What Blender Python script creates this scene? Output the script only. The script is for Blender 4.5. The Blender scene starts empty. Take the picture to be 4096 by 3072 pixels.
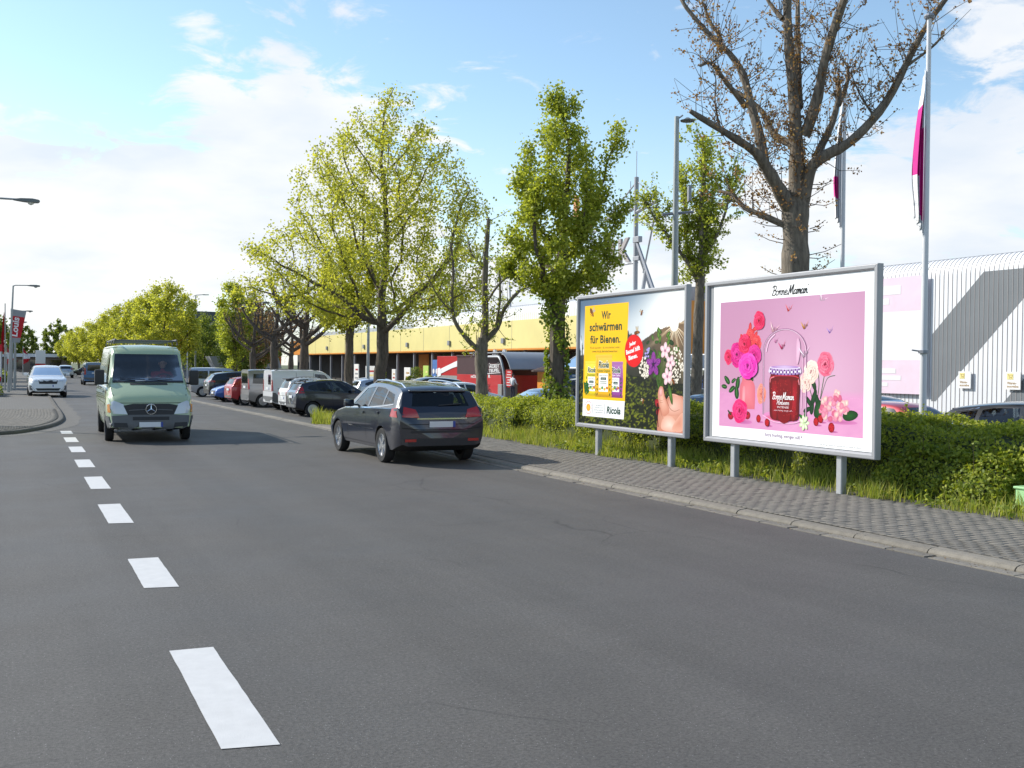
import bpy, bmesh, math, random
import numpy as np
from mathutils import Vector, Matrix, bvhtree

SC = bpy.context.scene
COL = SC.collection
R = math.radians
rnd = random.Random(7)
nrg = np.random.default_rng(11)

# ------------------------------------------------------------------ camera
# World frame: +Y runs along the road, +X points to the billboards, the camera stands over the side street's mouth.
CAM_H = 1.85
yaw = math.atan(508 / 1024)
pitch = math.atan(17.5 / 1024)
roll = 0.010
fw = Vector((math.sin(yaw) * math.cos(pitch), math.cos(yaw) * math.cos(pitch), -math.sin(pitch)))
rt = Vector((math.cos(yaw), -math.sin(yaw), 0))
up = rt.cross(fw)
R1 = rt * math.cos(roll) + up * math.sin(roll)
U1 = up * math.cos(roll) - rt * math.sin(roll)
cam_data = bpy.data.cameras.new('camera')
cam_data.lens = 36
cam_data.sensor_width = 36
cam_data.clip_start = 0.1
cam_data.clip_end = 5000
cam = bpy.data.objects.new('camera', cam_data)
COL.objects.link(cam)
cam.matrix_world = Matrix(((R1.x, U1.x, -fw.x, 0), (R1.y, U1.y, -fw.y, 0), (R1.z, U1.z, -fw.z, CAM_H), (0, 0, 0, 1)))
SC.camera = cam

# ------------------------------------------------------------------ sky, sun, exposure
SUN_AZ, SUN_EL = -41.5, 34.0          # degrees; azimuth clockwise from +Y
world = bpy.data.worlds.new('World')
SC.world = world
world.use_nodes = True
wt = world.node_tree
wn, wl = wt.nodes, wt.links


def N(tree, typ, **kw):
    n = tree.nodes.new(typ)
    for k, v in kw.items():
        if k.startswith('i_'):
            key = k[2:]
            key = int(key) if key.isdigit() else key
            n.inputs[key].default_value = v
        else:
            setattr(n, k, v)
    return n


def build_sky():
    bg = wn['Background']
    sky = N(wt, 'ShaderNodeTexSky', sky_type='NISHITA', sun_disc=False, sun_elevation=R(SUN_EL),
            sun_rotation=R(SUN_AZ), altitude=120, air_density=1.0, dust_density=0.25, ozone_density=1.6)
    tc = N(wt, 'ShaderNodeTexCoord')
    sep = N(wt, 'ShaderNodeSeparateXYZ')
    wl.new(tc.outputs['Generated'], sep.inputs[0])

    def M(op, a, b=None, c=None, clamp=False):
        m = N(wt, 'ShaderNodeMath', operation=op, use_clamp=clamp)
        for i, v in enumerate((a, b, c)):
            if v is None:
                continue
            if isinstance(v, (int, float)):
                m.inputs[i].default_value = v
            else:
                wl.new(v, m.inputs[i])
        return m.outputs[0]
    # cloud deck coordinates: the direction projected on a high plane
    zden = M('ADD', M('MAXIMUM', sep.outputs[2], 0.0), 0.22)
    cv = N(wt, 'ShaderNodeCombineXYZ')
    wl.new(M('DIVIDE', sep.outputs[0], zden), cv.inputs[0])
    wl.new(M('DIVIDE', sep.outputs[1], zden), cv.inputs[1])
    wl.new(M('MULTIPLY', sep.outputs[2], 2.2), cv.inputs[2])
    n1 = N(wt, 'ShaderNodeTexNoise', i_Scale=6.5, i_Detail=10.0, i_Roughness=0.62, i_Distortion=0.5)
    wl.new(cv.outputs[0], n1.inputs['Vector'])
    n2 = N(wt, 'ShaderNodeTexNoise', i_Scale=1.1, i_Detail=4.0, i_Roughness=0.5)
    wl.new(cv.outputs[0], n2.inputs['Vector'])
    # the clouds seen over the street, as soft masses at their azimuth / elevation (degrees) and size
    blobs = CLOUDS
    acc = None
    for az, el, sz, amp in blobs:
        d = Vector((math.sin(R(az)) * math.cos(R(el)), math.cos(R(az)) * math.cos(R(el)), math.sin(R(el))))
        vm = N(wt, 'ShaderNodeVectorMath', operation='DOT_PRODUCT')
        wl.new(tc.outputs['Generated'], vm.inputs[0])
        vm.inputs[1].default_value = d
        k = 1.0 / (2 * (1 - math.cos(R(sz))))
        g = M('MULTIPLY', M('EXPONENT', M('MULTIPLY', M('SUBTRACT', vm.outputs['Value'], 1.0), 2 * k)), amp)
        acc = g if acc is None else M('ADD', acc, g)
    acc = M('MINIMUM', acc, 0.95)
    dens = M('ADD', M('MULTIPLY', acc, 0.75), M('MULTIPLY', M('SUBTRACT', n1.outputs['Fac'], 0.5), 1.75))
    dens = M('ADD', dens, M('MULTIPLY', M('SUBTRACT', n2.outputs['Fac'], 0.55), 0.45))
    mr = N(wt, 'ShaderNodeMapRange', interpolation_type='SMOOTHSTEP')
    wl.new(dens, mr.inputs['Value'])
    mr.inputs['From Min'].default_value = 0.15
    mr.inputs['From Max'].default_value = 0.46
    # pale haze towards the horizon
    hz = N(wt, 'ShaderNodeMapRange', interpolation_type='SMOOTHSTEP')
    wl.new(sep.outputs[2], hz.inputs['Value'])
    hz.inputs['From Min'].default_value = 0.27
    hz.inputs['From Max'].default_value = -0.03
    # cloud colour: bright heads, soft grey-lilac bellies
    n3 = N(wt, 'ShaderNodeTexNoise', i_Scale=1.7, i_Detail=5.0, i_Roughness=0.55)
    wl.new(cv.outputs[0], n3.inputs['Vector'])
    sh = N(wt, 'ShaderNodeValToRGB')
    wl.new(n3.outputs['Fac'], sh.inputs[0])
    sh.color_ramp.elements[0].position = 0.36
    sh.color_ramp.elements[0].color = (0.79, 0.855, 0.95, 1)
    sh.color_ramp.elements[1].position = 0.58
    sh.color_ramp.elements[1].color = (1.0, 1.0, 1.0, 1)
    csc = N(wt, 'ShaderNodeVectorMath', operation='SCALE')
    wl.new(sh.outputs[0], csc.inputs[0])
    csc.inputs['Scale'].default_value = CLOUD_RAD
    # clear sky
    ssc = N(wt, 'ShaderNodeVectorMath', operation='MULTIPLY')
    wl.new(sky.outputs[0], ssc.inputs[0])
    ssc.inputs[1].default_value = SKY_TINT
    hm = N(wt, 'ShaderNodeMix', data_type='RGBA')
    wl.new(M('MULTIPLY', hz.outputs[0], 0.72), hm.inputs[0])
    wl.new(ssc.outputs[0], hm.inputs[6])
    hm.inputs[7].default_value = HAZE_COL
    fm = N(wt, 'ShaderNodeMix', data_type='RGBA')
    wl.new(M('MULTIPLY', mr.outputs[0], 0.93), fm.inputs[0])
    wl.new(hm.outputs[2], fm.inputs[6])
    wl.new(csc.outputs[0], fm.inputs[7])
    wl.new(fm.outputs[2], bg.inputs['Color'])
    bg.inputs['Strength'].default_value = 0.1


CLOUDS = [(-2, 8.3, 3.2, .95), (1, 8.1, 3.2, .95), (4.5, 6.6, 3, .95), (7.5, 8.0, 3, .95), (10.5, 10.0, 3, .95), (13.5, 11.3, 3, .95), (15.8, 12, 2.6, .75), (12, 7, 4, .9),
          (5, 4.5, 4, .8), (0, 4.3, 4, .8), (16, 8, 3.5, .9), (19.5, 7, 3, .8), (9.5, 17.2, 1.7, .40), (12.9, 16.8, 1.5, .34), (14.2, 15.3, 1.8, .40), (9, 14.6, 1.8, .34), (21.7, 14.3, 1.9, .45),
          (41, 8.3, 3.2, .85), (46, 8.3, 3.2, .95), (51, 8, 3.6, .95), (52, 12.6, 2.4, .5), (51.5, 17, 2.6, .55), (48, 12, 2, .35), (36, 5, 3.5, .8), (30, 3.5, 3, .6), (25, 4, 3, .6),
          (-20, 10, 9, .9), (-45, 14, 10, .7), (80, 12, 10, .8), (110, 18, 12, .7), (150, 15, 12, .8), (-100, 20, 12, .8), (-150, 14, 12, .7)]
CLOUD_RAD = 8.1
SKY_TINT = (1.70, 1.73, 1.62)
HAZE_COL = (6.3, 7.0, 7.6, 1)
build_sky()

sun_data = bpy.data.lights.new('sun', 'SUN')
sun_data.energy = 4.2
sun_data.angle = R(0.6)
sun_data.color = (1.0, 0.95, 0.86)
sun = bpy.data.objects.new('sun', sun_data)
COL.objects.link(sun)
sd = Vector((math.sin(R(SUN_AZ)) * math.cos(R(SUN_EL)), math.cos(R(SUN_AZ)) * math.cos(R(SUN_EL)), math.sin(R(SUN_EL))))
sun.location = sd * 60
sun.rotation_euler = sd.to_track_quat('Z', 'Y').to_euler()

SC.view_settings.view_transform = 'Standard'
SC.view_settings.look = 'None'
SC.view_settings.exposure = 0.35
SC.view_settings.gamma = 1
SC.view_settings.use_curve_mapping = False
SC.render.engine = 'CYCLES'
SC.cycles.max_bounces = 6
SC.cycles.transparent_max_bounces = 12
SC.cycles.caustics_reflective = False
SC.cycles.caustics_refractive = False


# ------------------------------------------------------------------ small tools
def lin(r, g, b):
    def f(c):
        c /= 255
        return c / 12.92 if c <= 0.04045 else ((c + 0.055) / 1.055) ** 2.4
    return (f(r), f(g), f(b))


def lerp(a, b, t):
    return a + (b - a) * t


def sstep(a, b, x):
    t = min(1, max(0, (x - a) / (b - a)))
    return t * t * (3 - 2 * t)


def link(o, parent=None):
    COL.objects.link(o)
    if parent is not None:
        o.parent = parent
    return o


def tag(o, label=None, cat=None, group=None, kind=None):
    if label:
        o['label'] = label
    if cat:
        o['category'] = cat
    if group:
        o['group'] = group
    if kind:
        o['kind'] = kind
    return o


def thing(name, label, cat, loc=(0, 0, 0), rz=0, group=None):
    o = bpy.data.objects.new(name, None)
    o.empty_display_size = 0.2
    link(o)
    o.location = loc
    o.rotation_euler = (0, 0, rz)
    return tag(o, label, cat, group)


def copy_tree(o, parent=None):
    c = o.copy()
    link(c, parent)
    for ch in list(o.children):
        copy_tree(ch, c)
    return c


def dup(root, loc, rz, label=None, group=None, scale=None):
    c = copy_tree(root)
    c.location = loc
    c.rotation_euler = (0, 0, rz)
    if scale:
        c.scale = scale
    if label:
        c['label'] = label
    if group:
        c['group'] = group
    return c


def mesh_np(name, verts, faces):
    """verts (n,3) array, faces (m,k) int array with constant k - fast path."""
    me = bpy.data.meshes.new(name)
    verts = np.asarray(verts, dtype=np.float32)
    faces = np.asarray(faces, dtype=np.int32)
    m, k = faces.shape
    me.vertices.add(len(verts))
    me.vertices.foreach_set('co', verts.ravel())
    me.loops.add(m * k)
    me.loops.foreach_set('vertex_index', faces.ravel())
    me.polygons.add(m)
    me.polygons.foreach_set('loop_start', np.arange(0, m * k, k, dtype=np.int32))
    me.update(calc_edges=True)
    return me


class MB:
    """Collects boxes, tubes, prisms... and builds ONE mesh object."""

    def __init__(s):
        s.v, s.f = [], []

    def add(s, vs, fs):
        o = len(s.v)
        s.v += [tuple(p) for p in vs]
        s.f += [tuple(i + o for i in f) for f in fs]
        return s

    def box(s, c, d, rz=0, m=None):
        x, y, z = d[0] / 2, d[1] / 2, d[2] / 2
        vs = [Vector((sx * x, sy * y, sz * z)) for sz in (-1, 1) for sy in (-1, 1) for sx in (-1, 1)]
        if rz:
            q = Matrix.Rotation(rz, 3, 'Z')
            vs = [q @ v for v in vs]
        if m is not None:
            vs = [m @ v for v in vs]
        vs = [v + Vector(c) for v in vs]
        return s.add(vs, [(0, 2, 3, 1), (4, 5, 7, 6), (0, 1, 5, 4), (2, 6, 7, 3), (0, 4, 6, 2), (1, 3, 7, 5)])

    def b2(s, a, b):
        return s.box([(a[i] + b[i]) / 2 for i in range(3)], [abs(b[i] - a[i]) for i in range(3)])

    def tube(s, pts, rad, n=8, cap=True, flat=None):
        pts = [Vector(p) for p in pts]
        if isinstance(rad, (int, float)):
            rad = [rad] * len(pts)
        ring = []
        t0 = (pts[1] - pts[0]).normalized()
        ref = Vector((0, 0, 1)) if abs(t0.z) < 0.9 else Vector((1, 0, 0))
        for i, p in enumerate(pts):
            t = (pts[min(i + 1, len(pts) - 1)] - pts[max(i - 1, 0)]).normalized()
            a = t.cross(ref)
            if a.length < 1e-5:
                a = t.cross(Vector((0, 1, 0)))
            a.normalize()
            b = t.cross(a).normalized()
            ref = -b if False else ref
            ring.append([p + (a * math.cos(2 * math.pi * k / n) + b * math.sin(2 * math.pi * k / n)) * rad[i] for k in range(n)])
        vs = [v for r_ in ring for v in r_]
        fs = []
        for i in range(len(pts) - 1):
            for k in range(n):
                k2 = (k + 1) % n
                fs.append((i * n + k, i * n + k2, (i + 1) * n + k2, (i + 1) * n + k))
        if cap:
            fs.append(tuple(range(n - 1, -1, -1)))
            fs.append(tuple((len(pts) - 1) * n + k for k in range(n)))
        return s.add(vs, fs)

    def prism(s, poly, a, b, axis='y'):
        """2D polygon extruded along an axis between a and b (poly in the two other axes, in order)."""
        n = len(poly)

        def P(p, t):
            if axis == 'x':
                return (t, p[0], p[1])
            if axis == 'y':
                return (p[0], t, p[1])
            return (p[0], p[1], t)
        vs = [P(p, a) for p in poly] + [P(p, b) for p in poly]
        fs = [tuple(range(n)), tuple(range(2 * n - 1, n - 1, -1))]
        for i in range(n):
            j = (i + 1) % n
            fs.append((i, i + n, j + n, j))
        return s.add(vs, fs)

    def lathe(s, prof, n=16, c=(0, 0, 0), axis='z', cap=True):
        def P(r, h, k):
            a = 2 * math.pi * k / n
            x, y = r * math.cos(a), r * math.sin(a)
            q = (x, y, h) if axis == 'z' else ((x, h, y) if axis == 'y' else (h, x, y))
            return (q[0] + c[0], q[1] + c[1], q[2] + c[2])
        vs = [P(r, h, k) for r, h in prof for k in range(n)]
        fs = []
        for i in range(len(prof) - 1):
            for k in range(n):
                k2 = (k + 1) % n
                fs.append((i * n + k, i * n + k2, (i + 1) * n + k2, (i + 1) * n + k))
        if cap:
            fs.append(tuple(range(n - 1, -1, -1)))
            fs.append(tuple((len(prof) - 1) * n + k for k in range(n)))
        return s.add(vs, fs)

    def build(s, name, material=None, parent=None, smooth=False, bevel=0, fix=True, seg=2):
        me = bpy.data.meshes.new(name)
        me.from_pydata(s.v, [], s.f)
        if fix:
            bm = bmesh.new()
            bm.from_mesh(me)
            bmesh.ops.recalc_face_normals(bm, faces=bm.faces)
            if bevel:
                es = [e for e in bm.edges if len(e.link_faces) == 2 and e.calc_face_angle(0) > 0.6]
                bmesh.ops.bevel(bm, geom=es, offset=bevel, segments=seg, affect='EDGES', profile=0.6)
            bm.to_mesh(me)
            bm.free()
        if smooth:
            me.shade_smooth()
            try:
                me.set_sharp_from_angle(angle=R(40))
            except Exception:
                pass
        if material:
            me.materials.append(material)
        return link(bpy.data.objects.new(name, me), parent)


# ------------------------------------------------------------------ materials
MATS = {}


def mat(name, col, rough=0.6, metal=0.0, spec=0.5, coat=0.0, var=None, bump=None, rnd_obj=0.0, rnd_island=0.0, emit=None):
    """var=(scale, amount[, detail]) mottles the colour; bump=(scale, strength[, distance])."""
    if name in MATS:
        return MATS[name]
    m = bpy.data.materials.new(name)
    m.use_nodes = True
    t = m.node_tree
    p = t.nodes['Principled BSDF']
    p.inputs['Base Color'].default_value = (*col, 1)
    p.inputs['Roughness'].default_value = rough
    p.inputs['Metallic'].default_value = metal
    p.inputs['Specular IOR Level'].default_value = spec
    p.inputs['Coat Weight'].default_value = coat
    p.inputs['Coat Roughness'].default_value = 0.06
    last = None
    if var:
        tc = N(t, 'ShaderNodeTexCoord')
        nz = N(t, 'ShaderNodeTexNoise', i_Scale=var[0], i_Detail=var[2] if len(var) > 2 else 5.0, i_Roughness=0.6)
        t.links.new(tc.outputs['Object'], nz.inputs['Vector'])
        mr = N(t, 'ShaderNodeMapRange')
        t.links.new(nz.outputs['Fac'], mr.inputs[0])
        mr.inputs[1].default_value = 0.25
        mr.inputs[2].default_value = 0.75
        mr.inputs[3].default_value = 1 - var[1]
        mr.inputs[4].default_value = 1 + var[1]
        last = mr.outputs[0]
    for w, src in ((rnd_obj, ('ShaderNodeObjectInfo', 'Random')), (rnd_island, ('ShaderNodeNewGeometry', 'Random Per Island'))):
        if w:
            oi = N(t, src[0])
            mr = N(t, 'ShaderNodeMapRange')
            t.links.new(oi.outputs[src[1]], mr.inputs[0])
            mr.inputs[3].default_value = 1 - w
            mr.inputs[4].default_value = 1 + w
            if last is None:
                last = mr.outputs[0]
            else:
                mm = N(t, 'ShaderNodeMath', operation='MULTIPLY')
                t.links.new(last, mm.inputs[0])
                t.links.new(mr.outputs[0], mm.inputs[1])
                last = mm.outputs[0]
    if last is not None:
        vs = N(t, 'ShaderNodeVectorMath', operation='SCALE')
        vs.inputs[0].default_value = col
        t.links.new(last, vs.inputs['Scale'])
        t.links.new(vs.outputs[0], p.inputs['Base Color'])
    if bump:
        tc = N(t, 'ShaderNodeTexCoord')
        nz = N(t, 'ShaderNodeTexNoise', i_Scale=bump[0], i_Detail=4.0)
        t.links.new(tc.outputs['Object'], nz.inputs['Vector'])
        bp = N(t, 'ShaderNodeBump', i_Strength=bump[1], i_Distance=bump[2] if len(bump) > 2 else 0.01)
        t.links.new(nz.outputs['Fac'], bp.inputs['Height'])
        t.links.new(bp.outputs[0], p.inputs['Normal'])
    if emit:
        p.inputs['Emission Color'].default_value = (*emit[0], 1)
        p.inputs['Emission Strength'].default_value = emit[1]
    MATS[name] = m
    return m


def leaf_mat(name, c0, c1, c2, trans=0.45, rough=0.55):
    m = bpy.data.materials.new(name)
    m.use_nodes = True
    t = m.node_tree
    p = t.nodes['Principled BSDF']
    p.inputs['Roughness'].default_value = rough
    p.inputs['Specular IOR Level'].default_value = 0.35
    g = N(t, 'ShaderNodeNewGeometry')
    cr = N(t, 'ShaderNodeValToRGB')
    t.links.new(g.outputs['Random Per Island'], cr.inputs[0])
    e = cr.color_ramp.elements
    e[0].position, e[0].color = 0.0, (*c0, 1)
    e[1].position, e[1].color = 1.0, (*c2, 1)
    k = e.new(0.5)
    k.color = (*c1, 1)
    t.links.new(cr.outputs[0], p.inputs['Base Color'])
    tr = N(t, 'ShaderNodeBsdfTranslucent')
    br = N(t, 'ShaderNodeVectorMath', operation='MULTIPLY')
    br.inputs[1].default_value = (1.35, 1.3, 0.6)
    t.links.new(cr.outputs[0], br.inputs[0])
    t.links.new(br.outputs[0], tr.inputs[0])
    mx = N(t, 'ShaderNodeMixShader')
    mx.inputs[0].default_value = trans
    t.links.new(p.outputs[0], mx.inputs[1])
    t.links.new(tr.outputs[0], mx.inputs[2])
    t.links.new(mx.outputs[0], t.nodes['Material Output'].inputs[0])
    return m


def glass_mat(name, tint=(0.45, 0.5, 0.5), refl=1.0):
    m = bpy.data.materials.new(name)
    m.use_nodes = True
    t = m.node_tree
    t.nodes.remove(t.nodes['Principled BSDF'])
    tp = N(t, 'ShaderNodeBsdfTransparent')
    tp.inputs[0].default_value = (*tint, 1)
    gl = N(t, 'ShaderNodeBsdfGlossy', i_Roughness=0.02)
    gl.inputs[0].default_value = (refl, refl, refl, 1)
    fr = N(t, 'ShaderNodeFresnel', i_IOR=1.5)
    mx = N(t, 'ShaderNodeMixShader')
    t.links.new(fr.outputs[0], mx.inputs[0])
    t.links.new(tp.outputs[0], mx.inputs[1])
    t.links.new(gl.outputs[0], mx.inputs[2])
    t.links.new(mx.outputs[0], t.nodes['Material Output'].inputs[0])
    return m


def text_geo(body, bold=0.0, shear=0.0, spacing=1.0):
    """Letters of Blender's built-in font as (verts2d, faces), normalised to its own bounding box (0..w, 0..h)."""
    cu = bpy.data.curves.new('t', 'FONT')
    cu.body = body
    cu.size = 1
    cu.offset = bold
    cu.shear = shear
    cu.space_character = spacing
    cu.resolution_u = 3
    cu.align_x = 'LEFT'
    o = bpy.data.objects.new('t', cu)
    me = o.to_mesh()
    v = [(p.co.x, p.co.y) for p in me.vertices]
    f = [tuple(q.vertices) for q in me.polygons]
    o.to_mesh_clear()
    bpy.data.objects.remove(o)
    bpy.data.curves.remove(cu)
    x0, x1 = min(p[0] for p in v), max(p[0] for p in v)
    y0, y1 = min(p[1] for p in v), max(p[1] for p in v)
    return [((p[0] - x0) / (x1 - x0), (p[1] - y0) / (y1 - y0)) for p in v], f, (x1 - x0) / (y1 - y0)


def text_on(mb, body, org, ax, ay, w, h, **kw):
    """Adds lettering to a MB: lower-left corner org, unit axes ax (reading direction) and ay (up)."""
    v, f, _ = text_geo(body, **kw)
    o, ax, ay = Vector(org), Vector(ax), Vector(ay)
    mb.add([o + ax * (p[0] * w) + ay * (p[1] * h) for p in v], f)
    return mb


# ------------------------------------------------------------------ ground, road, pavements
def asphalt(name, base, streak=True, speck=1.0):
    m = bpy.data.materials.new(name)
    m.use_nodes = True
    t = m.node_tree
    L = t.links.new
    p = t.nodes['Principled BSDF']
    p.inputs['Specular IOR Level'].default_value = 0.35
    tc = N(t, 'ShaderNodeTexCoord')

    def noise(scale, det, rough=0.6, vec=None):
        n = N(t, 'ShaderNodeTexNoise', i_Scale=scale, i_Detail=det, i_Roughness=rough)
        L(vec or tc.outputs['Object'], n.inputs['Vector'])
        return n.outputs['Fac']

    def rng(x, a, b, c, d):
        r = N(t, 'ShaderNodeMapRange')
        L(x, r.inputs[0])
        for i, v in enumerate((a, b, c, d)):
            r.inputs[i + 1].default_value = v
        return r.outputs[0]

    def mul(a, b):
        mm = N(t, 'ShaderNodeMath', operation='MULTIPLY')
        L(a, mm.inputs[0])
        L(b, mm.inputs[1])
        return mm.outputs[0]
    f = mul(rng(noise(0.16, 4), .3, .7, .94, 1.06), rng(noise(1.3, 6), .3, .7, .96, 1.04))
    f = mul(f, rng(noise(48, 3, .75), .3, .7, 1 - .38 * speck, 1 + .38 * speck))
    f = mul(f, rng(noise(14, 4, .7), .3, .7, .93, 1.07))
    f = mul(f, rng(noise(190, 2, .7), .3, .72, 1 - .22 * speck, 1 + .28 * speck))
    if streak:
        mp = N(t, 'ShaderNodeMapping')
        mp.inputs['Scale'].default_value = (1.5, 0.055, 1)
        mp.inputs['Rotation'].default_value = (0, 0, R(3))
        L(tc.outputs['Object'], mp.inputs[0])
        f = mul(f, rng(noise(1.0, 6, .65, mp.outputs[0]), .32, .7, .90, 1.08))
        # darker worn patches with a crackled edge
        f = mul(f, rng(noise(0.42, 7, .7), .50, .62, 1.01, .95))
        # hairline cracks in places, and slightly polished wheel tracks along the lanes
        wv = N(t, 'ShaderNodeTexNoise', i_Scale=1.6, i_Detail=5.0)
        L(tc.outputs['Object'], wv.inputs['Vector'])
        mxv = N(t, 'ShaderNodeMix', data_type='VECTOR')
        mxv.inputs[0].default_value = 0.22
        L(tc.outputs['Object'], mxv.inputs[4])
        L(wv.outputs['Color'], mxv.inputs[5])
        vc = N(t, 'ShaderNodeTexVoronoi', i_Scale=0.42, feature='DISTANCE_TO_EDGE')
        L(mxv.outputs[1], vc.inputs['Vector'])
        line = rng(vc.outputs['Distance'], .0, .006, .62, 1.0)
        msk = rng(noise(0.23, 3), .50, .60, 0.0, 1.0)
        lm = N(t, 'ShaderNodeMix', data_type='FLOAT')
        L(msk, lm.inputs[0])
        lm.inputs[2].default_value = 1.0
        L(line, lm.inputs[3])
        f = mul(f, lm.outputs[0])
        sx = N(t, 'ShaderNodeSeparateXYZ')
        L(tc.outputs['Object'], sx.inputs[0])
        tr_ = N(t, 'ShaderNodeMath', operation='SINE')
        sc_ = N(t, 'ShaderNodeMath', operation='MULTIPLY', i_1=4.0)
        L(sx.outputs[0], sc_.inputs[0])
        L(sc_.outputs[0], tr_.inputs[0])
        f = mul(f, rng(tr_.outputs[0], -1, 1, .965, 1.03))
    # bright mineral grains
    vo = N(t, 'ShaderNodeTexVoronoi', i_Scale=60.0)
    L(tc.outputs['Object'], vo.inputs['Vector'])
    gr = N(t, 'ShaderNodeMath', operation='LESS_THAN', i_1=0.16)
    L(vo.outputs['Distance'], gr.inputs[0])
    sepc = N(t, 'ShaderNodeSeparateColor')
    L(vo.outputs['Color'], sepc.inputs[0])
    g2 = N(t, 'ShaderNodeMath', operation='GREATER_THAN', i_1=0.84)
    L(sepc.outputs[0], g2.inputs[0])
    g3 = mul(gr.outputs[0], g2.outputs[0])
    vs = N(t, 'ShaderNodeVectorMath', operation='SCALE')
    vs.inputs[0].default_value = base
    L(f, vs.inputs['Scale'])
    mx = N(t, 'ShaderNodeMix', data_type='RGBA')
    L(g3, mx.inputs[0])
    L(vs.outputs[0], mx.inputs[6])
    mx.inputs[7].default_value = (0.30, 0.295, 0.285, 1)
    L(mx.outputs[2], p.inputs['Base Color'])
    L(rng(noise(0.5, 3), .3, .7, .62, .80), p.inputs['Roughness'])
    bp = N(t, 'ShaderNodeBump', i_Strength=0.55, i_Distance=0.006)
    L(noise(130, 4, .7), bp.inputs['Height'])
    L(bp.outputs[0], p.inputs['Normal'])
    return m


M_ROAD = asphalt('road_asphalt', (0.099, 0.092, 0.084))
M_LOT = asphalt('lot_asphalt', (0.118, 0.112, 0.105), streak=False)
M_SOIL = mat('soil', (0.12, 0.10, 0.065), 0.95, var=(3, .35), bump=(20, .5))
M_FIELD = mat('far_ground', (0.11, 0.13, 0.06), 0.95, var=(.3, .3))


def zlot(x, y):
    a = -0.45 * sstep(13.2, 20, x)
    b = -0.25 * sstep(8.6, 10.6, x) - 0.20 * sstep(13, 22, x)
    return lerp(a, b, sstep(28.5, 32, y))


g = MB()
xs = [-1500, -60, 8.3, 14, 26, 1500]
zs = [-.05, -.05, -.05, -.6, -.75, -.75]
ys = [-400, 0, 300, 2500]
g.add([(x, y, zs[i]) for i, x in enumerate(xs) for y in ys],
      [(i * 4 + j, i * 4 + j + 1, i * 4 + j + 5, i * 4 + j + 4) for i in range(5) for j in range(3)])
tag(g.build('ground', M_FIELD), kind='structure')

g = MB()
g.add([(-60, -30, 0), (8.2, -30, 0), (8.2, 500, 0), (-60, 500, 0)], [(0, 1, 2, 3)])
tag(g.build('road', M_ROAD), kind='structure')

# car park: falls a little away from the road
xs = [8.45, 8.8, 9.2, 9.7, 10.2, 10.7, 11.5, 12.4, 13.2, 14, 15, 16, 17, 18, 19, 20, 22, 26, 35, 60, 100]
ys = [-30, 5, 10, 20, 27.8, 28.6, 29.4, 30.2, 31, 31.8, 32.4, 34, 40, 60, 100, 180, 300]
vv, ff = [], []
for x in xs:
    for y in ys:
        lo = -0.03 if (y < 30.4 and x < 12.3) else 0.004
        vv.append((x, y, zlot(x, y) + lo - (0.25 if (y < 29 and x < 12) else 0)))
ny = len(ys)
for i in range(len(xs) - 1):
    for j in range(ny - 1):
        ff.append((i * ny + j, (i + 1) * ny + j, (i + 1) * ny + j + 1, i * ny + j + 1))
g = MB().add(vv, ff)
tag(g.build('parking_lot', M_LOT, smooth=True), kind='structure')

# ---- painted block line across the side street's mouth
M_PAINT = mat('road_paint', (0.60, 0.59, 0.575), 0.7, var=(9, .07, 8.0), bump=(120, .3, .004))
dashes = [(.935, 4.98, 6.83), (1.03, 8.83, 10.2), (1.075, 12.55, 14.28), (1.135, 16.07, 17.8), (1.175, 19.45, 21.0), (1.24, 22.77, 24.28),
          (1.285, 25.7, 27.3), (1.33, 28.74, 29.9)]
for i, (x, a, b) in enumerate(dashes):
    sk = 0.012
    wd = .27
    nseg = 14
    vl = []
    for k in range(nseg + 1):
        t = k / nseg
        y = lerp(a, b, t)
        j = lambda: rnd.uniform(-.002, .002)
        vl.append((x + sk * (y - a) * .8 + j(), y + (.0), .004))
        vl.append((x + wd + sk * (y - a) * .8 + j(), y - .04 * (1 - t) - .02, .004))
    fs = [(2 * k, 2 * k + 1, 2 * k + 3, 2 * k + 2) for k in range(nseg)]
    o = MB().add(vl, fs).build('road_marking', M_PAINT)
    tag(o, 'white painted block of the broken line across the side street mouth', 'road marking', 'blocks of the broken white line')

# ---- right kerb, gutter and block pavement
M_KERB = mat('kerb_concrete', (0.205, 0.184, 0.152), 0.9, var=(9, .22), bump=(60, .5), rnd_obj=.10)
M_GUT = mat('gutter_concrete', (0.19, 0.172, 0.145), 0.9, var=(11, .25), bump=(60, .5), rnd_obj=.16)
kerb = tag(MB().b2((8.36, -2, -.1), (8.49, 34, .0)).build('kerb', M_KERB), kind='structure')
kst = MB()
prof = [(8.335, -.05), (8.335, .022), (8.360, .048), (8.40, .060), (8.497, .068), (8.497, -.05)]
kst.prism(prof, 0.006, 0.994, 'y')
kst = kst.build('kerb_stone', M_KERB, kerb, bevel=.006)
for k in range(3, 96):
    o = kst if k == 3 else kst.copy()
    if k != 3:
        link(o, kerb)
    o.location = (rnd.uniform(-.004, .004), k - 1.0 + 0.35, rnd.uniform(-.004, .003) - (.045 * sstep(28, 31, k)))
gut = tag(MB().b2((8.16, -2, -.1), (8.335, 34, -.004)).build('gutter', M_GUT), kind='structure')
gst = MB().box((8.247, .25, -.02), (.165, .485, .06)).build('gutter_stone', M_GUT, gut, bevel=.006)
for k in range(0, 150):
    o = gst if k == 0 else gst.copy()
    if k:
        link(o, gut)
    o.location = (rnd.uniform(-.004, .004), 2.2 + k * .5, rnd.uniform(-.002, .003))
    o.rotation_euler = (0, 0, rnd.uniform(-.006, .006))

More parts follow.
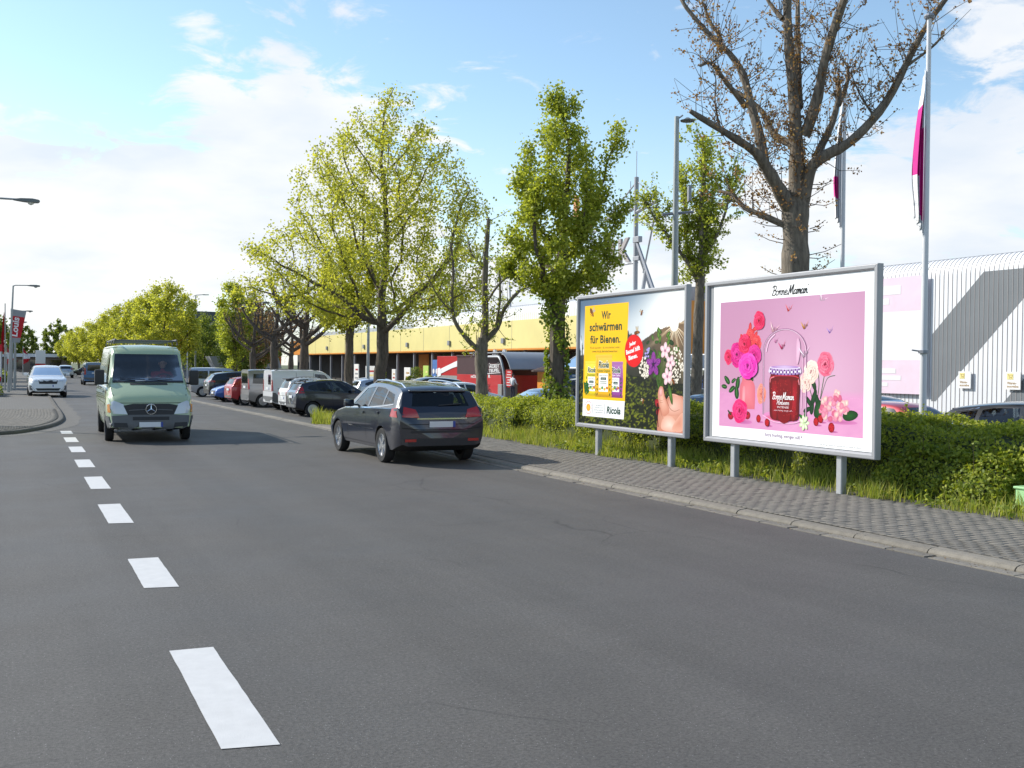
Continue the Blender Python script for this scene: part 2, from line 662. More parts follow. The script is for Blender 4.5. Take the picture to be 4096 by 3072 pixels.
M_PAVER = mat('paver_concrete', (0.178, 0.162, 0.138), 0.92, var=(30, .14), bump=(90, .4), rnd_obj=.09)
M_PAVER2 = mat('paver_concrete_far', (0.178, 0.162, 0.138), 0.92, var=(30, .14), bump=(90, .4), rnd_island=.09)
M_JOINT = mat('joint_sand', (0.105, 0.094, 0.076), 0.95, var=(8, .3))
pave = MB().add([(8.49, -2, .072), (11.6, -2, .072), (11.6, 27.5, .072), (8.49, 27.5, .072)], [(0, 1, 2, 3)])
pave = tag(pave.build('pavement', M_JOINT), kind='structure')
brick = MB().box((0, 0, 0), (.195, .095, .05)).build('paver', M_PAVER, pave, bevel=.004, seg=1)
bme = brick.data
bv = np.array([v.co for v in bme.vertices])


def lay_pavers(parent, cells, brick_obj, cam_xy=(0, 0), n_single=300, quads=True):
    """cells: list of (x,y,z,rz,half). The nearest become objects, the rest one joined part."""
    cells.sort(key=lambda c: math.hypot(c[0] - cam_xy[0], c[1] - cam_xy[1]))
    first = True
    for c in cells[:n_single]:
        o = brick_obj if first else brick_obj.copy()
        if not first:
            link(o, parent)
        first = False
        o.location = c[:3]
        o.rotation_euler = (rnd.uniform(-.006, .006), rnd.uniform(-.004, .004), c[3] + rnd.uniform(-.006, .006))
        if c[4] != 1:
            o.scale = (c[4], 1, 1)
    rest = cells[n_single:]
    if not rest:
        return
    base = np.array([(sx * .0975, sy * .0475, 0) for sy in (-1, 1) for sx in (-1, 1)])
    top = base * [.95, .90, 1] + [0, 0, .025]
    low = base + [0, 0, .018]
    bot = base + [0, 0, -.02]
    b8 = np.vstack([bot, low, top])
    quad = [(0, 1, 5, 4), (1, 3, 7, 5), (3, 2, 6, 7), (2, 0, 4, 6), (4, 5, 9, 8), (5, 7, 11, 9), (7, 6, 10, 11), (6, 4, 8, 10), (8, 9, 11, 10)]
    V, F = [], []
    for i, c in enumerate(rest):
        ca, sa = math.cos(c[3]), math.sin(c[3])
        p = b8 * [c[4], 1, 1]
        V.append(np.stack([p[:, 0] * ca - p[:, 1] * sa + c[0], p[:, 0] * sa + p[:, 1] * ca + c[1], p[:, 2] + c[2] + rnd.uniform(-.002, .002)], 1))
        F.append(np.array(quad) + i * 12)
    me = mesh_np('paver_field', np.vstack(V), np.vstack(F))
    me.materials.append(M_PAVER2)
    tag(link(bpy.data.objects.new('paver_field', me), parent), kind='stuff')


cells = []
row = 0
y = 4.0
while y < 30.3:
    off = 0.1 if row % 2 else 0.0
    edge = 10.72 + .05 * math.sin(y * 1.7) + .04 * math.sin(y * 4.3 + 1)
    x = 8.50 + .1 - off
    while x < edge + .08:
        half = 1
        xc = x
        if x - .1 < 8.49:
            half, xc = .5, 8.50 + .05
        zz = .054 + .004 * math.sin(x * 1.3 + y * .8) + rnd.uniform(-.0015, .0015) - .03 * sstep(28, 30.5, y)
        cells.append((xc, y, zz, 0, half))
        x += .2
    y += .1
    row += 1
lay_pavers(pave, cells, brick)

# ---- left pavement beyond the side street, with its rounded kerb
lk = [(-14, 26.2), (-6, 27.4), (-2, 28.15), (-.1, 28.7), (.68, 30.15), (1.25, 32.2), (1.58, 34.6), (1.72, 37), (1.82, 41), (1.9, 46), (2.1, 58), (2.25, 80), (2.3, 130), (2.3, 220)]


def resample(pts, step):
    out = [Vector((*pts[0], 0))]
    for i in range(len(pts) - 1):
        p0 = Vector((*pts[max(i - 1, 0)], 0))
        p1 = Vector((*pts[i], 0))
        p2 = Vector((*pts[i + 1], 0))
        p3 = Vector((*pts[min(i + 2, len(pts) - 1)], 0))
        n = max(1, int((p2 - p1).length / step))
        for k in range(1, n + 1):
            t = k / n
            out.append(0.5 * ((2 * p1) + (p2 - p0) * t + (2 * p0 - 5 * p1 + 4 * p2 - p3) * t * t + (3 * p1 - p0 - 3 * p2 + p3) * t ** 3))
    return out


lpts = resample(lk, .8)
M_BRICKTEX = bpy.data.materials.new('paving_far')
M_BRICKTEX.use_nodes = True
t = M_BRICKTEX.node_tree
bt = N(t, 'ShaderNodeTexBrick', i_Scale=1.0)
bt.inputs['Color1'].default_value = (.16, .15, .135, 1)
bt.inputs['Color2'].default_value = (.13, .122, .11, 1)
bt.inputs['Mortar'].default_value = (.07, .064, .055, 1)
bt.inputs['Brick Width'].default_value = .2
bt.inputs['Row Height'].default_value = .1
bt.inputs['Mortar Size'].default_value = .006
tcx = N(t, 'ShaderNodeTexCoord')
t.links.new(tcx.outputs['Object'], bt.inputs['Vector'])
t.links.new(bt.outputs[0], t.nodes['Principled BSDF'].inputs['Base Color'])
t.nodes['Principled BSDF'].inputs['Roughness'].default_value = .92
vv = [(p.x, p.y, .07) for p in lpts] + [(-14, 230, .07)]
ctr = len(vv)
left = MB()
n = len(lpts)
vs = [(p.x, p.y, .075) for p in lpts] + [(min(p.x - .5, -1.5) if p.y > 29.5 else -14.5, max(p.y, 29.5) if p.y > 29.5 else p.y + 3, .075) for p in lpts]
left = MB()
poly = [(p.x, p.y, .07) for p in lpts if p.y < 225] + [(-1.6, 220, .07), (-1.6, 60, .07), (-2.5, 40, .07), (-14, 40, .07)]
left.add(poly, [tuple(range(len(poly)))])
left = left.build('pavement_opposite', M_BRICKTEX)
bm = bmesh.new()
bm.from_mesh(left.data)
bmesh.ops.triangulate(bm, faces=bm.faces)
bm.to_mesh(left.data)
bm.free()
tag(left, kind='structure')
brick2 = brick.copy()
link(brick2, left)
cells = []
y = 28.3
row = 0
lx = np.array([p.x for p in lpts])
ly = np.array([p.y for p in lpts])
while y < 42:
    xmax = np.interp(y, ly, lx) - .12
    x = xmax - .1 - (0.1 if row % 2 else 0)
    while x > max(-3.2, -2.2 - (y - 28) * .05) and (y > 28.6 or x < -1):
        cells.append((x, y, .054 + .02, 0, 1))
        x -= .2
    y += .1
    row += 1
lay_pavers(left, cells, brick2)
M_KERBD = mat('kerb_dark', (0.13, 0.118, 0.10), 0.9, var=(12, .25), bump=(60, .4), rnd_obj=.12)
kp = tag(MB().b2((-13.9, 26.3, -.1), (-13.4, 26.4, .06)).build('kerb_opposite', M_KERBD), kind='structure')
fine = resample(lk, .33)
seg = 3
for i in range(0, len(fine) - seg, seg):
    if fine[i].y > 120:
        break
    pts = fine[i:i + seg + 1]
    V, F = [], []
    m = len(pts)
    for q, p in enumerate(pts):
        tq = (fine[min(i + q + 1, len(fine) - 1)] - fine[max(i + q - 1, 0)]).normalized()
        nn = Vector((tq.y, -tq.x, 0))
        if q == 0:
            p = p + tq * .006
        if q == m - 1:
            p = p - tq * .006
        for (d, z) in ((.06, -.05), (.06, .05), (.035, .085), (-.0, .098), (-.09, .098), (-.09, -.05)):
            V.append(p + nn * d + Vector((0, 0, z)))
    for q in range(m - 1):
        for e in range(6):
            e2 = (e + 1) % 6
            F.append((q * 6 + e, q * 6 + e2, (q + 1) * 6 + e2, (q + 1) * 6 + e))
    F.append(tuple(range(6)))
    F.append(tuple((m - 1) * 6 + e for e in range(5, -1, -1)))
    MB().add(V, F).build('kerb_stone', M_KERBD, kp, smooth=True)
gsheet = []
for p, q in zip(lpts[2:], lpts[3:]):
    pass
go = MB()
ip = [p for p in lpts if 28.2 < p.y < 75]
V = []
for i, p in enumerate(ip):
    tq = (ip[min(i + 1, len(ip) - 1)] - ip[max(i - 1, 0)]).normalized()
    nn = Vector((tq.y, -tq.x, 0))
    V += [p + nn * .03 + Vector((0, 0, .004)), p + nn * (.55 + .05 * math.sin(i * 1.3)) + Vector((0, 0, .004))]
go.add(V, [(2 * i, 2 * i + 1, 2 * i + 3, 2 * i + 2) for i in range(len(ip) - 1)])
tag(go.build('gutter_opposite', M_BRICKTEX), kind='structure')
# far side of the street: verge and yard left of the pavement
MB_v = MB().add([(-1.6, 45, .06), (-1.6, 230, .06), (-40, 230, .06), (-40, 45, .06)], [(0, 1, 2, 3)])
tag(MB_v.build('yard', M_LOT), kind='structure')


# ------------------------------------------------------------------ grass, weeds, hedges
def wob(p, s):
    return (np.sin(p[:, 0] * 1.7 * s + 1.3 * np.sin(p[:, 1] * 1.1 * s)) + np.sin(p[:, 1] * 2.3 * s + 1.7 * np.sin(p[:, 2] * 1.9 * s)) +
            np.sin(p[:, 2] * 2.9 * s + p[:, 0] * 1.3 * s)) / 3


def blades(pos, h, w, lean=.35, rg=nrg):
    n = len(pos)
    a = rg.uniform(0, 2 * np.pi, n)
    d = np.stack([np.cos(a), np.sin(a), np.zeros(n)], 1)
    b = rg.uniform(0, 2 * np.pi, n)
    ln = np.stack([np.cos(b), np.sin(b), np.zeros(n)], 1) * (h * rg.uniform(.1, 1, n) * lean)[:, None]
    up_ = np.stack([np.zeros(n), np.zeros(n), h], 1)
    w = w[:, None] if isinstance(w, np.ndarray) else w
    v = np.stack([pos - d * w, pos + d * w, pos + d * w * .7 + up_ * .55 + ln * .35, pos - d * w * .7 + up_ * .55 + ln * .35,
                  pos + up_ + ln + d * w * .08, pos + up_ + ln - d * w * .08], 1).reshape(-1, 3)
    base = np.arange(n)[:, None] * 6
    f = np.concatenate([base + [0, 1, 2, 3], base + [3, 2, 4, 5]], 1).reshape(-1, 4)
    return v, f


def leaves(pos, size, nrm=None, spread=1.0, rg=nrg, aspect=.62):
    """kite shaped leaves, folded along the midrib so that they shade unevenly; nrm biases their facing."""
    n = len(pos)
    d = rg.normal(size=(n, 3))
    if nrm is not None:
        d = d * spread + nrm
    d /= np.linalg.norm(d, axis=1)[:, None] + 1e-9
    t = np.cross(d, rg.normal(size=(n, 3)))
    t /= np.linalg.norm(t, axis=1)[:, None] + 1e-9
    s = np.cross(d, t)
    L = (size * rg.uniform(.65, 1.35, n))[:, None]
    v = np.stack([pos - t * L * .5, pos + s * L * aspect * .5 + d * L * .10, pos + t * L * .5, pos - s * L * aspect * .5 + d * L * .10], 1).reshape(-1, 3)
    f = np.arange(n * 4).reshape(n, 4)
    return v, f


def np_obj(name, v, f, m, parent=None):
    me = mesh_np(name, v, f)
    me.materials.append(m)
    return link(bpy.data.objects.new(name, me), parent)


M_GRASS = leaf_mat('grass_blades', (.21, .28, .04), (.31, .36, .06), (.48, .45, .16), .48)
M_HEDGE = leaf_mat('hedge_leaf', (.18, .23, .03), (.34, .39, .05), (.50, .52, .08), .48)
M_BUSH = leaf_mat('bush_leaf', (.14, .20, .025), (.26, .32, .04), (.40, .42, .06), .42)
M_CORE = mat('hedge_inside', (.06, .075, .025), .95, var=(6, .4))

MBg = MB()
MBg.add([(10.76, -2, .076), (13.6, -2, .06), (13.6, 29.8, .02), (10.9, 30.2, .03)], [(0, 1, 2, 3)])
MBg.add([(8.5, 30.0, .035), (10.9, 30.2, .03), (12.3, 29.8, .02), (12.3, 36, -.22), (10.3, 35.4, -.19), (8.55, 31.6, .0)], [(0, 1, 2, 3, 4, 5)])
tag(MBg.build('verge_soil', M_SOIL), kind='structure')
rg = np.random.default_rng(3)
n = 34000
p = np.stack([10.66 + rg.beta(1.1, 1.6, n) * 1.35, rg.uniform(5.5, 29.8, n), np.full(n, .07)], 1)
edge = 10.74 + .07 * np.sin(p[:, 1] * 2.1) + .05 * np.sin(p[:, 1] * 5.3)
keep = (p[:, 0] > edge) & (rg.uniform(size=n) < np.clip(.55 + .7 * wob(p, 1.6), .12, 1))
p = p[keep]
hh = (.10 + .17 * np.clip(p[:, 0] - 10.7, 0, .9) + .12 * np.clip(wob(p, 1.1), 0, 1)) * rg.uniform(.6, 1.5, len(p))
v, f = blades(p, hh, .0065, .6, rg)
tag(np_obj('verge_grass', v, f, M_GRASS), 'unmown grass strip between the block pavement and the hedge', 'grass', kind='stuff')
n = 9000
p = np.stack([rg.uniform(8.6, 11.6, n), rg.uniform(29.9, 34.6, n), np.zeros(n)], 1)
keep = (p[:, 0] > 8.6 + np.clip(p[:, 1] - 31.5, 0, 9) * .55) & (p[:, 1] < 33.8 + .4 * np.sin(p[:, 0] * 3))
p = p[keep]
p[:, 2] = [zlot(a, b) for a, b in p[:, :2]]
hh = (.2 + .3 * np.clip(wob(p, 1.4) + .3, 0, 1)) * rg.uniform(.6, 1.4, len(p))
v, f = blades(p, hh, .009, .6, rg)
tag(np_obj('corner_grass', v, f, M_GRASS), 'tall grass tuft at the kerb corner beside the parked cars', 'grass', kind='stuff')
# broad weeds among the grass
n = 1700
cl = np.stack([rg.uniform(10.8, 11.5, 60), rg.uniform(6.5, 20, 60), np.full(60, .08)], 1)
p = cl[rg.integers(0, 60, n)] + rg.normal(size=(n, 3)) * [.09, .09, .05] + [0, 0, .06]
p[:, 2] = np.abs(p[:, 2] - .05) + .06
v, f = leaves(p, .09, np.array([-.3, 0, 1.]), .9, rg, .4)
tag(np_obj('verge_weeds', v, f, M_BUSH), 'broad leaved weeds growing in the grass strip', 'weeds', kind='stuff')


def hedge(name, label, x0, x1, y0, y1, z0, top, n, size, m, cat='hedge', bump=.16, group=None, seed=1, round_=.25):
    rg = np.random.default_rng(seed)
    root = thing(name, label, cat, ((x0 + x1) / 2, (y0 + y1) / 2, z0), 0, group)
    cx, cy = (x0 + x1) / 2, (y0 + y1) / 2
    hx, hy = (x1 - x0) / 2, (y1 - y0) / 2
    # sample a shell: front (-X), top, ends
    hmax = np.mean([top(y) for y in np.linspace(y0, y1, 9)]) - z0
    af, at_, ae = hmax * 2 * hy, 2 * hx * 2 * hy, hmax * 2 * hx
    pr = np.array([af * 1.1, at_, ae * .8, ae * .8, af * .35])
    pick = rg.choice(5, n, p=pr / pr.sum())
    u, w = rg.uniform(size=n), rg.uniform(size=n)
    P = np.zeros((n, 3))
    Nn = np.zeros((n, 3))
    yy = np.where((pick == 2), y0, np.where(pick == 3, y1, y0 + u * (y1 - y0)))
    T = np.interp(yy, np.linspace(y0, y1, 60), [top(q) for q in np.linspace(y0, y1, 60)])
    H = T - z0
    P[:, 1] = yy
    P[:, 0] = np.where(pick == 0, x0, np.where(pick == 4, x1, x0 + w * (x1 - x0)))
    P[:, 0] = np.where((pick == 2) | (pick == 3), x0 + u * (x1 - x0), P[:, 0])
    P[:, 2] = np.where(pick == 1, T, z0 + w ** .8 * H)
    Nn[pick == 0] = (-1, 0, .35)
    Nn[pick == 1] = (-.15, 0, 1)
    Nn[pick == 2] = (-.2, -1, .3)
    Nn[pick == 3] = (0, 1, .3)
    Nn[pick == 4] = (1, 0, .3)
    # rounded shoulders, lumpy surface, leaves at several depths
    ex = np.clip((np.abs(P[:, 0] - cx) / hx - (1 - round_)) / round_, 0, 1)
    ez = np.clip(((P[:, 2] - z0) / H - (1 - round_)) / round_, 0, 1)
    P[:, 0] -= np.sign(P[:, 0] - cx) * ez ** 2 * round_ * hx * .55
    P[:, 2] -= ex ** 2 * round_ * H * .45
    d = wob(P, 1.5) * bump + wob(P + 7.7, 4.1) * bump * .5 - rg.exponential(.05, n) + rg.normal(size=n) * .025
    P += Nn / np.linalg.norm(Nn, axis=1)[:, None] * d[:, None]
    low = (P[:, 2] - z0) / H
    keep = rg.uniform(size=n) < np.clip(.45 + low * 1.2, .3, 1)
    P, Nn = P[keep], Nn[keep]
    P -= np.array([cx, cy, z0])
    v, f = leaves(P, size, Nn, .85, rg)
    tag(np_obj('foliage', v, f, m, root), kind='stuff')
    # sprigs that stand above the outline
    k = int(n / 900) + 3
    sx = rg.uniform(x0 + .1, x1 - .2, k) - cx
    sy = rg.uniform(y0, y1, k) - cy
    pp = []
    st = MB()
    for a, b in zip(sx, sy):
        zt = top(b + cy) - z0 - .05
        hgt = rg.uniform(.08, .26)
        tip = (a + rg.normal() * .05, b + rg.normal() * .05, zt + hgt)
        st.tube([(a, b, zt - .2), tip], [.006, .003], 4)
        for q in range(9):
            tt = rg.uniform(.15, 1)
            pp.append([lerp(a, tip[0], tt) + rg.normal() * .025, lerp(b, tip[1], tt) + rg.normal() * .025, zt + hgt * tt])
    tag(st.build('stem', MATS['bark_hedge'], root), kind='stuff')
    v, f = leaves(np.array(pp), size * 1.15, np.array([-.2, 0, .6]), 1.0, rg)
    tag(np_obj('sprig', v, f, m, root), kind='stuff')
    # solid dark core, its colour stands for the shade between the leaves
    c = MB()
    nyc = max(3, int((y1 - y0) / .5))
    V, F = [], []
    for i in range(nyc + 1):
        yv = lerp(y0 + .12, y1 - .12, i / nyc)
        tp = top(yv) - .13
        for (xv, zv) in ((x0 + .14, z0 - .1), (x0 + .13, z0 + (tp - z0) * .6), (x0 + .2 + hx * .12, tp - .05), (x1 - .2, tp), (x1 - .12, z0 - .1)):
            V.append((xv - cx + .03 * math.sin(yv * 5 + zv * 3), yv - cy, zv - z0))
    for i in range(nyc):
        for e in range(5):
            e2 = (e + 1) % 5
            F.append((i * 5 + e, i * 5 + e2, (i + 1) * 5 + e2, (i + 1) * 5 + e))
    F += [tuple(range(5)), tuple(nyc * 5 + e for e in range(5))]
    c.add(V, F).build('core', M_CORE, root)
    return root


mat('bark_hedge', (.12, .085, .055), .9)
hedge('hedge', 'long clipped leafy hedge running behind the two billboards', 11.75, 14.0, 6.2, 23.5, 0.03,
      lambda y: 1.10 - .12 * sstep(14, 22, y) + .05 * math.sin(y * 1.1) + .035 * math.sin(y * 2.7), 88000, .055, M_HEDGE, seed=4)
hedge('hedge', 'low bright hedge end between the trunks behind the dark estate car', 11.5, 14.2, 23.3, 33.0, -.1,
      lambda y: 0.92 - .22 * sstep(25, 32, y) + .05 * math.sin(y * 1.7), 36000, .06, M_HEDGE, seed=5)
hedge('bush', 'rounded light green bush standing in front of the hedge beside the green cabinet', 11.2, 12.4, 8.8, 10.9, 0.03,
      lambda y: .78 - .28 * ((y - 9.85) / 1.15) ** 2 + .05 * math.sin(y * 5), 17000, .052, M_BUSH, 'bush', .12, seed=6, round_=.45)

# dry bits blown against the kerb and the pavement's edge
n = 900
side_ = rg.uniform(size=n)
px_ = np.where(side_ < .45, 8.24 + rg.normal(size=n) * .05, np.where(side_ < .85, 10.66 + rg.normal(size=n) * .07, rg.uniform(8.6, 10.6, n)))
pz_ = np.where(px_ < 8.335, .012, .086)
p = np.stack([px_, rg.uniform(5, 27, n), pz_], 1)
v, f = leaves(p, .022, np.array([0, 0, 3.]), .6, rg, .6)
M_DRY = leaf_mat('dry_litter', (.10, .06, .03), (.19, .12, .06), (.30, .22, .12), .2)
tag(np_obj('leaf_litter', v, f, M_DRY), 'dry leaf litter along the kerb and the edge of the block pavement', 'leaf litter', kind='stuff')


# ------------------------------------------------------------------ billboards with their printed posters
def vnoise(x, y, s=0):
    xi, yi = math.floor(x), math.floor(y)
    fx, fy = x - xi, y - yi
    fx, fy = fx * fx * (3 - 2 * fx), fy * fy * (3 - 2 * fy)

    def h(i, j):
        n = (i * 374761393 + j * 668265263 + s * 144665) & 0xffffffff
        n = ((n ^ (n >> 13)) * 1274126177) & 0xffffffff
        return ((n ^ (n >> 16)) & 0xffff) / 65535
    return lerp(lerp(h(xi, yi), h(xi + 1, yi), fx), lerp(h(xi, yi + 1), h(xi + 1, yi + 1), fx), fy)


def fbm(x, y, s=0, o=4):
    v, a, t = 0, .5, 0
    for i in range(o):
        v += a * vnoise(x * 2 ** i, y * 2 ** i, s + i)
        t += a
        a *= .5
    return v / t


def mixc(a, b, t):
    t = min(1, max(0, t))
    return tuple(lerp(a[i], b[i], t) for i in range(3))


class Art:
    """Flat print: coloured shapes in poster coordinates (a to the right, b up, both 0..1), stacked in half-millimetre films."""

    def __init__(s, asp):
        s.v, s.f, s.c, s.shapes = [], [], [], []
        s.asp = asp                       # width / height

    def raw(s, pts, faces, cols, layer):
        s.shapes.append((layer, len(s.shapes), list(pts), faces, [tuple(x ** 1.28 for x in lin(*c)) for c in cols]))

    def stack(s):
        """films are ordered by layer; a shape lies one film above whatever it overlaps, so no two share a plane"""
        s.shapes.sort(key=lambda q: (q[0], q[1]))
        n = len(s.shapes)
        bb = np.array([(min(p[0] for p in q[2]), max(p[0] for p in q[2]), min(p[1] for p in q[2]), max(p[1] for p in q[2])) for q in s.shapes])
        lv = np.zeros(n, int)
        for i in range(n):
            if i:
                o = (bb[:i, 0] < bb[i, 1]) & (bb[:i, 1] > bb[i, 0]) & (bb[:i, 2] < bb[i, 3]) & (bb[:i, 3] > bb[i, 2])
                lv[i] = lv[:i][o].max() + 1 if o.any() else 0
        for i, q in enumerate(s.shapes):
            o = len(s.v)
            s.v += [(p[0], p[1], lv[i]) for p in q[2]]
            s.f += [tuple(k + o for k in f) for f in q[3]]
            s.c += q[4]

    def grid(s, a0, b0, a1, b1, n, m, fn, layer):
        pts, cols, fs = [], [], []
        for i in range(n + 1):
            for j in range(m + 1):
                a, b = lerp(a0, a1, i / n), lerp(b0, b1, j / m)
                pts.append((a, b))
                cols.append(fn(a, b))
        for i in range(n):
            for j in range(m):
                q = i * (m + 1) + j
                fs.append((q, q + m + 1, q + m + 2, q + 1))
        s.raw(pts, fs, cols, layer)

    def fan(s, pts, ci, co, layer, ctr=None):
        n = len(pts)
        c = ctr or (sum(p[0] for p in pts) / n, sum(p[1] for p in pts) / n)
        s.raw([c] + list(pts), [(0, i + 1, (i + 1) % n + 1) for i in range(n)], [ci] + [co] * n, layer)

    def ell(s, a, b, ra, rb, ci, co=None, layer=3, rot=0, n=20, wob_=0, ctr=None):
        """radii in units of poster height for both axes, so that circles stay round."""
        pts = []
        for k in range(n):
            t = 2 * math.pi * k / n
            w = 1 + wob_ * math.sin(t * 5 + a * 90) * .5 + wob_ * math.sin(t * 3 + b * 70) * .5
            x, y = ra * math.cos(t) * w, rb * math.sin(t) * w
            x, y = x * math.cos(rot) - y * math.sin(rot), x * math.sin(rot) + y * math.cos(rot)
            pts.append((a + x / s.asp, b + y))
        s.fan(pts, ci, co or ci, layer, ctr)

    def poly(s, pts, c, layer, co=None):
        s.fan(pts, c, co or c, layer)

    def smooth(s, pts, c, layer, co=None, k=4):
        n = len(pts)
        out = []
        for i in range(n):
            p0, p1, p2, p3 = (Vector(pts[(i + d) % n]) for d in (-1, 0, 1, 2))
            for q in range(k):
                t = q / k
                out.append(tuple(0.5 * ((2 * p1) + (p2 - p0) * t + (2 * p0 - 5 * p1 + 4 * p2 - p3) * t * t + (3 * p1 - p0 - 3 * p2 + p3) * t ** 3)))
        s.fan(out, c, co or c, layer)

    def rect(s, a0, b0, a1, b1, c, layer, ctop=None):
        s.raw([(a0, b0), (a1, b0), (a1, b1), (a0, b1)], [(0, 1, 2, 3)], [c, c, ctop or c, ctop or c], layer)

    def stroke(s, pts, w, c, layer, w1=None, smooth=True):
        """w in poster heights"""
        if smooth and len(pts) > 2:
            q = []
            n = len(pts)
            for i in range(n - 1):
                p0, p1, p2, p3 = (Vector(pts[max(0, min(n - 1, i + d))]) for d in (-1, 0, 1, 2))
                for k in range(5):
                    t = k / 5
                    q.append(0.5 * ((2 * p1) + (p2 - p0) * t + (2 * p0 - 5 * p1 + 4 * p2 - p3) * t * t + (3 * p1 - p0 - 3 * p2 + p3) * t ** 3))
            q.append(Vector(pts[-1]))
        else:
            q = [Vector(p) for p in pts]
        V, F = [], []
        n = len(q)
        for i, p in enumerate(q):
            d = q[min(i + 1, n - 1)] - q[max(i - 1, 0)]
            d = Vector((d.x * s.asp, d.y))
            if d.length < 1e-9:
                d = Vector((1, 0))
            d.normalize()
            ww = lerp(w, w1 if w1 is not None else w, i / max(1, n - 1)) / 2
            V += [(p.x - d.y * ww / s.asp, p.y + d.x * ww), (p.x + d.y * ww / s.asp, p.y - d.x * ww)]
        F = [(2 * i, 2 * i + 1, 2 * i + 3, 2 * i + 2) for i in range(n - 1)]
        s.raw(V, F, [c] * len(V), layer)

    def text(s, body, a0, b0, a1, b1, c, layer=8, rot=0, **kw):
        v, f, _ = text_geo(body, **kw)
        w, h = (a1 - a0), (b1 - b0)
        pts = []
        for p in v:
            x, y = p[0] * w * s.asp, p[1] * h
            if rot:
                x, y = x * math.cos(rot) - y * math.sin(rot), x * math.sin(rot) + y * math.cos(rot)
            pts.append((a0 + x / s.asp, b0 + y))
        s.raw(pts, f, [c] * len(pts), layer)

    def build(s, name, y1, w, z0, h, xf, parent, rough=.45):
        s.stack()
        V = [(xf - p[2] * .00022, y1 - p[0] * w, z0 + p[1] * h) for p in s.v]
        me = bpy.data.meshes.new(name)
        me.from_pydata(V, [], s.f)
        at = me.attributes.new('print', 'FLOAT_COLOR', 'POINT')
        at.data.foreach_set('color', np.array([(*c, 1) for c in s.c], dtype=np.float32).ravel())
        if 'print_ink' not in MATS:
            m = bpy.data.materials.new('print_ink')
            m.use_nodes = True
            t = m.node_tree
            an = N(t, 'ShaderNodeAttribute', attribute_name='print')
            t.links.new(an.outputs['Color'], t.nodes['Principled BSDF'].inputs['Base Color'])
            t.nodes['Principled BSDF'].inputs['Roughness'].default_value = .5
            t.nodes['Principled BSDF'].inputs['Specular IOR Level'].default_value = .25
            MATS['print_ink'] = m
        me.materials.append(MATS['print_ink'])
        return link(bpy.data.objects.new(name, me), parent)


WHITE = (250, 250, 250)


def rose(A, a, b, r, cols, layer=4, squash=1.0, seed=0, petals=7):
    """ruffled bloom: rings of overlapping crescent petals, darker towards the folds"""
    q = random.Random(seed)
    dark, mid, lite = cols
    deep = mixc(dark, (40, 0, 30), .35)
    A.ell(a, b, r, r * squash, dark, mid, layer, wob_=.10, n=28)
    for ring, (rr, pr, fl) in enumerate(((.78, .46, .5), (.58, .40, .45), (.38, .32, .45), (.2, .22, .5))):
        n_ = petals + 2 - ring
        for k in range(n_):
            t = 2 * math.pi * (k + .5 * ring) / n_ + q.uniform(-.3, .3)
            pa, pb = a + r * rr * math.cos(t) / A.asp, b + r * squash * rr * math.sin(t)
            rot = t + math.pi / 2 + q.uniform(-.35, .35)
            ly = layer + .45 * (ring + 1) + .12 * (k % 3)
            A.ell(pa, pb, r * pr * q.uniform(.85, 1.15), r * pr * fl, mixc(mid, dark, q.uniform(.3, .9)), mixc(lite, mid, q.uniform(.35, 1)), ly, rot=rot, n=12,
                  ctr=(pa - r * .16 * math.cos(t) / A.asp, pb - r * .16 * squash * math.sin(t)))
            A.stroke([(pa + r * pr * .7 * math.cos(rot + d) / A.asp - r * .1 * math.cos(t) / A.asp, pb + r * pr * .7 * math.sin(rot + d) - r * .1 * math.sin(t)) for d in (0, 1.57 if math.cos(rot + 1.57 - t) < 0 else -1.57, math.pi)],
                     r * .05, mixc(deep, dark, q.uniform(0, .8)), ly + .06)


def leaf2(A, a, b, L, rot, c, layer, fat=.42, co=None):
    pts = []
    for k in range(14):
        t = k / 14 * 2 * math.pi
        x = math.cos(t) * .5
        y = math.sin(t) * fat * .5 * (1 - .25 * x)
        x, y = x * L * math.cos(rot) - y * L * math.sin(rot), x * L * math.sin(rot) + y * L * math.cos(rot)
        pts.append((a + x / A.asp, b + y))
    A.fan(pts, c, co or mixc(c, (10, 30, 10), .45), layer)


def bee(A, a, b, s, layer=9, rot=0):
    ca, sa = math.cos(rot), math.sin(rot)

    def at(x, y):
        return (a + (x * ca - y * sa) * s / A.asp, b + (x * sa + y * ca) * s)
    for (x, y, r_) in ((-.15, .75, 1.9), (.25, .7, 1.2)):
        p = at(x, y)
        A.ell(*p, s * .55, s * .2, (226, 214, 190), (176, 160, 140), layer, rot=rot + r_, n=12)
    for k in range(3):
        A.stroke([at(-.3 + k * .3, -.1), at(-.4 + k * .35, -.7)], s * .09, (60, 38, 20), layer, smooth=False)
    A.ell(*at(-.35, 0), s * .62, s * .36, (186, 120, 40), (110, 64, 22), layer + .6, rot=rot, n=16)
    for k in range(4):
        A.stroke([at(-.82 + k * .27, -.27), at(-.76 + k * .27, .0), at(-.82 + k * .27, .27)], s * .11, (52, 30, 16), layer + 1.2)
    A.ell(*at(.32, .03), s * .33, s * .31, (206, 140, 60), (120, 74, 30), layer + 1.2, rot=rot, n=14)
    A.ell(*at(.68, -.04), s * .2, s * .22, (70, 45, 25), (40, 25, 15), layer + 1.0, n=10)


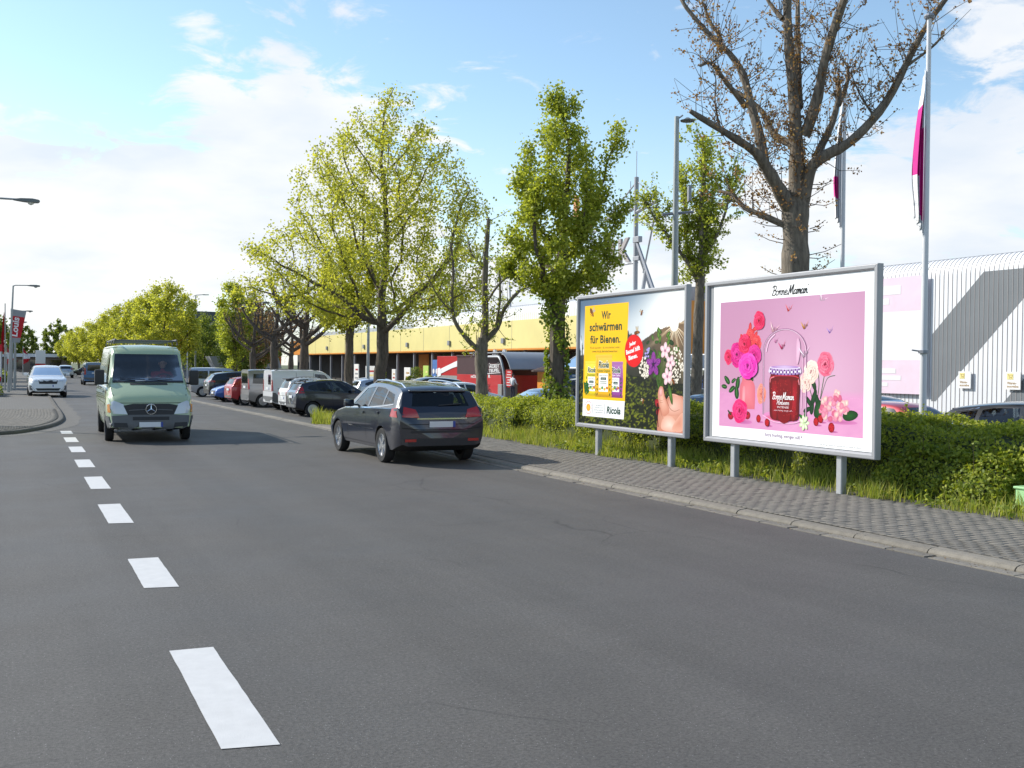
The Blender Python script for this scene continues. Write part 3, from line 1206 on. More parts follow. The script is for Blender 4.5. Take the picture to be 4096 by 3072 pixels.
def butterfly(A, a, b, s, c, rot=0, layer=7):
    d, l = mixc(c, (60, 10, 40), .3), mixc(c, (255, 255, 255), .25)

    def at(x, y):
        return (a + (x * math.cos(rot) - y * math.sin(rot)) * s / A.asp, b + (x * math.sin(rot) + y * math.cos(rot)) * s)
    A.poly([at(0, -.5), at(-.75, .65), at(-.55, .05)], l, layer)
    A.poly([at(0, -.5), at(-.55, .05), at(-.35, -.6)], d, layer)
    A.poly([at(0, -.5), at(.95, .45), at(.45, .05)], c, layer)
    A.poly([at(0, -.5), at(.45, .05), at(.5, -.2)], d, layer + .5)
    A.stroke([at(-.05, -.55), at(.02, .1)], s * .1, d, layer + 1, smooth=False)


# cursive capitals and small letters as pen strokes in a 1 x 1 cell, x height .5
SCRIPT = {
    'B': [[(.05, .0), (.22, .5), (.34, 1.0)], [(.02, .82), (.22, 1.02), (.55, 1.0), (.68, .85), (.55, .62), (.3, .52)], [(.3, .52), (.6, .5), (.66, .25), (.42, .0), (.1, .02), (.02, .12)]],
    'M': [[(.0, .05), (.08, .0), (.2, .4), (.38, 1.0)], [(.38, 1.0), (.36, .5), (.42, .1)], [(.42, .1), (.6, .6), (.86, 1.05)], [(.86, 1.05), (.78, .5), (.80, .05), (.9, .0), (1.0, .1)]],
    'H': [[(.05, .0), (.2, .5), (.3, 1.0)], [(.0, .8), (.12, .95), (.3, 1.0)], [(.12, .46), (.5, .54), (.8, .6)], [(.78, 1.0), (.6, .5), (.55, .05), (.68, .02)]],
    'o': [[(.3, .48), (.1, .4), (.06, .15), (.2, .0), (.42, .1), (.46, .34), (.3, .48)], [(.4, .4), (.6, .36)]],
    'n': [[(.0, .4), (.1, .48), (.12, .0)], [(.12, .2), (.3, .48), (.4, .4), (.38, .1), (.46, .0), (.58, .1)]],
    'm': [[(.0, .4), (.08, .48), (.1, .0)], [(.1, .2), (.24, .48), (.32, .4), (.3, .0)], [(.3, .2), (.44, .48), (.54, .4), (.52, .08), (.6, .0), (.7, .1)]],
    'e': [[(.06, .22), (.4, .3), (.38, .46), (.22, .48), (.06, .25), (.16, .0), (.38, .04), (.54, .16)]],
    'a': [[(.42, .42), (.2, .48), (.04, .2), (.16, .0), (.36, .14), (.44, .46)], [(.44, .46), (.4, .1), (.48, .0), (.62, .12)]],
    'i': [[(.06, .46), (.06, .06), (.16, .0), (.28, .1)], [(.09, .66), (.12, .7)]],
    'b': [[(.1, .95), (.06, .4), (.08, .03), (.3, .0), (.42, .2), (.34, .42), (.14, .34)], [(.36, .38), (.54, .36)]],
    'r': [[(.02, .4), (.12, .5), (.12, .0)], [(.12, .3), (.24, .46), (.4, .42)]],
    '.': [[(.02, .02), (.07, .05)]],
}
ADV = {'B': .62, 'M': .95, 'H': .75, 'o': .5, 'n': .5, 'm': .62, 'e': .46, 'a': .54, 'i': .22, 'b': .46, 'r': .34, '.': .14, ' ': .12}


def script(A, body, a0, b0, a1, h, c, w, layer=9, slant=.22):
    tot = sum(ADV[ch] for ch in body)
    sx = (a1 - a0) * A.asp / (tot * 1.0)
    x = 0
    for ch in body:
        for st in SCRIPT.get(ch, []):
            A.stroke([(a0 + (x + p[0] * 1.0 + slant * p[1] * .6) * sx / A.asp, b0 + p[1] * h) for p in st], w * (1.35 if ch in 'BMH' else 1), c, layer, w1=w * .8)
        x += ADV[ch]


# ---- poster with the jam jar
P2 = Art(3.58 / 2.505)
P2.rect(0, 0, 1, 1, WHITE, 0)
PL, PR, PB, PT = .05, .943, .073, .89


def pinkbg(a, b):
    t = (b - PB) / (PT - PB)
    w = math.exp(-((a - .72) ** 2) / .10)
    if b > .292:
        c = mixc((206, 160, 186), (222, 184, 206), w)
        c = mixc(c, (198, 152, 182), max(0, t - .45) * .9)
    else:
        c = mixc((218, 158, 196), (232, 178, 210), fbm(a * 30, b * 60, 3) * .6 + w * .4)
    return c


P2.grid(PL, .292, PR, PT, 24, 14, pinkbg, 1)
P2.grid(PL, PB, PR, .2919, 60, 18, pinkbg, 1)
script(P2, 'Bonne Maman.', .405, .908, .628, .056, (14, 14, 14), .0062)
P2.ell(.631, .957, .004, .004, (60, 60, 60), layer=9, n=10)
P2.text('Extra fruchtig, weniger süß.*', .371, .026, .605, .055, (122, 28, 128), 9, bold=.015)
P2.text('* 30% weniger Zucker als klassische Bonne Maman Konfitüre', .702, .010, .933, .022, (90, 90, 90), 9)
# vase with roses
P2.smooth([(.196, .21), (.205, .197), (.29, .197), (.301, .21), (.302, .33), (.288, .375), (.281, .41), (.22, .41), (.212, .375), (.197, .33)], (236, 150, 160), 3, (222, 128, 142))
P2.smooth([(.215, .22), (.232, .22), (.235, .33), (.218, .33)], (246, 182, 188), 3.4, (238, 156, 166))
P2.ell(.25, .41, .04, .008, (180, 90, 110), (200, 110, 126), 3.4)
for i, (a, b, L, rr) in enumerate(((.105, .378, .075, 2.4), (.085, .335, .06, 3.0), (.14, .318, .07, 3.7), (.182, .36, .085, 1.4), (.175, .30, .09, 1.7), (.152, .375, .05, .6), (.276, .40, .06, -.9))):
    leaf2(P2, a, b, L, rr, (44, 112, 48), 3 + .3 * (i % 3), .5)
    P2.stroke([(a - .3 * L * math.cos(rr) / P2.asp, b - .3 * L * math.sin(rr)), (a + .4 * L * math.cos(rr) / P2.asp, b + .4 * L * math.sin(rr))], .003, (120, 170, 100), 4.5, smooth=False)
P2.stroke([(.16, .375), (.215, .41)], .005, (40, 90, 40), 2.8, smooth=False)
P2.stroke([(.315, .70), (.29, .64), (.265, .56)], .005, (150, 80, 60), 2.8)
MG, PK, CO = ((168, 8, 110), (226, 40, 150), (248, 120, 196)), ((186, 10, 70), (230, 40, 104), (250, 120, 160)), ((206, 50, 60), (238, 90, 100), (250, 150, 140))
rose(P2, .113, .53, .042, PK, 4, 1.2, 9)
rose(P2, .175, .545, .07, MG, 4, 1.15, 2)
rose(P2, .262, .655, .042, CO, 4, 1.3, 3)
rose(P2, .305, .61, .05, CO, 4, 1.1, 4)
for k in range(7):
    leaf2(P2, .25 + .05 * math.cos(k * 1.3), .665 + .055 * math.sin(k * 1.7), .06, 1.0 + k * .5, (240, 100, 104), 4.2 + .2 * (k % 2), .5, (206, 50, 60))
rose(P2, .229, .612, .06, PK, 7.0, 1.05, 5)
rose(P2, .296, .54, .062, MG, 7.0, 1.1, 6)
rose(P2, .325, .757, .052, PK, 7.0, 1.15, 7, 8)
rose(P2, .256, .47, .092, ((196, 20, 150), (238, 66, 190), (252, 140, 220)), 11, .86, 8, 8)
rose(P2, .345, .295, .042, ((224, 110, 110), (244, 160, 140), (252, 200, 180)), 3.2, 1.5, 10, 8)
# rose lying on the table, with its shadow cloth tone in the print
P2.ell(.225, .112, .085, .016, (196, 118, 170), (216, 142, 190), 2.2)
rose(P2, .199, .181, .072, ((190, 16, 90), (236, 48, 130), (250, 130, 180)), 5, 1.08, 11, 9)
for (a, b) in ((.135, .145), (.252, .155)):
    P2.ell(a, b, .03, .026, (214, 40, 80), (150, 20, 50), 4)
    leaf2(P2, a - .01, b + .02, .05, 2.4, (60, 100, 50), 4.4, .3)
# glass dome
dome = [(.357, .165)] + [(.354, .45 + .01 * k) for k in range(0, 12, 3)]
ar = [(.49 + .135 * math.cos(math.pi - k * math.pi / 16), .565 + .135 * math.sin(k * math.pi / 16)) for k in range(17)]
dome = [(.357, .165)] + ar + [(.629, .17)]
P2.fan(dome, (220, 182, 204), (210, 166, 192), 2.2, ctr=(.49, .45))
P2.stroke(dome, .0055, (180, 136, 168), 6, smooth=False)
P2.stroke([(.49 + (p[0] - .49) * .975, p[1] - .004) for p in dome], .0025, (246, 226, 238), 6.1, smooth=False)
P2.ell(.493, .162, .195, .035, (214, 140, 186), (228, 158, 200), 2.4)
P2.stroke([(.375, .56), (.392, .625), (.43, .668)], .006, (246, 220, 236), 6.3)
P2.smooth([(.565, .50), (.578, .49), (.59, .58), (.578, .64), (.566, .62)], (236, 206, 224), 6.2, (224, 182, 206))
P2.stroke([(.6, .22), (.604, .40), (.602, .55)], .004, (240, 208, 226), 6.2)
P2.stroke([(.357, .165), (.42, .132), (.49, .124), (.57, .132), (.629, .17)], .006, (240, 196, 222), 6.1)
# jar
P2.ell(.44, .15, .10, .02, (226, 96, 120), (222, 140, 180), 2.8)
P2.smooth([(.408, .155), (.45, .138), (.493, .135), (.54, .14), (.581, .155), (.586, .25), (.59, .37), (.584, .405), (.565, .428), (.425, .428), (.404, .405), (.398, .37), (.402, .25)], (150, 10, 34), 7, (122, 6, 26))
P2.smooth([(.42, .17), (.448, .155), (.45, .36), (.43, .38), (.415, .36)], (186, 26, 50), 7.3, (146, 12, 36))
P2.smooth([(.54, .16), (.566, .165), (.575, .36), (.556, .385), (.545, .36)], (196, 40, 62), 7.3, (146, 12, 36))
P2.smooth([(.46, .148), (.53, .148), (.535, .37), (.495, .385), (.455, .37)], (132, 4, 26), 7.3, (150, 12, 36))
for k in range(60):
    P2.ell(rnd.uniform(.41, .578), rnd.uniform(.16, .385), .003, .003, (206, 70, 60), layer=7.7, n=6)
P2.stroke([(.405, .40), (.45, .412), (.55, .412), (.583, .40)], .006, (206, 70, 90), 8)
P2.stroke([(.403, .37), (.408, .395), (.43, .405)], .006, (236, 150, 160), 8)
P2.stroke([(.586, .36), (.581, .392)], .006, (240, 170, 180), 8, smooth=False)
P2.smooth([(.399, .428), (.495, .419), (.591, .428), (.591, .459), (.578, .469), (.495, .476), (.41, .469), (.399, .459)], (244, 236, 244), 8, (226, 214, 232))
nst = 17
for k in range(nst):
    a = lerp(.401, .589, (k + .5) / nst)
    sg = .0045
    for j, (b0, b1) in enumerate(((.424, .436), (.436, .448), (.448, .459))):
        dip = .008 * (1 - ((a - .495) / .096) ** 2)
        c = (108, 50, 140) if (k + j) % 2 == 0 else ((176, 140, 196) if k % 2 else (240, 234, 244))
        P2.rect(a - sg, b0 - dip, a + sg, b1 - dip, c, 8.4)
P2.ell(.495, .466, .125, .009, (232, 214, 236), (180, 140, 200), 8.6)
script(P2, 'Bonne Maman.', .42, .268, .558, .042, (252, 246, 246), .0042, 10)
script(P2, 'Himbeere', .448, .236, .526, .03, (252, 240, 240), .003, 10)
P2.text('INTENSE', .452, .214, .524, .226, (250, 230, 232), 10)
P2.text('– extra fruchtig, weniger süß –', .425, .193, .55, .205, (246, 214, 220), 10, shear=.3)
# right-hand flowers
for (p, w) in (([(.694, .44), (.70, .36), (.69, .27), (.68, .21)], .006), ([(.735, .45), (.72, .36), (.708, .28)], .006), ([(.66, .40), (.672, .33), (.668, .22)], .006), ([(.79, .42), (.75, .405), (.728, .35), (.71, .28)], .004), ([(.645, .34), (.66, .28), (.65, .2)], .006)):
    P2.stroke(p, w, (58, 110, 56), 3)
for i, (a, b, L, rr) in enumerate(((.668, .37, .09, 2.0), (.64, .265, .08, 2.3), (.672, .29, .10, 1.2), (.692, .265, .10, 1.9), (.72, .265, .06, .5), (.635, .215, .075, .4), (.66, .235, .1, 1.5))):
    leaf2(P2, a, b, L, rr, (44, 96, 56), 3.4 + .3 * (i % 3), .38)
P2.smooth([(.672, .19), (.69, .165), (.728, .17), (.73, .24), (.705, .275), (.682, .25)], (50, 116, 56), 4.6, (24, 70, 34))
rose(P2, .655, .44, .06, ((240, 196, 190), (250, 228, 214), (254, 246, 236)), 5, 1.1, 21, 8)
rose(P2, .622, .375, .05, ((236, 180, 176), (250, 220, 208), (254, 242, 230)), 5, 1.2, 22, 8)
rose(P2, .735, .485, .064, ((204, 60, 100), (236, 120, 150), (252, 200, 214)), 5, 1.12, 23, 9)
qq = random.Random(31)
for k in range(46):
    t, r_ = qq.uniform(0, 6.28), math.sqrt(qq.uniform(0, 1))
    a, b = .782 + .075 * r_ * math.cos(t), .243 + .082 * r_ * math.sin(t)
    c = qq.choice([(248, 206, 206), (250, 226, 214), (240, 170, 190), (226, 130, 160), (252, 236, 220)])
    P2.ell(a, b, .021, .017, c, mixc(c, (190, 90, 120), .35), 6 + .5 * (k % 7), rot=qq.uniform(0, 3), n=10, wob_=.15)
leaf2(P2, .875, .195, .12, .15, (40, 110, 40), 5, .5)
P2.ell(.83, .155, .12, .014, (200, 122, 170), (218, 146, 192), 2.3)
for i, (a, b) in enumerate(((.328, .139), (.387, .119), (.686, .146), (.712, .165), (.773, .119))):
    s_ = .024 + .004 * (i == 4)
    P2.ell(a + .012, b - s_ * .85, s_ * 1.3, .006, (186, 100, 150), (214, 142, 188), 2.4)
    P2.ell(a, b, s_ * .9, s_ * 1.05, (206, 30, 50), (150, 10, 30), 7.5)
    for k in range(12):
        t = k * 2.4
        rr = s_ * .72 * math.sqrt((k + .5) / 12)
        P2.ell(a + rr * math.cos(t) / P2.asp, b + rr * math.sin(t), s_ * .2, s_ * .2, (236, 70, 84), (176, 16, 36), 8.0 + .4 * (k % 2), n=8)
for k in range(7):
    t = k * .9
    leaf2(P2, .617 + .022 * math.cos(t) / P2.asp, .135 + .026 * math.sin(t), .045, t, (246, 250, 232), 6 + .3 * (k % 2), .55, (206, 222, 176))
leaf2(P2, .624, .178, .05, 1.7, (50, 150, 60), 5.5, .5)
leaf2(P2, .597, .172, .04, 2.6, (60, 150, 70), 5.5, .5)
for (a, b, s_, c, rr) in ((.515, .828, .033, (226, 62, 36), .1), (.425, .71, .042, (250, 214, 216), -.15), (.612, .72, .034, (222, 164, 40), .2), (.715, .873, .036, (246, 232, 240), -.5),
                          (.758, .684, .028, (160, 126, 210), .3), (.476, .602, .034, (214, 40, 116), .3), (.612, .56, .045, (240, 226, 238), .2), (.435, .633, .022, (230, 150, 196), .3)):
    butterfly(P2, a, b, s_ * 1.25, c, rr)

# ---- poster with the bees
P1 = Art(3.63 / 2.55)
RID = [(-.01, .66), (.021, .709), (.03, .66), (.044, .60), (.10, .56), (.3, .60), (.47, .70), (.499, .735), (.515, .70), (.53, .712), (.56, .66), (.62, .64), (.65, .661), (.72, .70), (.787, .73), (.85, .742), (.909, .752), (1.01, .79)]
FLD = [(-.01, .44), (.2, .42), (.486, .41), (.6, .385), (.748, .37), (1.01, .34)]


def itp(tab, x):
    for (x0, y0), (x1, y1) in zip(tab, tab[1:]):
        if x <= x1:
            return lerp(y0, y1, (x - x0) / (x1 - x0))
    return tab[-1][1]


def bees_bg(a, b):
    ds = math.hypot((a - .909) * P1.asp, b - .756)
    glow = math.exp(-ds * 3.4)
    ang = math.atan2(b - .756, (a - .909) * P1.asp)
    ray = max(0, math.sin(ang * 9 + .6)) ** 6 * math.exp(-ds * 4.2) * (1 if b < .78 else .25)
    rid = itp(RID, a) + .012 * (fbm(a * 60, 1.5, 5) - .5)
    fld = itp(FLD, a) + .03 * (fbm(a * 25, 7.5, 8) - .5)
    if b > rid:
        c = mixc((196, 205, 212), (104, 128, 152), sstep(.70, 1.02, b + .12 * (.5 - a) - .2 * glow))
        c = mixc(c, (255, 253, 248), min(1, glow * 1.9))
    elif b > fld:
        n_ = fbm(a * 34 + b * 12, b * 40, 2)
        n2 = fbm(a * 90, b * 26, 4)
        c = mixc((46, 52, 54), (96, 96, 88), n_)
        if a < .06 and b > .55:
            c = mixc(c, (226, 230, 234), sstep(.42, .58, n2 + (b - .6)))
        c = mixc(c, (30, 38, 26), .45 * sstep(.55, .42, b) + .25 * sstep(.5, .7, a) * (1 - glow))
        c = mixc(c, (190, 150, 112), min(.6, glow * .95))
        c = mixc(c, (255, 232, 196), ray * .9)
    else:
        n_ = fbm(a * 70, b * 95, 6)
        n2 = fbm(a * 16, b * 20, 12)
        c = mixc((20, 27, 8), (58, 70, 18), n_)
        if n_ + .45 * (n2 - .5) > .58:
            c = mixc((88, 102, 24), (158, 158, 52), (n_ - .5) * 3)
        c = mixc(c, (18, 26, 8), .5 * sstep(.22, .36, b) * sstep(.45, .8, a))
    return c


P1.grid(0, 0, 1, 1, 190, 132, bees_bg, 0)
for k in range(16):
    t = R(180 + k * 11.5 + rnd.uniform(-2, 2)) if k < 14 else R(40 + 60 * (k - 14))
    Lr = rnd.uniform(.08, .2)
    P1.stroke([(.909, .756), (.909 + Lr * math.cos(t) / P1.asp, .756 + Lr * math.sin(t))], .008, (255, 240, 214), 1, w1=.0008, smooth=False)
P1.ell(.909, .758, .05, .05, (255, 255, 255), (255, 250, 240), 1.5)
YEL = (255, 205, 0)
P1.raw([(.048, .197), (.478, .197), (.504, .944), (.061, .944)], [(0, 1, 2, 3)], [YEL] * 4, 3)
P1.grid(.075, .20, .455, .56, 20, 14, lambda a, b: mixc(YEL, (255, 238, 150), 1.1 * math.exp(-((a - .27) / .13) ** 2 - ((b - .40) / .11) ** 2)), 3.5)
P1.raw([(.044, .06), (.468, .06), (.476, .197), (.048, .197)], [(0, 1, 2, 3)], [WHITE] * 4, 4)
GRN = (0, 84, 62)
P1.text('Wir', .236, .829, .33, .893, GRN, 6, bold=.032, spacing=1.04)
P1.text('schwärmen', .112, .737, .442, .806, GRN, 6, bold=.032, spacing=1.04)
P1.text('für Bienen.', .12, .64, .429, .706, GRN, 6, bold=.032, spacing=1.04)
P1.text('Ricola spendet – du entscheidest wofür:', .122, .594, .426, .616, (60, 84, 40), 6)
P1.text('www.ricola.de/mitschwaermen', .143, .569, .399, .588, (60, 84, 40), 6, bold=.012)


def bag(a0, b0, a1, b1, c, name, sub, lab, subc, layer):
    d, l = mixc(c, (90, 60, 0), .22), mixc(c, (255, 255, 255), .28)
    w = a1 - a0
    P1.raw([(a0, b0), (a1, b0), (a1 - .004, b0 + .02), (a1 + .003, (b0 + b1) / 2), (a1 - .003, b1 - .02), (a1, b1), (a0, b1), (a0 + .003, b1 - .02), (a0 - .003, (b0 + b1) / 2), (a0 + .004, b0 + .02)],
           [(0, 1, 2, 9), (9, 2, 3, 8), (8, 3, 4, 7), (7, 4, 5, 6)], [d, d, c, c, l, l, l, l, c, c], layer)
    P1.rect(a0, b1 - .022, a1, b1, mixc(l, d, .3), layer + .4, l)
    P1.rect(a0, b0, a1, b0 + .022, d, layer + .4, mixc(c, d, .5))
    P1.smooth([(a0 + w * .06, b0 + .05), (a0 + w * .12, b0 + .05), (a0 + w * .15, b1 - .05), (a0 + w * .07, b1 - .05)], l, layer + .4, c)
    la, lb, lc, ld = lab
    P1.rect(la, lb, lc, ld, (250, 250, 246), layer + .8)
    P1.text('zuckerfrei', la + (lc - la) * .28, ld - .047, lc - (lc - la) * .28, ld - .036, (250, 250, 250), layer + 1.7)
    P1.rect(la + (lc - la) * .2, ld - .052, lc - (lc - la) * .2, ld - .031, GRN, layer + 1.3)
    P1.text('Schweizer Kräuterbonbon', la + .004, ld - .022, lc - .004, ld - .010, (30, 60, 40), layer + 1.3)
    for k in range(2):
        P1.rect(la + .014, ld - .067 - .012 * k, lc - .014, ld - .062 - .012 * k, (120, 130, 120), layer + 1.3)
    for k, cc in enumerate(((236, 196, 40), (90, 150, 60), c, (200, 120, 30))):
        P1.ell(lerp(la + .012, lc - .010, k / 3), lb + .02 + .010 * (k % 2), .016, .012, mixc(cc, (255, 255, 255), .3), cc, layer + 1.3 + .4 * (k % 2), n=12)
    for k in range(5):
        for sd_ in (0, 1):
            aa = lerp(a0 + .008, la - .006, .5) if sd_ == 0 else lerp(lc + .006, a1 - .008, .5)
            leaf2(P1, aa, lerp(lb - .02, ld - .01, k / 4), .026, 1.2 + k * .9, (70, 130, 50), layer + 1.3, .5)
    nm, sb = name, sub
    P1.text('Ricola', nm[0] - .002, nm[1] - .012, nm[2] + .002, nm[3] + .006, (250, 250, 240), layer + 1.6, bold=.06, shear=.18)
    P1.text('Ricola', nm[0], nm[1] - .008, nm[2], nm[3], GRN, layer + 2.2, bold=.03, shear=.18)
    P1.text(sb[0], sb[1], sb[2], sb[3], sb[4], subc, layer + 2.2, bold=.008)


bag(.070, .225, .188, .50, (240, 218, 40), (.097, .418, .184, .452), ('Zitronenmelisse', .086, .381, .187, .403), (.099, .262, .176, .377), (30, 120, 50), 5)
bag(.344, .220, .456, .497, (166, 92, 168), (.344, .418, .431, .452), ('Alpen Salbei', .346, .379, .430, .402), (.350, .265, .421, .374), (250, 240, 250), 5)
bag(.180, .220, .349, .551, (236, 190, 36), (.213, .456, .318, .500), ('Kräuter Original', .2, .410, .328, .436), (.216, .262, .310, .405), (70, 120, 30), 8)
for k in range(9):
    leaf2(P1, .082 + .018 * math.cos(k * 2.2), .255 + .008 * k, .05, .5 + k * 1.1, (60, 140, 60), 8.5 + .3 * (k % 3), .5)
# partner strip: ring, rules, small print, logo (the mascot itself is left out)
for k in range(26):
    t0, t1 = 2 * math.pi * k / 26, 2 * math.pi * (k + .6) / 26
    P1.stroke([(.108 + .05 * math.cos(t0) / P1.asp, .13 + .05 * math.sin(t0)), (.108 + .05 * math.cos(t1) / P1.asp, .13 + .05 * math.sin(t1))], .006, (214, 60, 60), 5, smooth=False)
P1.ell(.108, .13, .032, .03, (250, 206, 90), (244, 176, 50), 5)
P1.stroke([(.1555, .168), (.1545, .088)], .0045, GRN, 5, smooth=False)
P1.stroke([(.280, .170), (.2785, .086)], .0045, GRN, 5, smooth=False)
for k, s_ in enumerate(('Die Initiative', '„Deutschland summt!"', 'und Ricola sind Partner', 'für den Bienenschutz')):
    w = (.06, .09, .1, .085)[k]
    P1.text(s_, .2175 - w / 2, .146 - k * .0185, .2175 + w / 2, .159 - k * .0185, GRN, 5)
P1.text('Ricola', .298, .092, .438, .15, GRN, 5.5, bold=.035, shear=.18)
# red bubble
P1.ell(.557, .578, .122, .122, (238, 28, 36), (228, 22, 32), 7, n=44)
P1.text('Jeder', .516, .602, .580, .640, WHITE, 9, rot=.20, bold=.03)
P1.text('Beutel hilft', .487, .548, .618, .583, WHITE, 9, rot=.20, bold=.03)
P1.text('Bienen.', .511, .505, .594, .540, WHITE, 9, rot=.20, bold=.03)
bee(P1, .135, .888, .045, 10, -.9)
bee(P1, .626, .858, .026, 7, 1.0)
bee(P1, .585, .712, .04, 10, .1)
bee(P1, .648, .208, .026, 7, 1.2)
bee(P1, .905, .362, .032, 13, 2.2)
# bunch of meadow flowers in the hand
for k in range(16):
    t = R(62 + k * 4.2)
    a, b = .795 + .24 * math.cos(t) / P1.asp, .32 + .26 * math.sin(t)
    P1.stroke([(.795 + rnd.uniform(-.01, .01), .24), (lerp(.795, a, .5) + .004, lerp(.30, b, .5)), (a, b)], .004, (96, 130, 60), 5 + .3 * (k % 3))
for k in range(26):
    t = rnd.uniform(.4, 2.8)
    r_ = rnd.uniform(.08, .36)
    leaf2(P1, .79 + r_ * .62 * math.cos(t) / P1.asp * 1.1, .36 + r_ * math.sin(t), rnd.uniform(.04, .075), rnd.uniform(0, 3), rnd.choice([(86, 130, 52), (120, 160, 70), (54, 92, 40)]), 5.5 + .3 * (k % 5), .5)
for (a, b) in ((.781, .72), (.775, .69), (.79, .66), (.86, .69), (.866, .66), (.858, .63), (.92, .588), (.935, .578)):
    leaf2(P1, a, b, .06, rnd.uniform(.6, 2.4), (128, 166, 72), 6.5, .5)
qq = random.Random(5)
for (ca, cb, ra, rb, nn) in ((.648, .46, .045, .07, 60), (.925, .47, .062, .13, 120), (.665, .405, .03, .035, 26)):
    for k in range(nn):
        t, r_ = qq.uniform(0, 6.28), math.sqrt(qq.uniform(0, 1))
        P1.ell(ca + ra * r_ * math.cos(t), cb + rb * r_ * math.sin(t), .008, .008, (250, 246, 236), (226, 216, 200), 6.5 + .3 * (k % 4), n=7)
for k in range(14):
    P1.ell(.676 + qq.uniform(-.022, .022), .575 + qq.uniform(-.055, .055), .012, .009, (206, 196, 236), (160, 146, 206), 7, n=8)
for (ca, cb, s_, r0) in ((.835, .575, .058, .2), (.88, .49, .054, 1.1), (.856, .392, .060, .5)):
    for k in range(5):
        t = r0 + k * 1.256
        P1.ell(ca + .55 * s_ * math.cos(t) / P1.asp, cb + .55 * s_ * math.sin(t), s_ * .52, s_ * .36, (252, 232, 232), (232, 196, 204), 8 + .4 * (k % 2), rot=t, n=14)
    P1.ell(ca, cb, s_ * .17, s_ * .2, (150, 90, 130), (200, 140, 160), 9, n=10)
for k in range(5):
    t = R(90) + k * 1.2566
    ca, cb = .736 + .044 * math.cos(t) / P1.asp, .478 + .044 * math.sin(t)
    P1.ell(ca, cb, .048, .026, (190, 104, 190), (150, 62, 156), 10, rot=t, n=18)
    for d in (-.22, 0, .22):
        P1.stroke([(.736, .478), (.736 + .072 * math.cos(t + d) / P1.asp, .478 + .072 * math.sin(t + d))], .0028, (96, 30, 126), 10.8, smooth=False)
P1.ell(.736, .478, .014, .014, (50, 14, 60), (80, 20, 90), 11.4)
# hand
SK, SD = (236, 190, 170), (206, 146, 124)
P1.smooth([(.775, .02), (.80, -.0), (.999, .0), (.999, .23), (.95, .262), (.90, .272), (.868, .25), (.83, .20), (.80, .17), (.78, .10)], (232, 184, 164), 8, SD)
P1.smooth([(.77, .17), (.752, .20), (.757, .225), (.785, .225), (.80, .19)], (206, 60, 70), 7.5, (150, 30, 46))
P1.smooth([(.778, .105), (.765, .13), (.77, .155), (.80, .155), (.805, .12)], (206, 60, 70), 7.5, (150, 30, 46))
P1.smooth([(.785, .035), (.772, .06), (.777, .085), (.805, .085), (.81, .05)], (206, 60, 70), 7.5, (150, 30, 46))
P1.smooth([(.83, .16), (.86, .19), (.885, .25), (.93, .268), (.985, .235), (.985, .15), (.93, .12), (.87, .12)], (240, 204, 188), 9, (220, 166, 146))
P1.smooth([(.785, .30), (.80, .322), (.822, .312), (.835, .26), (.862, .20), (.875, .14), (.83, .11), (.80, .15), (.785, .21), (.778, .26)], (240, 198, 178), 10, (214, 152, 130))
P1.smooth([(.79, .262), (.79, .30), (.803, .317), (.816, .305), (.815, .262), (.803, .25)], (242, 202, 196), 11, (220, 160, 156))
P1.smooth([(.81, .02), (.83, .10), (.90, .11), (.96, .03), (.9, .004)], (246, 220, 206), 9.5, (232, 184, 164))
leaf2(P1, .885, .265, .15, -1.25, (118, 156, 70), 12, .26)
CR = (176, 112, 92)
P1.stroke([(.835, .255), (.862, .205), (.885, .165), (.92, .15), (.96, .165)], .006, CR, 11.5, w1=.002)
P1.stroke([(.80, .17), (.812, .12), (.83, .09)], .005, CR, 11.5, w1=.001)
P1.stroke([(.795, .21), (.812, .205), (.828, .212)], .003, CR, 11.5, w1=.001)
P1.stroke([(.79, .225), (.81, .22), (.832, .228)], .0025, CR, 11.5, w1=.001)
P1.stroke([(.868, .25), (.90, .268), (.945, .258)], .004, (250, 224, 210), 11.5, w1=.001)
P1.stroke([(.775, .20), (.776, .12), (.784, .03)], .012, (70, 20, 24), 11, w1=.008)
P1.smooth([(.90, .02), (.99, .02), (.992, .14), (.95, .11)], (220, 160, 138), 11, (232, 184, 164))

M_FRAME = mat('billboard_frame', (.36, .36, .375), .45, metal=.25, var=(3, .06))
M_POST = mat('galvanised_post', (.44, .45, .46), .5, metal=.45, var=(8, .12))
M_BACK = mat('billboard_back', (.30, .31, .32), .6)


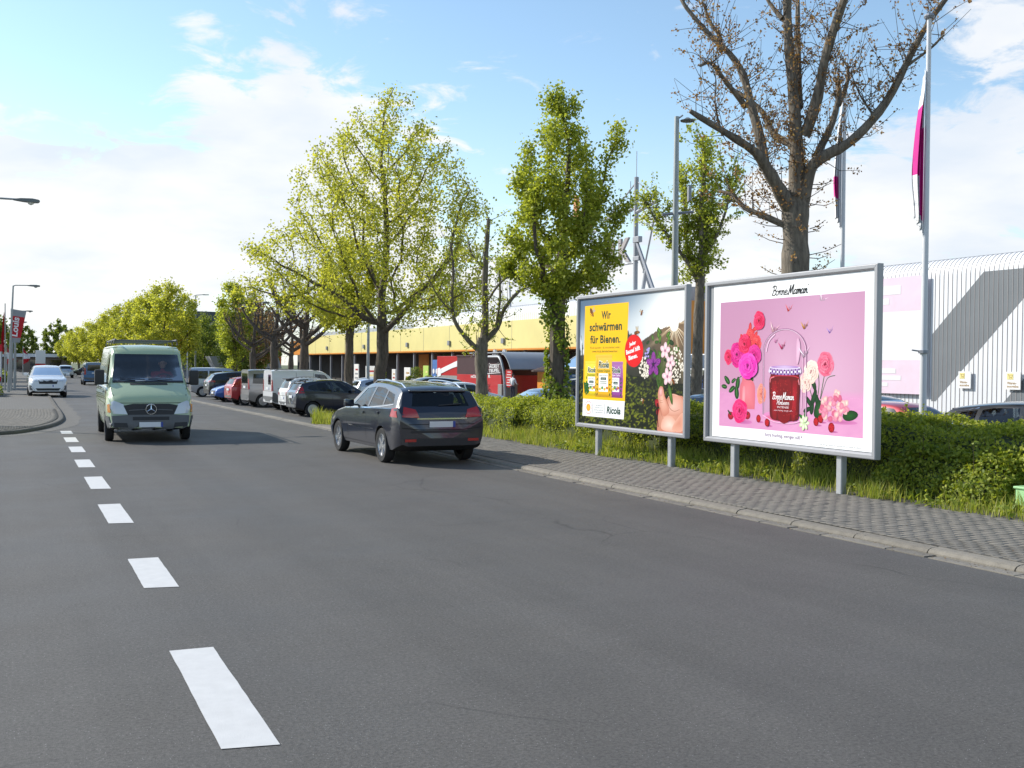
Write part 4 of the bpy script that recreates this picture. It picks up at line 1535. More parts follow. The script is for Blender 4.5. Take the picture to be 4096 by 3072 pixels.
def billboard(y0, y1, z0, z1, art, py0, pw, pz0, ph, posts, label):
    xf = 10.66
    root = thing('billboard', label, 'billboard', (10.76, (y0 + y1) / 2, 0))
    o = (10.76, (y0 + y1) / 2, 0)

    def put(ob):
        ob.location = (-o[0], -o[1], 0)
        return ob
    put(MB().b2((10.70, y0 + .05, z0 + .05), (10.752, y1 - .05, z1 - .05)).build('panel', M_BACK, root))
    ft = .085
    prof = [(10.650, .012), (10.660, 0), (10.760, 0), (10.760, ft), (10.680, ft), (10.650, ft - .022)]
    # frame: four mitred rails
    for name in ('top', 'bottom', 'near', 'far'):
        V = []
        for (x, d) in prof:
            if name == 'top':
                V += [(x, y0 + d, z1 - d), (x, y1 - d, z1 - d)]
            elif name == 'bottom':
                V += [(x, y0 + d, z0 + d), (x, y1 - d, z0 + d)]
            elif name == 'near':
                V += [(x, y0 + d, z0 + d), (x, y0 + d, z1 - d)]
            else:
                V += [(x, y1 - d, z0 + d), (x, y1 - d, z1 - d)]
        F = [(2 * i, 2 * i + 1, 2 * ((i + 1) % 6) + 1, 2 * ((i + 1) % 6)) for i in range(6)] + [tuple(range(0, 12, 2)), tuple(range(1, 12, 2))]
        put(MB().add(V, F).build('frame_rail', M_FRAME, root, bevel=.006))
    put(art.build('poster', py0 + pw, pw, pz0, ph, 10.692, root))
    for yp in posts:
        m = MB()
        s_ = .045
        m.prism([(10.705, yp - s_), (10.72, yp - s_ - .01), (10.80, yp - s_ - .01), (10.815, yp - s_), (10.815, yp + s_), (10.80, yp + s_ + .01), (10.72, yp + s_ + .01), (10.705, yp + s_)], -.3, z0 + .04, 'z')
        put(m.build('post', M_POST, root, bevel=.008))
    return root


billboard(10.30, 14.14, .62, 3.31, P2, 10.36, 3.58, .716, 2.505, (11.03, 13.42), 'billboard on two posts with jam jar and pink roses poster on white')
billboard(14.66, 18.50, .62, 3.32, P1, 14.73, 3.70, .70, 2.545, (15.2, 17.72), 'billboard on two posts with yellow bee advert and hand holding meadow flowers')

# green cabinet at the end of the verge
c = thing('utility_cabinet', 'light green cabinet on a white base beside the bush', 'cabinet', (11.72, 8.2, .04))
MB().b2((-.28, -.45, 0), (.28, .45, .13)).build('base', mat('white_plinth', (.72, .73, .74), .7, var=(6, .08)), c, bevel=.01)
MB().b2((-.32, -.5, .13), (.32, .5, .34)).build('housing', mat('cabinet_green', (.36, .62, .30), .5, var=(5, .05)), c, bevel=.015)
MB().b2((-.34, -.52, .34), (.34, .52, .37)).build('lid', MATS['cabinet_green'], c, bevel=.01)


# ------------------------------------------------------------------ trees
def bark(name, c, rough=.95):
    m = bpy.data.materials.new(name)
    m.use_nodes = True
    t = m.node_tree
    p = t.nodes['Principled BSDF']
    tc = N(t, 'ShaderNodeTexCoord')
    mp = N(t, 'ShaderNodeMapping')
    mp.inputs['Scale'].default_value = (6, 6, 1.4)
    t.links.new(tc.outputs['Object'], mp.inputs[0])
    nz = N(t, 'ShaderNodeTexNoise', i_Scale=2.2, i_Detail=7.0, i_Roughness=.65)
    t.links.new(mp.outputs[0], nz.inputs['Vector'])
    cr = N(t, 'ShaderNodeValToRGB')
    t.links.new(nz.outputs['Fac'], cr.inputs[0])
    e = cr.color_ramp.elements
    e[0].position, e[0].color = .3, (c[0] * .45, c[1] * .45, c[2] * .45, 1)
    e[1].position, e[1].color = .7, (c[0] * 1.5, c[1] * 1.5, c[2] * 1.4, 1)
    t.links.new(cr.outputs[0], p.inputs['Base Color'])
    p.inputs['Roughness'].default_value = rough
    bp = N(t, 'ShaderNodeBump', i_Strength=.8, i_Distance=.03)
    t.links.new(nz.outputs['Fac'], bp.inputs['Height'])
    t.links.new(bp.outputs[0], p.inputs['Normal'])
    return m


M_BARK = bark('bark_grey', (.18, .15, .122))
M_BARKD = bark('bark_dark', (.12, .095, .078))
M_LIME = leaf_mat('lime_leaf', (.32, .35, .055), (.45, .47, .085), (.60, .59, .13), .54)
M_GREEN = leaf_mat('spring_leaf', (.24, .29, .045), (.36, .41, .07), (.50, .53, .10), .52)
M_DEEP = leaf_mat('far_leaf', (.12, .17, .03), (.19, .25, .05), (.29, .33, .08), .42)
M_BUD = leaf_mat('brown_bud', (.22, .11, .05), (.36, .20, .10), (.44, .30, .15), .4)
M_IVY = leaf_mat('ivy_leaf', (.11, .17, .02), (.21, .28, .03), (.32, .36, .05), .42)


def colonize(trunk, att, step=.45, infl=3.0, kill=.8, iters=90, up_bias=.12):
    """space colonisation: grows a branch skeleton from the trunk towards the attractor points"""
    nodes = [np.array(p, float) for p in trunk]
    par = [-1] + list(range(len(trunk) - 1))
    att = np.array(att)
    alive = np.ones(len(att), bool)
    near = np.full(len(att), -1)
    nd = np.full(len(att), 1e9)

    def upd(i):
        d = np.linalg.norm(att - nodes[i], axis=1)
        b = d < nd
        nd[b] = d[b]
        near[b] = i
    for i in range(max(0, len(trunk) - 7), len(trunk)):
        upd(i)
    for it in range(iters):
        act = alive & (nd < (infl if it > 12 else 99))
        if not act.any():
            break
        idx = np.unique(near[act])
        new = []
        for i in idx:
            q = att[act & (near == i)] - nodes[i]
            d = (q / (np.linalg.norm(q, axis=1)[:, None] + 1e-9)).sum(0)
            d /= np.linalg.norm(d) + 1e-9
            d = d + [0, 0, up_bias] + nrg.normal(size=3) * .12
            d /= np.linalg.norm(d)
            new.append((i, nodes[i] + d * step))
        arr = np.array(nodes)
        for i, p in new:
            if np.linalg.norm(arr - p, axis=1).min() < step * .45:      # stuck between two pulls: drop those points
                alive[near == i] = False
                continue
            nodes.append(p)
            par.append(i)
            upd(len(nodes) - 1)
        alive &= nd > kill
    return np.array(nodes), par


def skeleton_mesh(nodes, par, r_tip, r_base, expo=2.4, base_n=1, n_thick=9):
    n = len(nodes)
    ch = [[] for _ in range(n)]
    for i, p in enumerate(par):
        if p >= 0:
            ch[p].append(i)
    rad = np.zeros(n)
    for i in range(n - 1, -1, -1):
        rad[i] = r_tip if not ch[i] else sum(rad[c] ** expo for c in ch[i]) ** (1 / expo)
    k = r_base / rad[0]
    rad = r_tip + (rad - r_tip) * max(.05, (r_base - r_tip) / max(1e-6, rad[0] - r_tip))
    mb = MB()
    start = [(0, -1)]
    while start:
        i, p = start.pop()
        chain = [p, i] if p >= 0 else [i]
        while ch[i]:
            c = max(ch[i], key=lambda q: rad[q])
            for q in ch[i]:
                if q != c:
                    start.append((q, i))
            chain.append(c)
            i = c
        if len(chain) < 2:
            continue
        pts = [nodes[c] for c in chain]
        rr = [rad[c] for c in chain]
        if p >= 0:
            rr[0] = rr[1] * 1.05
        mb.tube(pts, rr, n_thick if max(rr) > .08 else (6 if max(rr) > .03 else 4))
    return mb, rad, ch


def tree(name, label, loc, trunk, att, r_tip, r_base, bark_m, leaf_m, nleaf, lsize, spread, group=None, kill=.8, infl=3.5, step=.45, seed=0, leaf_r=.05, droop=.0, cat='tree'):
    rg = np.random.default_rng(seed)
    root = thing(name, label, cat, loc, 0, group)
    nodes, par = colonize(trunk, att, step, infl, kill)
    mb, rad, ch = skeleton_mesh(nodes, par, r_tip, r_base)
    flare(mb, trunk, r_base)
    mb.build('trunk', bark_m, root, smooth=True, fix=False)
    cand = np.where(rad < leaf_r)[0]
    cand = cand[cand >= len(trunk)]
    if len(cand) and nleaf:
        w = np.array([2.0 if not ch[i] else 1.0 for i in cand])
        pick = rg.choice(cand, nleaf, p=w / w.sum())
        pp = nodes[pick] + (nodes[np.maximum(np.array(par)[pick], 0)] - nodes[pick]) * rg.uniform(0, 1, nleaf)[:, None]
        pp = pp + rg.normal(size=(nleaf, 3)) * spread - [0, 0, droop] * np.abs(rg.normal(size=(nleaf, 1)))
        v, f = leaves(pp, lsize, np.array([-.25, .2, .55]), .9, rg, .8)
        np_obj('crown', v, f, leaf_m, root)
    return root


def flare(mb, trunk, r):
    a = Vector(trunk[0])
    mb.tube([a - Vector((0, 0, .3)), a + Vector((0, 0, .05)), a + Vector((0, 0, .35)), a + Vector((0, 0, .8))], [r * 1.45, r * 1.3, r * 1.08, r * .98], 10)


def env_pts(prof, n, rg, squash=.9, lobes=(), ox=0.0):
    """points in a crown given as (height, left reach, right reach) rows; left/right as seen from the street corner"""
    z0, z1 = prof[0][0], prof[-1][0]
    hz = np.array([p[0] for p in prof])
    hl = np.array([p[1] for p in prof])
    hr = np.array([p[2] for p in prof])
    out = []
    while len(out) < n:
        z = rg.uniform(z0, z1)
        a, b = np.interp(z, hz, hl), np.interp(z, hz, hr)
        if rg.uniform() > ((a + b) / 2) ** 1.3 / (max(hl.max(), hr.max())) ** 1.3:
            continue
        c, r = (b - a) / 2, (a + b) / 2
        t = rg.uniform(0, 2 * np.pi)
        q = r * np.sqrt(rg.uniform(.03, 1))
        u, w = c + q * math.cos(t) + ox, q * math.sin(t) * squash
        out.append((rt.x * u + fwd2.x * w, rt.y * u + fwd2.y * w, z))
    for (u, w, z, r, m) in lobes:
        for _ in range(m):
            d = rg.normal(size=3)
            d *= r * rg.uniform() ** .33 / np.linalg.norm(d)
            uu, ww = u + d[0], w + d[1]
            out.append((rt.x * uu + fwd2.x * ww, rt.y * uu + fwd2.y * ww, z + d[2] * .8))
    return out


fwd2 = Vector((fw.x, fw.y, 0)).normalized()


def trunkline(h, n, wobble=.06, lean=(0, 0), seed=0):
    q = random.Random(seed)
    return [(lean[0] * i / (n - 1) + q.uniform(-wobble, wobble) * (i > 0), lean[1] * i / (n - 1) + q.uniform(-wobble, wobble) * (i > 0), h * i / (n - 1)) for i in range(n)]


rg = np.random.default_rng(21)
# broad lime by the parked cars
zb = zlot(15, 43.9)
att = env_pts([(3.8, 2.4, 1.8), (4.6, 5.2, 4.2), (5.6, 6.4, 4.9), (7.0, 6.0, 4.9), (8.6, 5.2, 4.8), (10.2, 4.5, 4.2), (11.8, 3.7, 3.2), (13.0, 2.3, 1.9), (13.9, 1.2, 1.1), (15.3, .25, .3)], 1600, rg, .85,
              lobes=((-5.8, 0, 5.6, 1.2, 80), (-5.4, .5, 7.4, 1.0, 60), (4.2, 0, 9.6, 1.0, 40), (3.9, 0, 6.0, 1.2, 40)), ox=.5)
tree('lime_tree', 'broad lime tree in yellow green leaf, largest of the row by the parked cars', (15, 43.9, zb), trunkline(3.6, 9, .05, (.2, -.3), 1), att, .012, .27, M_BARKD, M_LIME, 38000, .118, .22, kill=.7, seed=22, droop=.12)
# ivy clad lime behind the bee billboard
zb = zlot(15, 27.2)
att = env_pts([(4.1, 1.3, 1.6), (4.8, 1.7, 1.9), (6.0, 1.65, 1.9), (7.4, 1.55, 1.9), (8.6, 1.15, 1.2), (9.6, .8, .75), (10.9, .2, .2)], 900, rg, .9, lobes=((1.75, 0, 8.6, .5, 40), (1.75, 0, 9.5, .32, 26), (2.0, 0, 7.0, .5, 25)))
ivt = tree('lime_tree', 'upright lime tree with ivy covered trunk beside the bee billboard', (15, 27.2, zb), trunkline(4.2, 9, .03, (0, 0), 2), att, .010, .24, M_BARKD, M_GREEN, 30000, .10, .15, kill=.5, infl=2.5, step=.3, seed=23, droop=.05)
n = 2600
t_ = nrg.uniform(0, 2 * np.pi, n)
z_ = nrg.uniform(0.2, 4.4, n)
rr = .25 + np.abs(nrg.normal(size=n)) * .09 * (1 + .6 * np.sin(z_ * 2.3)) + .05
keepi = (np.sin(t_ * 2 + z_ * 1.6) + np.sin(z_ * 3.1 + t_) > -.4)
pp = np.stack([np.cos(t_) * rr, np.sin(t_) * rr, z_], 1)[keepi]
v, f = leaves(pp, .11, pp * [1, 1, 0] * 3 + [0, 0, .4], .7, nrg, .9)
np_obj('ivy', v, f, M_IVY, ivt)
# small lime in front of the broad one
zb = zlot(15, 48.1)
att = env_pts([(3.8, 1.2, 1.1), (4.6, 1.8, 1.7), (6, 2.2, 2.0), (7.5, 1.4, 1.2), (8.6, .3, .3)], 320, rg)
tree('lime_tree', 'slim young lime tree beside the broad lime', (15, 48.1, zb), trunkline(3.4, 7, .03, (0, 0), 3), att, .012, .20, M_BARKD, M_LIME, 9000, .13, .2, seed=24)


def limb_tree(name, label, loc, limbs, bark_m, twig_m, leaf_m, tuft, seed, twigs=5.0, tuft_n=4, lsz=.06, tlen=(.4, 1.1), rad_tw=.008, group=None, depth=1.0, up_=.7):
    """pollarded tree from explicit limbs [(points (u, z), r0, r1, depth slope)], with thin shoots and leaf tufts on them"""
    rg = np.random.default_rng(seed)
    root = thing(name, label, 'tree', loc, 0, group)
    mb = MB()
    tw = MB()
    tp = []
    first = True
    for pts, r0, r1, (d0, d1) in limbs:
        P = []
        m = len(pts)
        # refine with a smooth curve and slight knots
        for i in range(m - 1):
            a0, a1, a2, a3 = (Vector(pts[max(0, min(m - 1, i + k))]) for k in (-1, 0, 1, 2))
            for k in range(3):
                t = k / 3
                P.append(0.5 * ((2 * a1) + (a2 - a0) * t + (2 * a0 - 5 * a1 + 4 * a2 - a3) * t * t + (3 * a1 - a0 - 3 * a2 + a3) * t ** 3))
        P.append(Vector(pts[-1]))
        L = len(P)
        Q, RR = [], []
        for i, p in enumerate(P):
            t = i / (L - 1)
            w = lerp(d0, d1, t) * depth
            Q.append(Vector((rt.x * p.x + fwd2.x * w, rt.y * p.x + fwd2.y * w, p.y)))
            RR.append(lerp(r0, r1, t ** .8) * (1 + rg.uniform(-.10, .14)))
        mb.tube(Q, RR, 12 if r0 > .15 else 8)
        if first:
            flare(mb, [tuple(Q[0])], r0)
            first = False
            if r0 > .2:
                continue
        # shoots
        length = sum((Q[i + 1] - Q[i]).length for i in range(L - 1))
        for _ in range(int(length * twigs)):
            i = rg.integers(0, L - 1)
            b = Q[i].lerp(Q[i + 1], rg.uniform())
            d = Vector(rg.normal(size=3) * .6) + Vector((0, 0, up_))
            d.normalize()
            ln = rg.uniform(*tlen)
            mid = b + d * ln * .5 + Vector(rg.normal(size=3) * .06)
            end = b + d * ln + Vector((0, 0, .12)) + Vector(rg.normal(size=3) * .08)
            tw.tube([b, mid, end], [rad_tw * 1.5, rad_tw, rad_tw * .6], 4, cap=False)
            for q in range(tuft):
                t = rg.uniform(.35, 1.05)
                c = mid.lerp(end, (t - .5) * 2) if t > .5 else b.lerp(mid, t * 2)
                for _k in range(tuft_n):
                    tp.append(np.array(c) + rg.normal(size=3) * lsz * .75)
    mb.build('trunk', bark_m, root, smooth=True, fix=False)
    tag(tw.build('shoots', twig_m, root, fix=False), kind='stuff')
    if tp:
        v, f = leaves(np.array(tp), lsz, np.array([-.2, .1, .3]), 1.0, rg, .7)
        tag(np_obj('buds', v, f, leaf_m, root), kind='stuff')
    return root


# big pollarded tree above the jam billboard; limbs measured in units of a 1700-high sketch
KX, KZ = .00382, 9.94


def sk(pts):
    return [((x - 790) * KX, KZ - y * KX) for x, y in pts]


zb = zlot(15.0, 16.8)
limbs = [([(0, .0), (0.02, 1.5), (0, 3.2)] + sk([(790, 1580), (790, 1400), (786, 1250), (792, 1130)]), .34, .27, (0, 0)),
         (sk([(765, 1230), (690, 1130), (600, 1010), (520, 930), (350, 840), (150, 740)]), .20, .05, (0, -1.0)),
         (sk([(600, 1000), (588, 850), (545, 650), (500, 450), (430, 320), (330, 210), (200, 40), (170, -40)]), .125, .04, (-.2, .9)),
         (sk([(520, 630), (400, 520), (300, 430), (225, 465)]), .07, .03, (.3, -.5)),
         (sk([(400, 290), (398, 180), (345, 80), (330, -30)]), .06, .035, (.7, 1.3)),
         (sk([(780, 850), (690, 770), (645, 620), (520, 480)]), .10, .045, (.1, 1.2)),
         (sk([(792, 1150), (795, 950), (790, 800), (780, 600), (752, 300), (742, 100), (745, -120)]), .20, .085, (0, .3)),
         (sk([(840, 800), (890, 600), (912, 400), (960, 200), (1020, 0), (1060, -120)]), .13, .07, (.1, -1.0)),
         (sk([(815, 640), (830, 400), (850, 150), (872, -80)]), .075, .05, (.15, 1.3)),
         (sk([(715, 140), (655, 30), (620, -80)]), .06, .03, (.25, .7)),
         (sk([(1000, 110), (1100, 50), (1220, 0), (1300, -80)]), .06, .03, (-.7, -1.3)),
         (sk([(815, 1210), (850, 1020), (905, 940), (1050, 860), (1170, 740), (1270, 590), (1370, 370), (1450, 220), (1590, 20)]), .17, .045, (0, -.7)),
         (sk([(890, 920), (1000, 720), (1058, 520), (1055, 430)]), .09, .045, (-.1, .8)),
         (sk([(1058, 600), (1130, 450), (1152, 320)]), .065, .03, (.5, 1.1)),
         (sk([(1345, 450), (1440, 380), (1480, 330)]), .04, .02, (-.5, -1.0)),
         (sk([(730, 1300), (620, 1240), (530, 1190), (470, 1110), (400, 1080)]), .085, .035, (0, .8)),
         (sk([(1180, 720), (1120, 600), (1090, 480)]), .03, .012, (-.4, 0)),
         (sk([(350, 840), (300, 700), (290, 560)]), .028, .01, (-.5, -.9))]
limbs = [(p_, r0 * .92, r1 * .92, d_) for p_, r0, r1, d_ in limbs]
big = limb_tree('plane_tree', 'large pollarded tree with bare grey limbs and brown buds above the jam billboard', (15.0, 16.8, zb), limbs, M_BARK, M_BARKD, M_BUD, 3, 41, twigs=15, tuft_n=5, lsz=.06, tlen=(.35, 1.2), rad_tw=.0065)
# sparse shoots on the lower trunk
tp = []
tw = MB()
for _ in range(34):
    a = rnd.uniform(0, 6.28)
    z = rnd.uniform(3.4, 5.9)
    b = Vector((.28 * math.cos(a), .28 * math.sin(a), z))
    e = b + Vector((math.cos(a), math.sin(a), rnd.uniform(.0, .9))) * rnd.uniform(.3, .8)
    tw.tube([b, (b + e) / 2 + Vector((0, 0, -.04)), e], [.01, .008, .005], 4, cap=False)
    for k in range(3):
        c = b.lerp(e, rnd.uniform(.4, 1))
        for q in range(4):
            tp.append(np.array(c) + nrg.normal(size=3) * .04)
tag(tw.build('shoots', M_BARKD, big, fix=False), kind='stuff')
v, f = leaves(np.array(tp), .055, np.array([-.2, .1, .3]), 1.0, nrg, .7)
tag(np_obj('buds', v, f, M_BUD, big), kind='stuff')

# pollard with young leaves between the two limes
zb = zlot(15, 32)
limbs = [([(0, 0), (.02, 1.2), (-.02, 2.6), (.05, 3.1)], .22, .20, (0, 0)),
         ([(0, 2.6), (-.45, 3.0), (-.95, 3.7), (-1.05, 4.6), (-1.0, 5.4), (-1.1, 6.4)], .12, .05, (0, -.4)),
         ([(.05, 3.0), (.12, 3.8), (.08, 4.8), (.12, 6.2), (.2, 7.3)], .19, .09, (0, .2)),
         ([(.1, 3.0), (.55, 3.5), (.75, 4.1), (1.3, 4.8), (2.0, 5.1)], .14, .05, (0, .5)),
         ([(.12, 4.3), (.6, 5.0), (1.1, 5.3), (1.5, 5.2)], .06, .03, (0, -.6)), ([(.5, 3.6), (.62, 4.6), (.55, 5.9)], .07, .04, (.1, .8)),
         ([(-.95, 3.9), (-1.5, 4.5), (-1.9, 5.3)], .05, .02, (-.2, -.8)), ([(.1, 5.5), (-.4, 6.1), (-.6, 6.9)], .05, .02, (.1, .6))]
limbs = [limbs[0]] + [(p_, r0 * .8, r1 * .75, d_) for p_, r0, r1, d_ in limbs[1:]]
limb_tree('lime_tree', 'pollarded tree with knotted trunk and sparse new leaves in front of the sausage stand', (15, 32.65, zb), limbs, M_BARK, M_BARKD, M_GREEN, 3, 42, twigs=9, tuft_n=4, lsz=.095, tlen=(.3, 1.0), rad_tw=.009)
# second tree behind, beside the tall lamp
zb = zlot(26, 35)
limbs = [([(0, 0), (0, 2), (.05, 4.5), (.1, 6.0)], .24, .19, (0, 0)), ([(.1, 6), (.15, 7.4), (.1, 9.0), (.2, 10.4), (.15, 11.6)], .17, .05, (0, 0)),
         ([(0.05, 5.8), (-.6, 7.0), (-1.6, 8.3), (-2.2, 9.3)], .10, .04, (0, .4)), ([(.15, 6.8), (.7, 7.8), (1.1, 9.0), (1.2, 10)], .09, .03, (0, -.5)),
         ([(.1, 6.2), (-.4, 7.4), (-.5, 9.0), (-.4, 10.6)], .08, .03, (.2, .8)), ([(.15, 7.8), (.6, 8.8), (.7, 10.4)], .07, .03, (0, .9))]
limb_tree('lime_tree', 'slender leafy tree behind the tall floodlight mast', (26, 35, zb), limbs, M_BARK, M_BARKD, M_GREEN, 7, 43, twigs=15, tuft_n=5, lsz=.13, tlen=(.4, 1.3), rad_tw=.01)


def pollard(seed, h=6.6, spread=2.6, thick=.27):
    q = random.Random(seed)
    L = [([(0, 0), (q.uniform(-.05, .05), 1.5), (0, 2.9), (0, 3.4)], thick, thick * .8, (0, 0)), ([(0, 3.2), (.1, 4.4), (q.uniform(-.2, .2), 5.6), (q.uniform(-.3, .3), h + .6)], thick * .7, .04, (0, .2))]
    for k in range(7):
        s = -1 if k % 2 else 1
        r_ = q.uniform(.6, 1) * spread
        z0 = q.uniform(2.7, 4.2)
        L.append(([(0, z0), (s * r_ * .35, z0 + .45), (s * r_ * .7, z0 + 1.3), (s * r_ * .9, z0 + q.uniform(1.9, 3.2))], thick * q.uniform(.35, .55), .04, (0, q.uniform(-1.6, 1.6))))
        L.append(([(s * r_ * .5, z0 + .8), (s * r_ * .45, z0 + 1.9), (s * r_ * .6, z0 + 2.9)], thick * .25, .025, (0, q.uniform(-1, 1))))
    return L


for i, (x, y, sd_, lab, sc) in enumerate(((15, 56.3, 1, 'bare pollarded tree beside the left end of the yellow fascia', 1.05), (15, 63.5, 2, 'bare pollarded tree with dark forked limbs beside the thin parking lot mast', 1.0),
                                          (21, 83, 3, 'small bare pollarded tree beyond the parked cars', .9), (15.2, 70.5, 5, 'low pollarded tree with stubby limbs and brown buds next to the leafy poplar', .86))):
    o = limb_tree('pollard_tree', lab, (x, y, zlot(x, y)), pollard(sd_), M_BARKD, M_BARKD, M_BUD, 1, 50 + i, twigs=6, tuft_n=3, lsz=.08, tlen=(.3, 1.2), rad_tw=.012)
    o.scale = (sc, sc, sc)
att = env_pts([(1.9, .7, .8), (3.2, 1.3, 1.4), (5, 1.5, 1.6), (6.4, 1.3, 1.3), (7.6, .8, .9), (8.4, .2, .2)], 380, rg)
tree('poplar_tree', 'upright leafy poplar between the pollarded trees', (15.2, 76.5, zlot(15, 76)), trunkline(2.2, 6), att, .014, .2, M_BARKD, M_GREEN, 11000, .15, .2, seed=31, kill=.6)


# street trees along the far end of the road, and woodland behind
def proto_tree(label, seed, prof, nleaf, lsize, m, trunk_h, rb, name='street_tree', group=None, loc=(0, 0, 0), natt=300):
    rg = np.random.default_rng(seed)
    return tree(name, label, loc, trunkline(trunk_h, 6, .04, (0, 0), seed), env_pts(prof, natt, rg), .02, rb, M_BARKD, m, nleaf, lsize, .28, group, seed=seed, kill=1.0, step=.6, leaf_r=.09)


pa = proto_tree('rounded yellow green street tree in the row along the right side of the road', 61, [(2.4, 1.5, 1.5), (3.6, 3.4, 3.4), (5.2, 4.2, 4.1), (7, 3.6, 3.6), (8.6, 2.0, 2.2), (9.8, .4, .4)], 14000, .21, M_LIME, 2.6, .22,
                group='street trees along the far road', loc=(12.5, 92, -.2))
pa['label'] = 'first street tree of the far row, next to the car park flagpoles'
for w_, x, y, rz, sc in (('second', 12.8, 104, 1.1, .98), ('third', 12.5, 116, 2.3, .92), ('fourth', 12, 130, 3.1, .88), ('fifth', 11.6, 146, .6, .86), ('sixth', 11.3, 163, 4.4, .82), ('seventh', 11, 182, 5.2, .8), ('eighth', 10.8, 205, 1.9, .8)):
    dup(pa, (x, y, -.2), rz, label=w_ + ' street tree of the far row, counted from the car park flagpoles', scale=(sc, sc, sc))
pa.scale = (.92, .92, .92)
pb = proto_tree('dark green garden tree behind the banner poles on the opposite pavement', 62, [(1.6, 1.2, 1.2), (3, 2.6, 2.6), (4.8, 2.9, 2.8), (6.2, 1.9, 1.8), (7.3, .4, .4)], 12000, .19, M_DEEP, 1.8, .18, name='garden_tree',
                group='garden trees on the opposite side', loc=(-3.6, 78, 0))
for x, y, rz, sc, lab in ((-5.2, 88, 1.0, 1.0, 'dark green garden tree behind the dark red car'), (-1.9, 104, 2.0, 1.0, 'dark green garden tree over the white van in the yard'), (-2.6, 122, 3.3, 1.05, 'dark green garden tree by the distant street lamp'), (-6.5, 68, 4.2, .92, 'dark green garden tree beyond the notice board')):
    dup(pb, (x, y, 0), rz, label=lab, scale=(sc, sc, sc))
pc = proto_tree('hazy background tree closing the end of the street', 63, [(2, 2, 2), (4, 5, 5), (7, 6, 6), (10, 5, 5), (13, 2, 2), (14, .5, .5)], 7000, .5, M_DEEP, 2.5, .35, name='background_tree', group='background trees at the end of the street', loc=(-6, 260, 0), natt=260)
for x, y, rz, sc in ((-22, 235, 1, .8), (4, 300, 2, .9), (14, 320, 3, 1.0), (-14, 290, 4, 1), (26, 300, 5, 1), (-34, 300, .5, 1.1)):
    dup(pc, (x, y, 0), rz, scale=(sc, sc, sc))
pd = proto_tree('spring woodland tree behind the parking lot', 64, [(1.5, 2, 2), (3, 3.4, 3.4), (5.5, 3.9, 3.9), (8, 2.6, 2.6), (9.5, .5, .5)], 10000, .23, M_DEEP, 2.0, .22, name='woodland_tree', group='woodland trees behind the parking lot', loc=(24, 112, -.5))
for x, y, rz, sc in ((22.5, 104, 1, .8), (25, 122, 2.4, .9), (27, 133, 4.0, .9), (29, 143, 5.0, .9), (22, 128, .4, .9), (32, 152, 1.4, .95), (20, 118, 3.3, .8), (20.5, 99, 2.9, .72)):
    dup(pd, (x, y, -.5), rz, scale=(sc, sc, sc))
pe = tree('lime_tree', 'hazy brown budding tree in front of the grey office block', (21.5, 98, -.5), trunkline(2.4, 6), env_pts([(2, 1.5, 1.5), (4, 2.6, 2.6), (6, 2.8, 2.8), (8.6, 1, 1)], 260, rg), .016, .2, M_BARKD, M_BUD, 3000, .2, .3, seed=71, kill=1.0)


# ------------------------------------------------------------------ vehicles
M_GLASS = glass_mat('car_glass', (.30, .34, .35))
M_GLASSD = mat('dark_glass', (.012, .015, .018), .04, spec=.9)
M_TYRE = mat('tyre_rubber', (.018, .018, .019), .85, bump=(60, .3))
M_RIM = mat('alloy', (.55, .56, .58), .32, metal=.85)
M_RIMD = mat('dark_alloy', (.10, .10, .11), .4, metal=.6)
M_TRIM = mat('black_trim', (.025, .025, .027), .6)
M_GREYTRIM = mat('grey_bumper', (.12, .125, .13), .6, var=(8, .1))
M_SEAM = mat('panel_gap', (.006, .006, .007), .8)
M_LAMP = mat('lamp_clear', (.62, .65, .68), .1, spec=.8, coat=.6)
M_RED = mat('lamp_red', (.42, .012, .012), .15, coat=.8)
M_PLATE = mat('number_plate', (.72, .73, .74), .45)
M_PLATEB = mat('plate_blue', (.03, .06, .32), .45)
M_CHROME = mat('chrome', (.72, .73, .75), .12, metal=1)
M_INT = mat('car_interior', (.03, .03, .033), .9)
M_UNDER = mat('underbody', (.012, .012, .012), .9)


def paint(name, col, metal=.0, rough=.32):
    return mat('paint_' + name, col, rough, metal=metal, coat=1.0, spec=.5)


def interp(tab, x):
    if x <= tab[0][0]:
        return tab[0][1]
    for (x0, y0), (x1, y1) in zip(tab, tab[1:]):
        if x <= x1:
            return lerp(y0, y1, (x - x0) / (x1 - x0))
    return tab[-1][1]


def smooth_tab(tab, n=7):
    """Catmull-Rom through profile points"""
    out = []
    m = len(tab)
    for i in range(m - 1):
        p0, p1, p2, p3 = (Vector(tab[max(0, min(m - 1, i + d))]) for d in (-1, 0, 1, 2))
        for k in range(n):
            t = k / n
            q = 0.5 * ((2 * p1) + (p2 - p0) * t + (2 * p0 - 5 * p1 + 4 * p2 - p3) * t * t + (3 * p1 - p0 - 3 * p2 + p3) * t ** 3)
            if not out or q.x > out[-1][0] + .004:
                out.append((q.x, q.y))
    out.append(tab[-1])
    return out


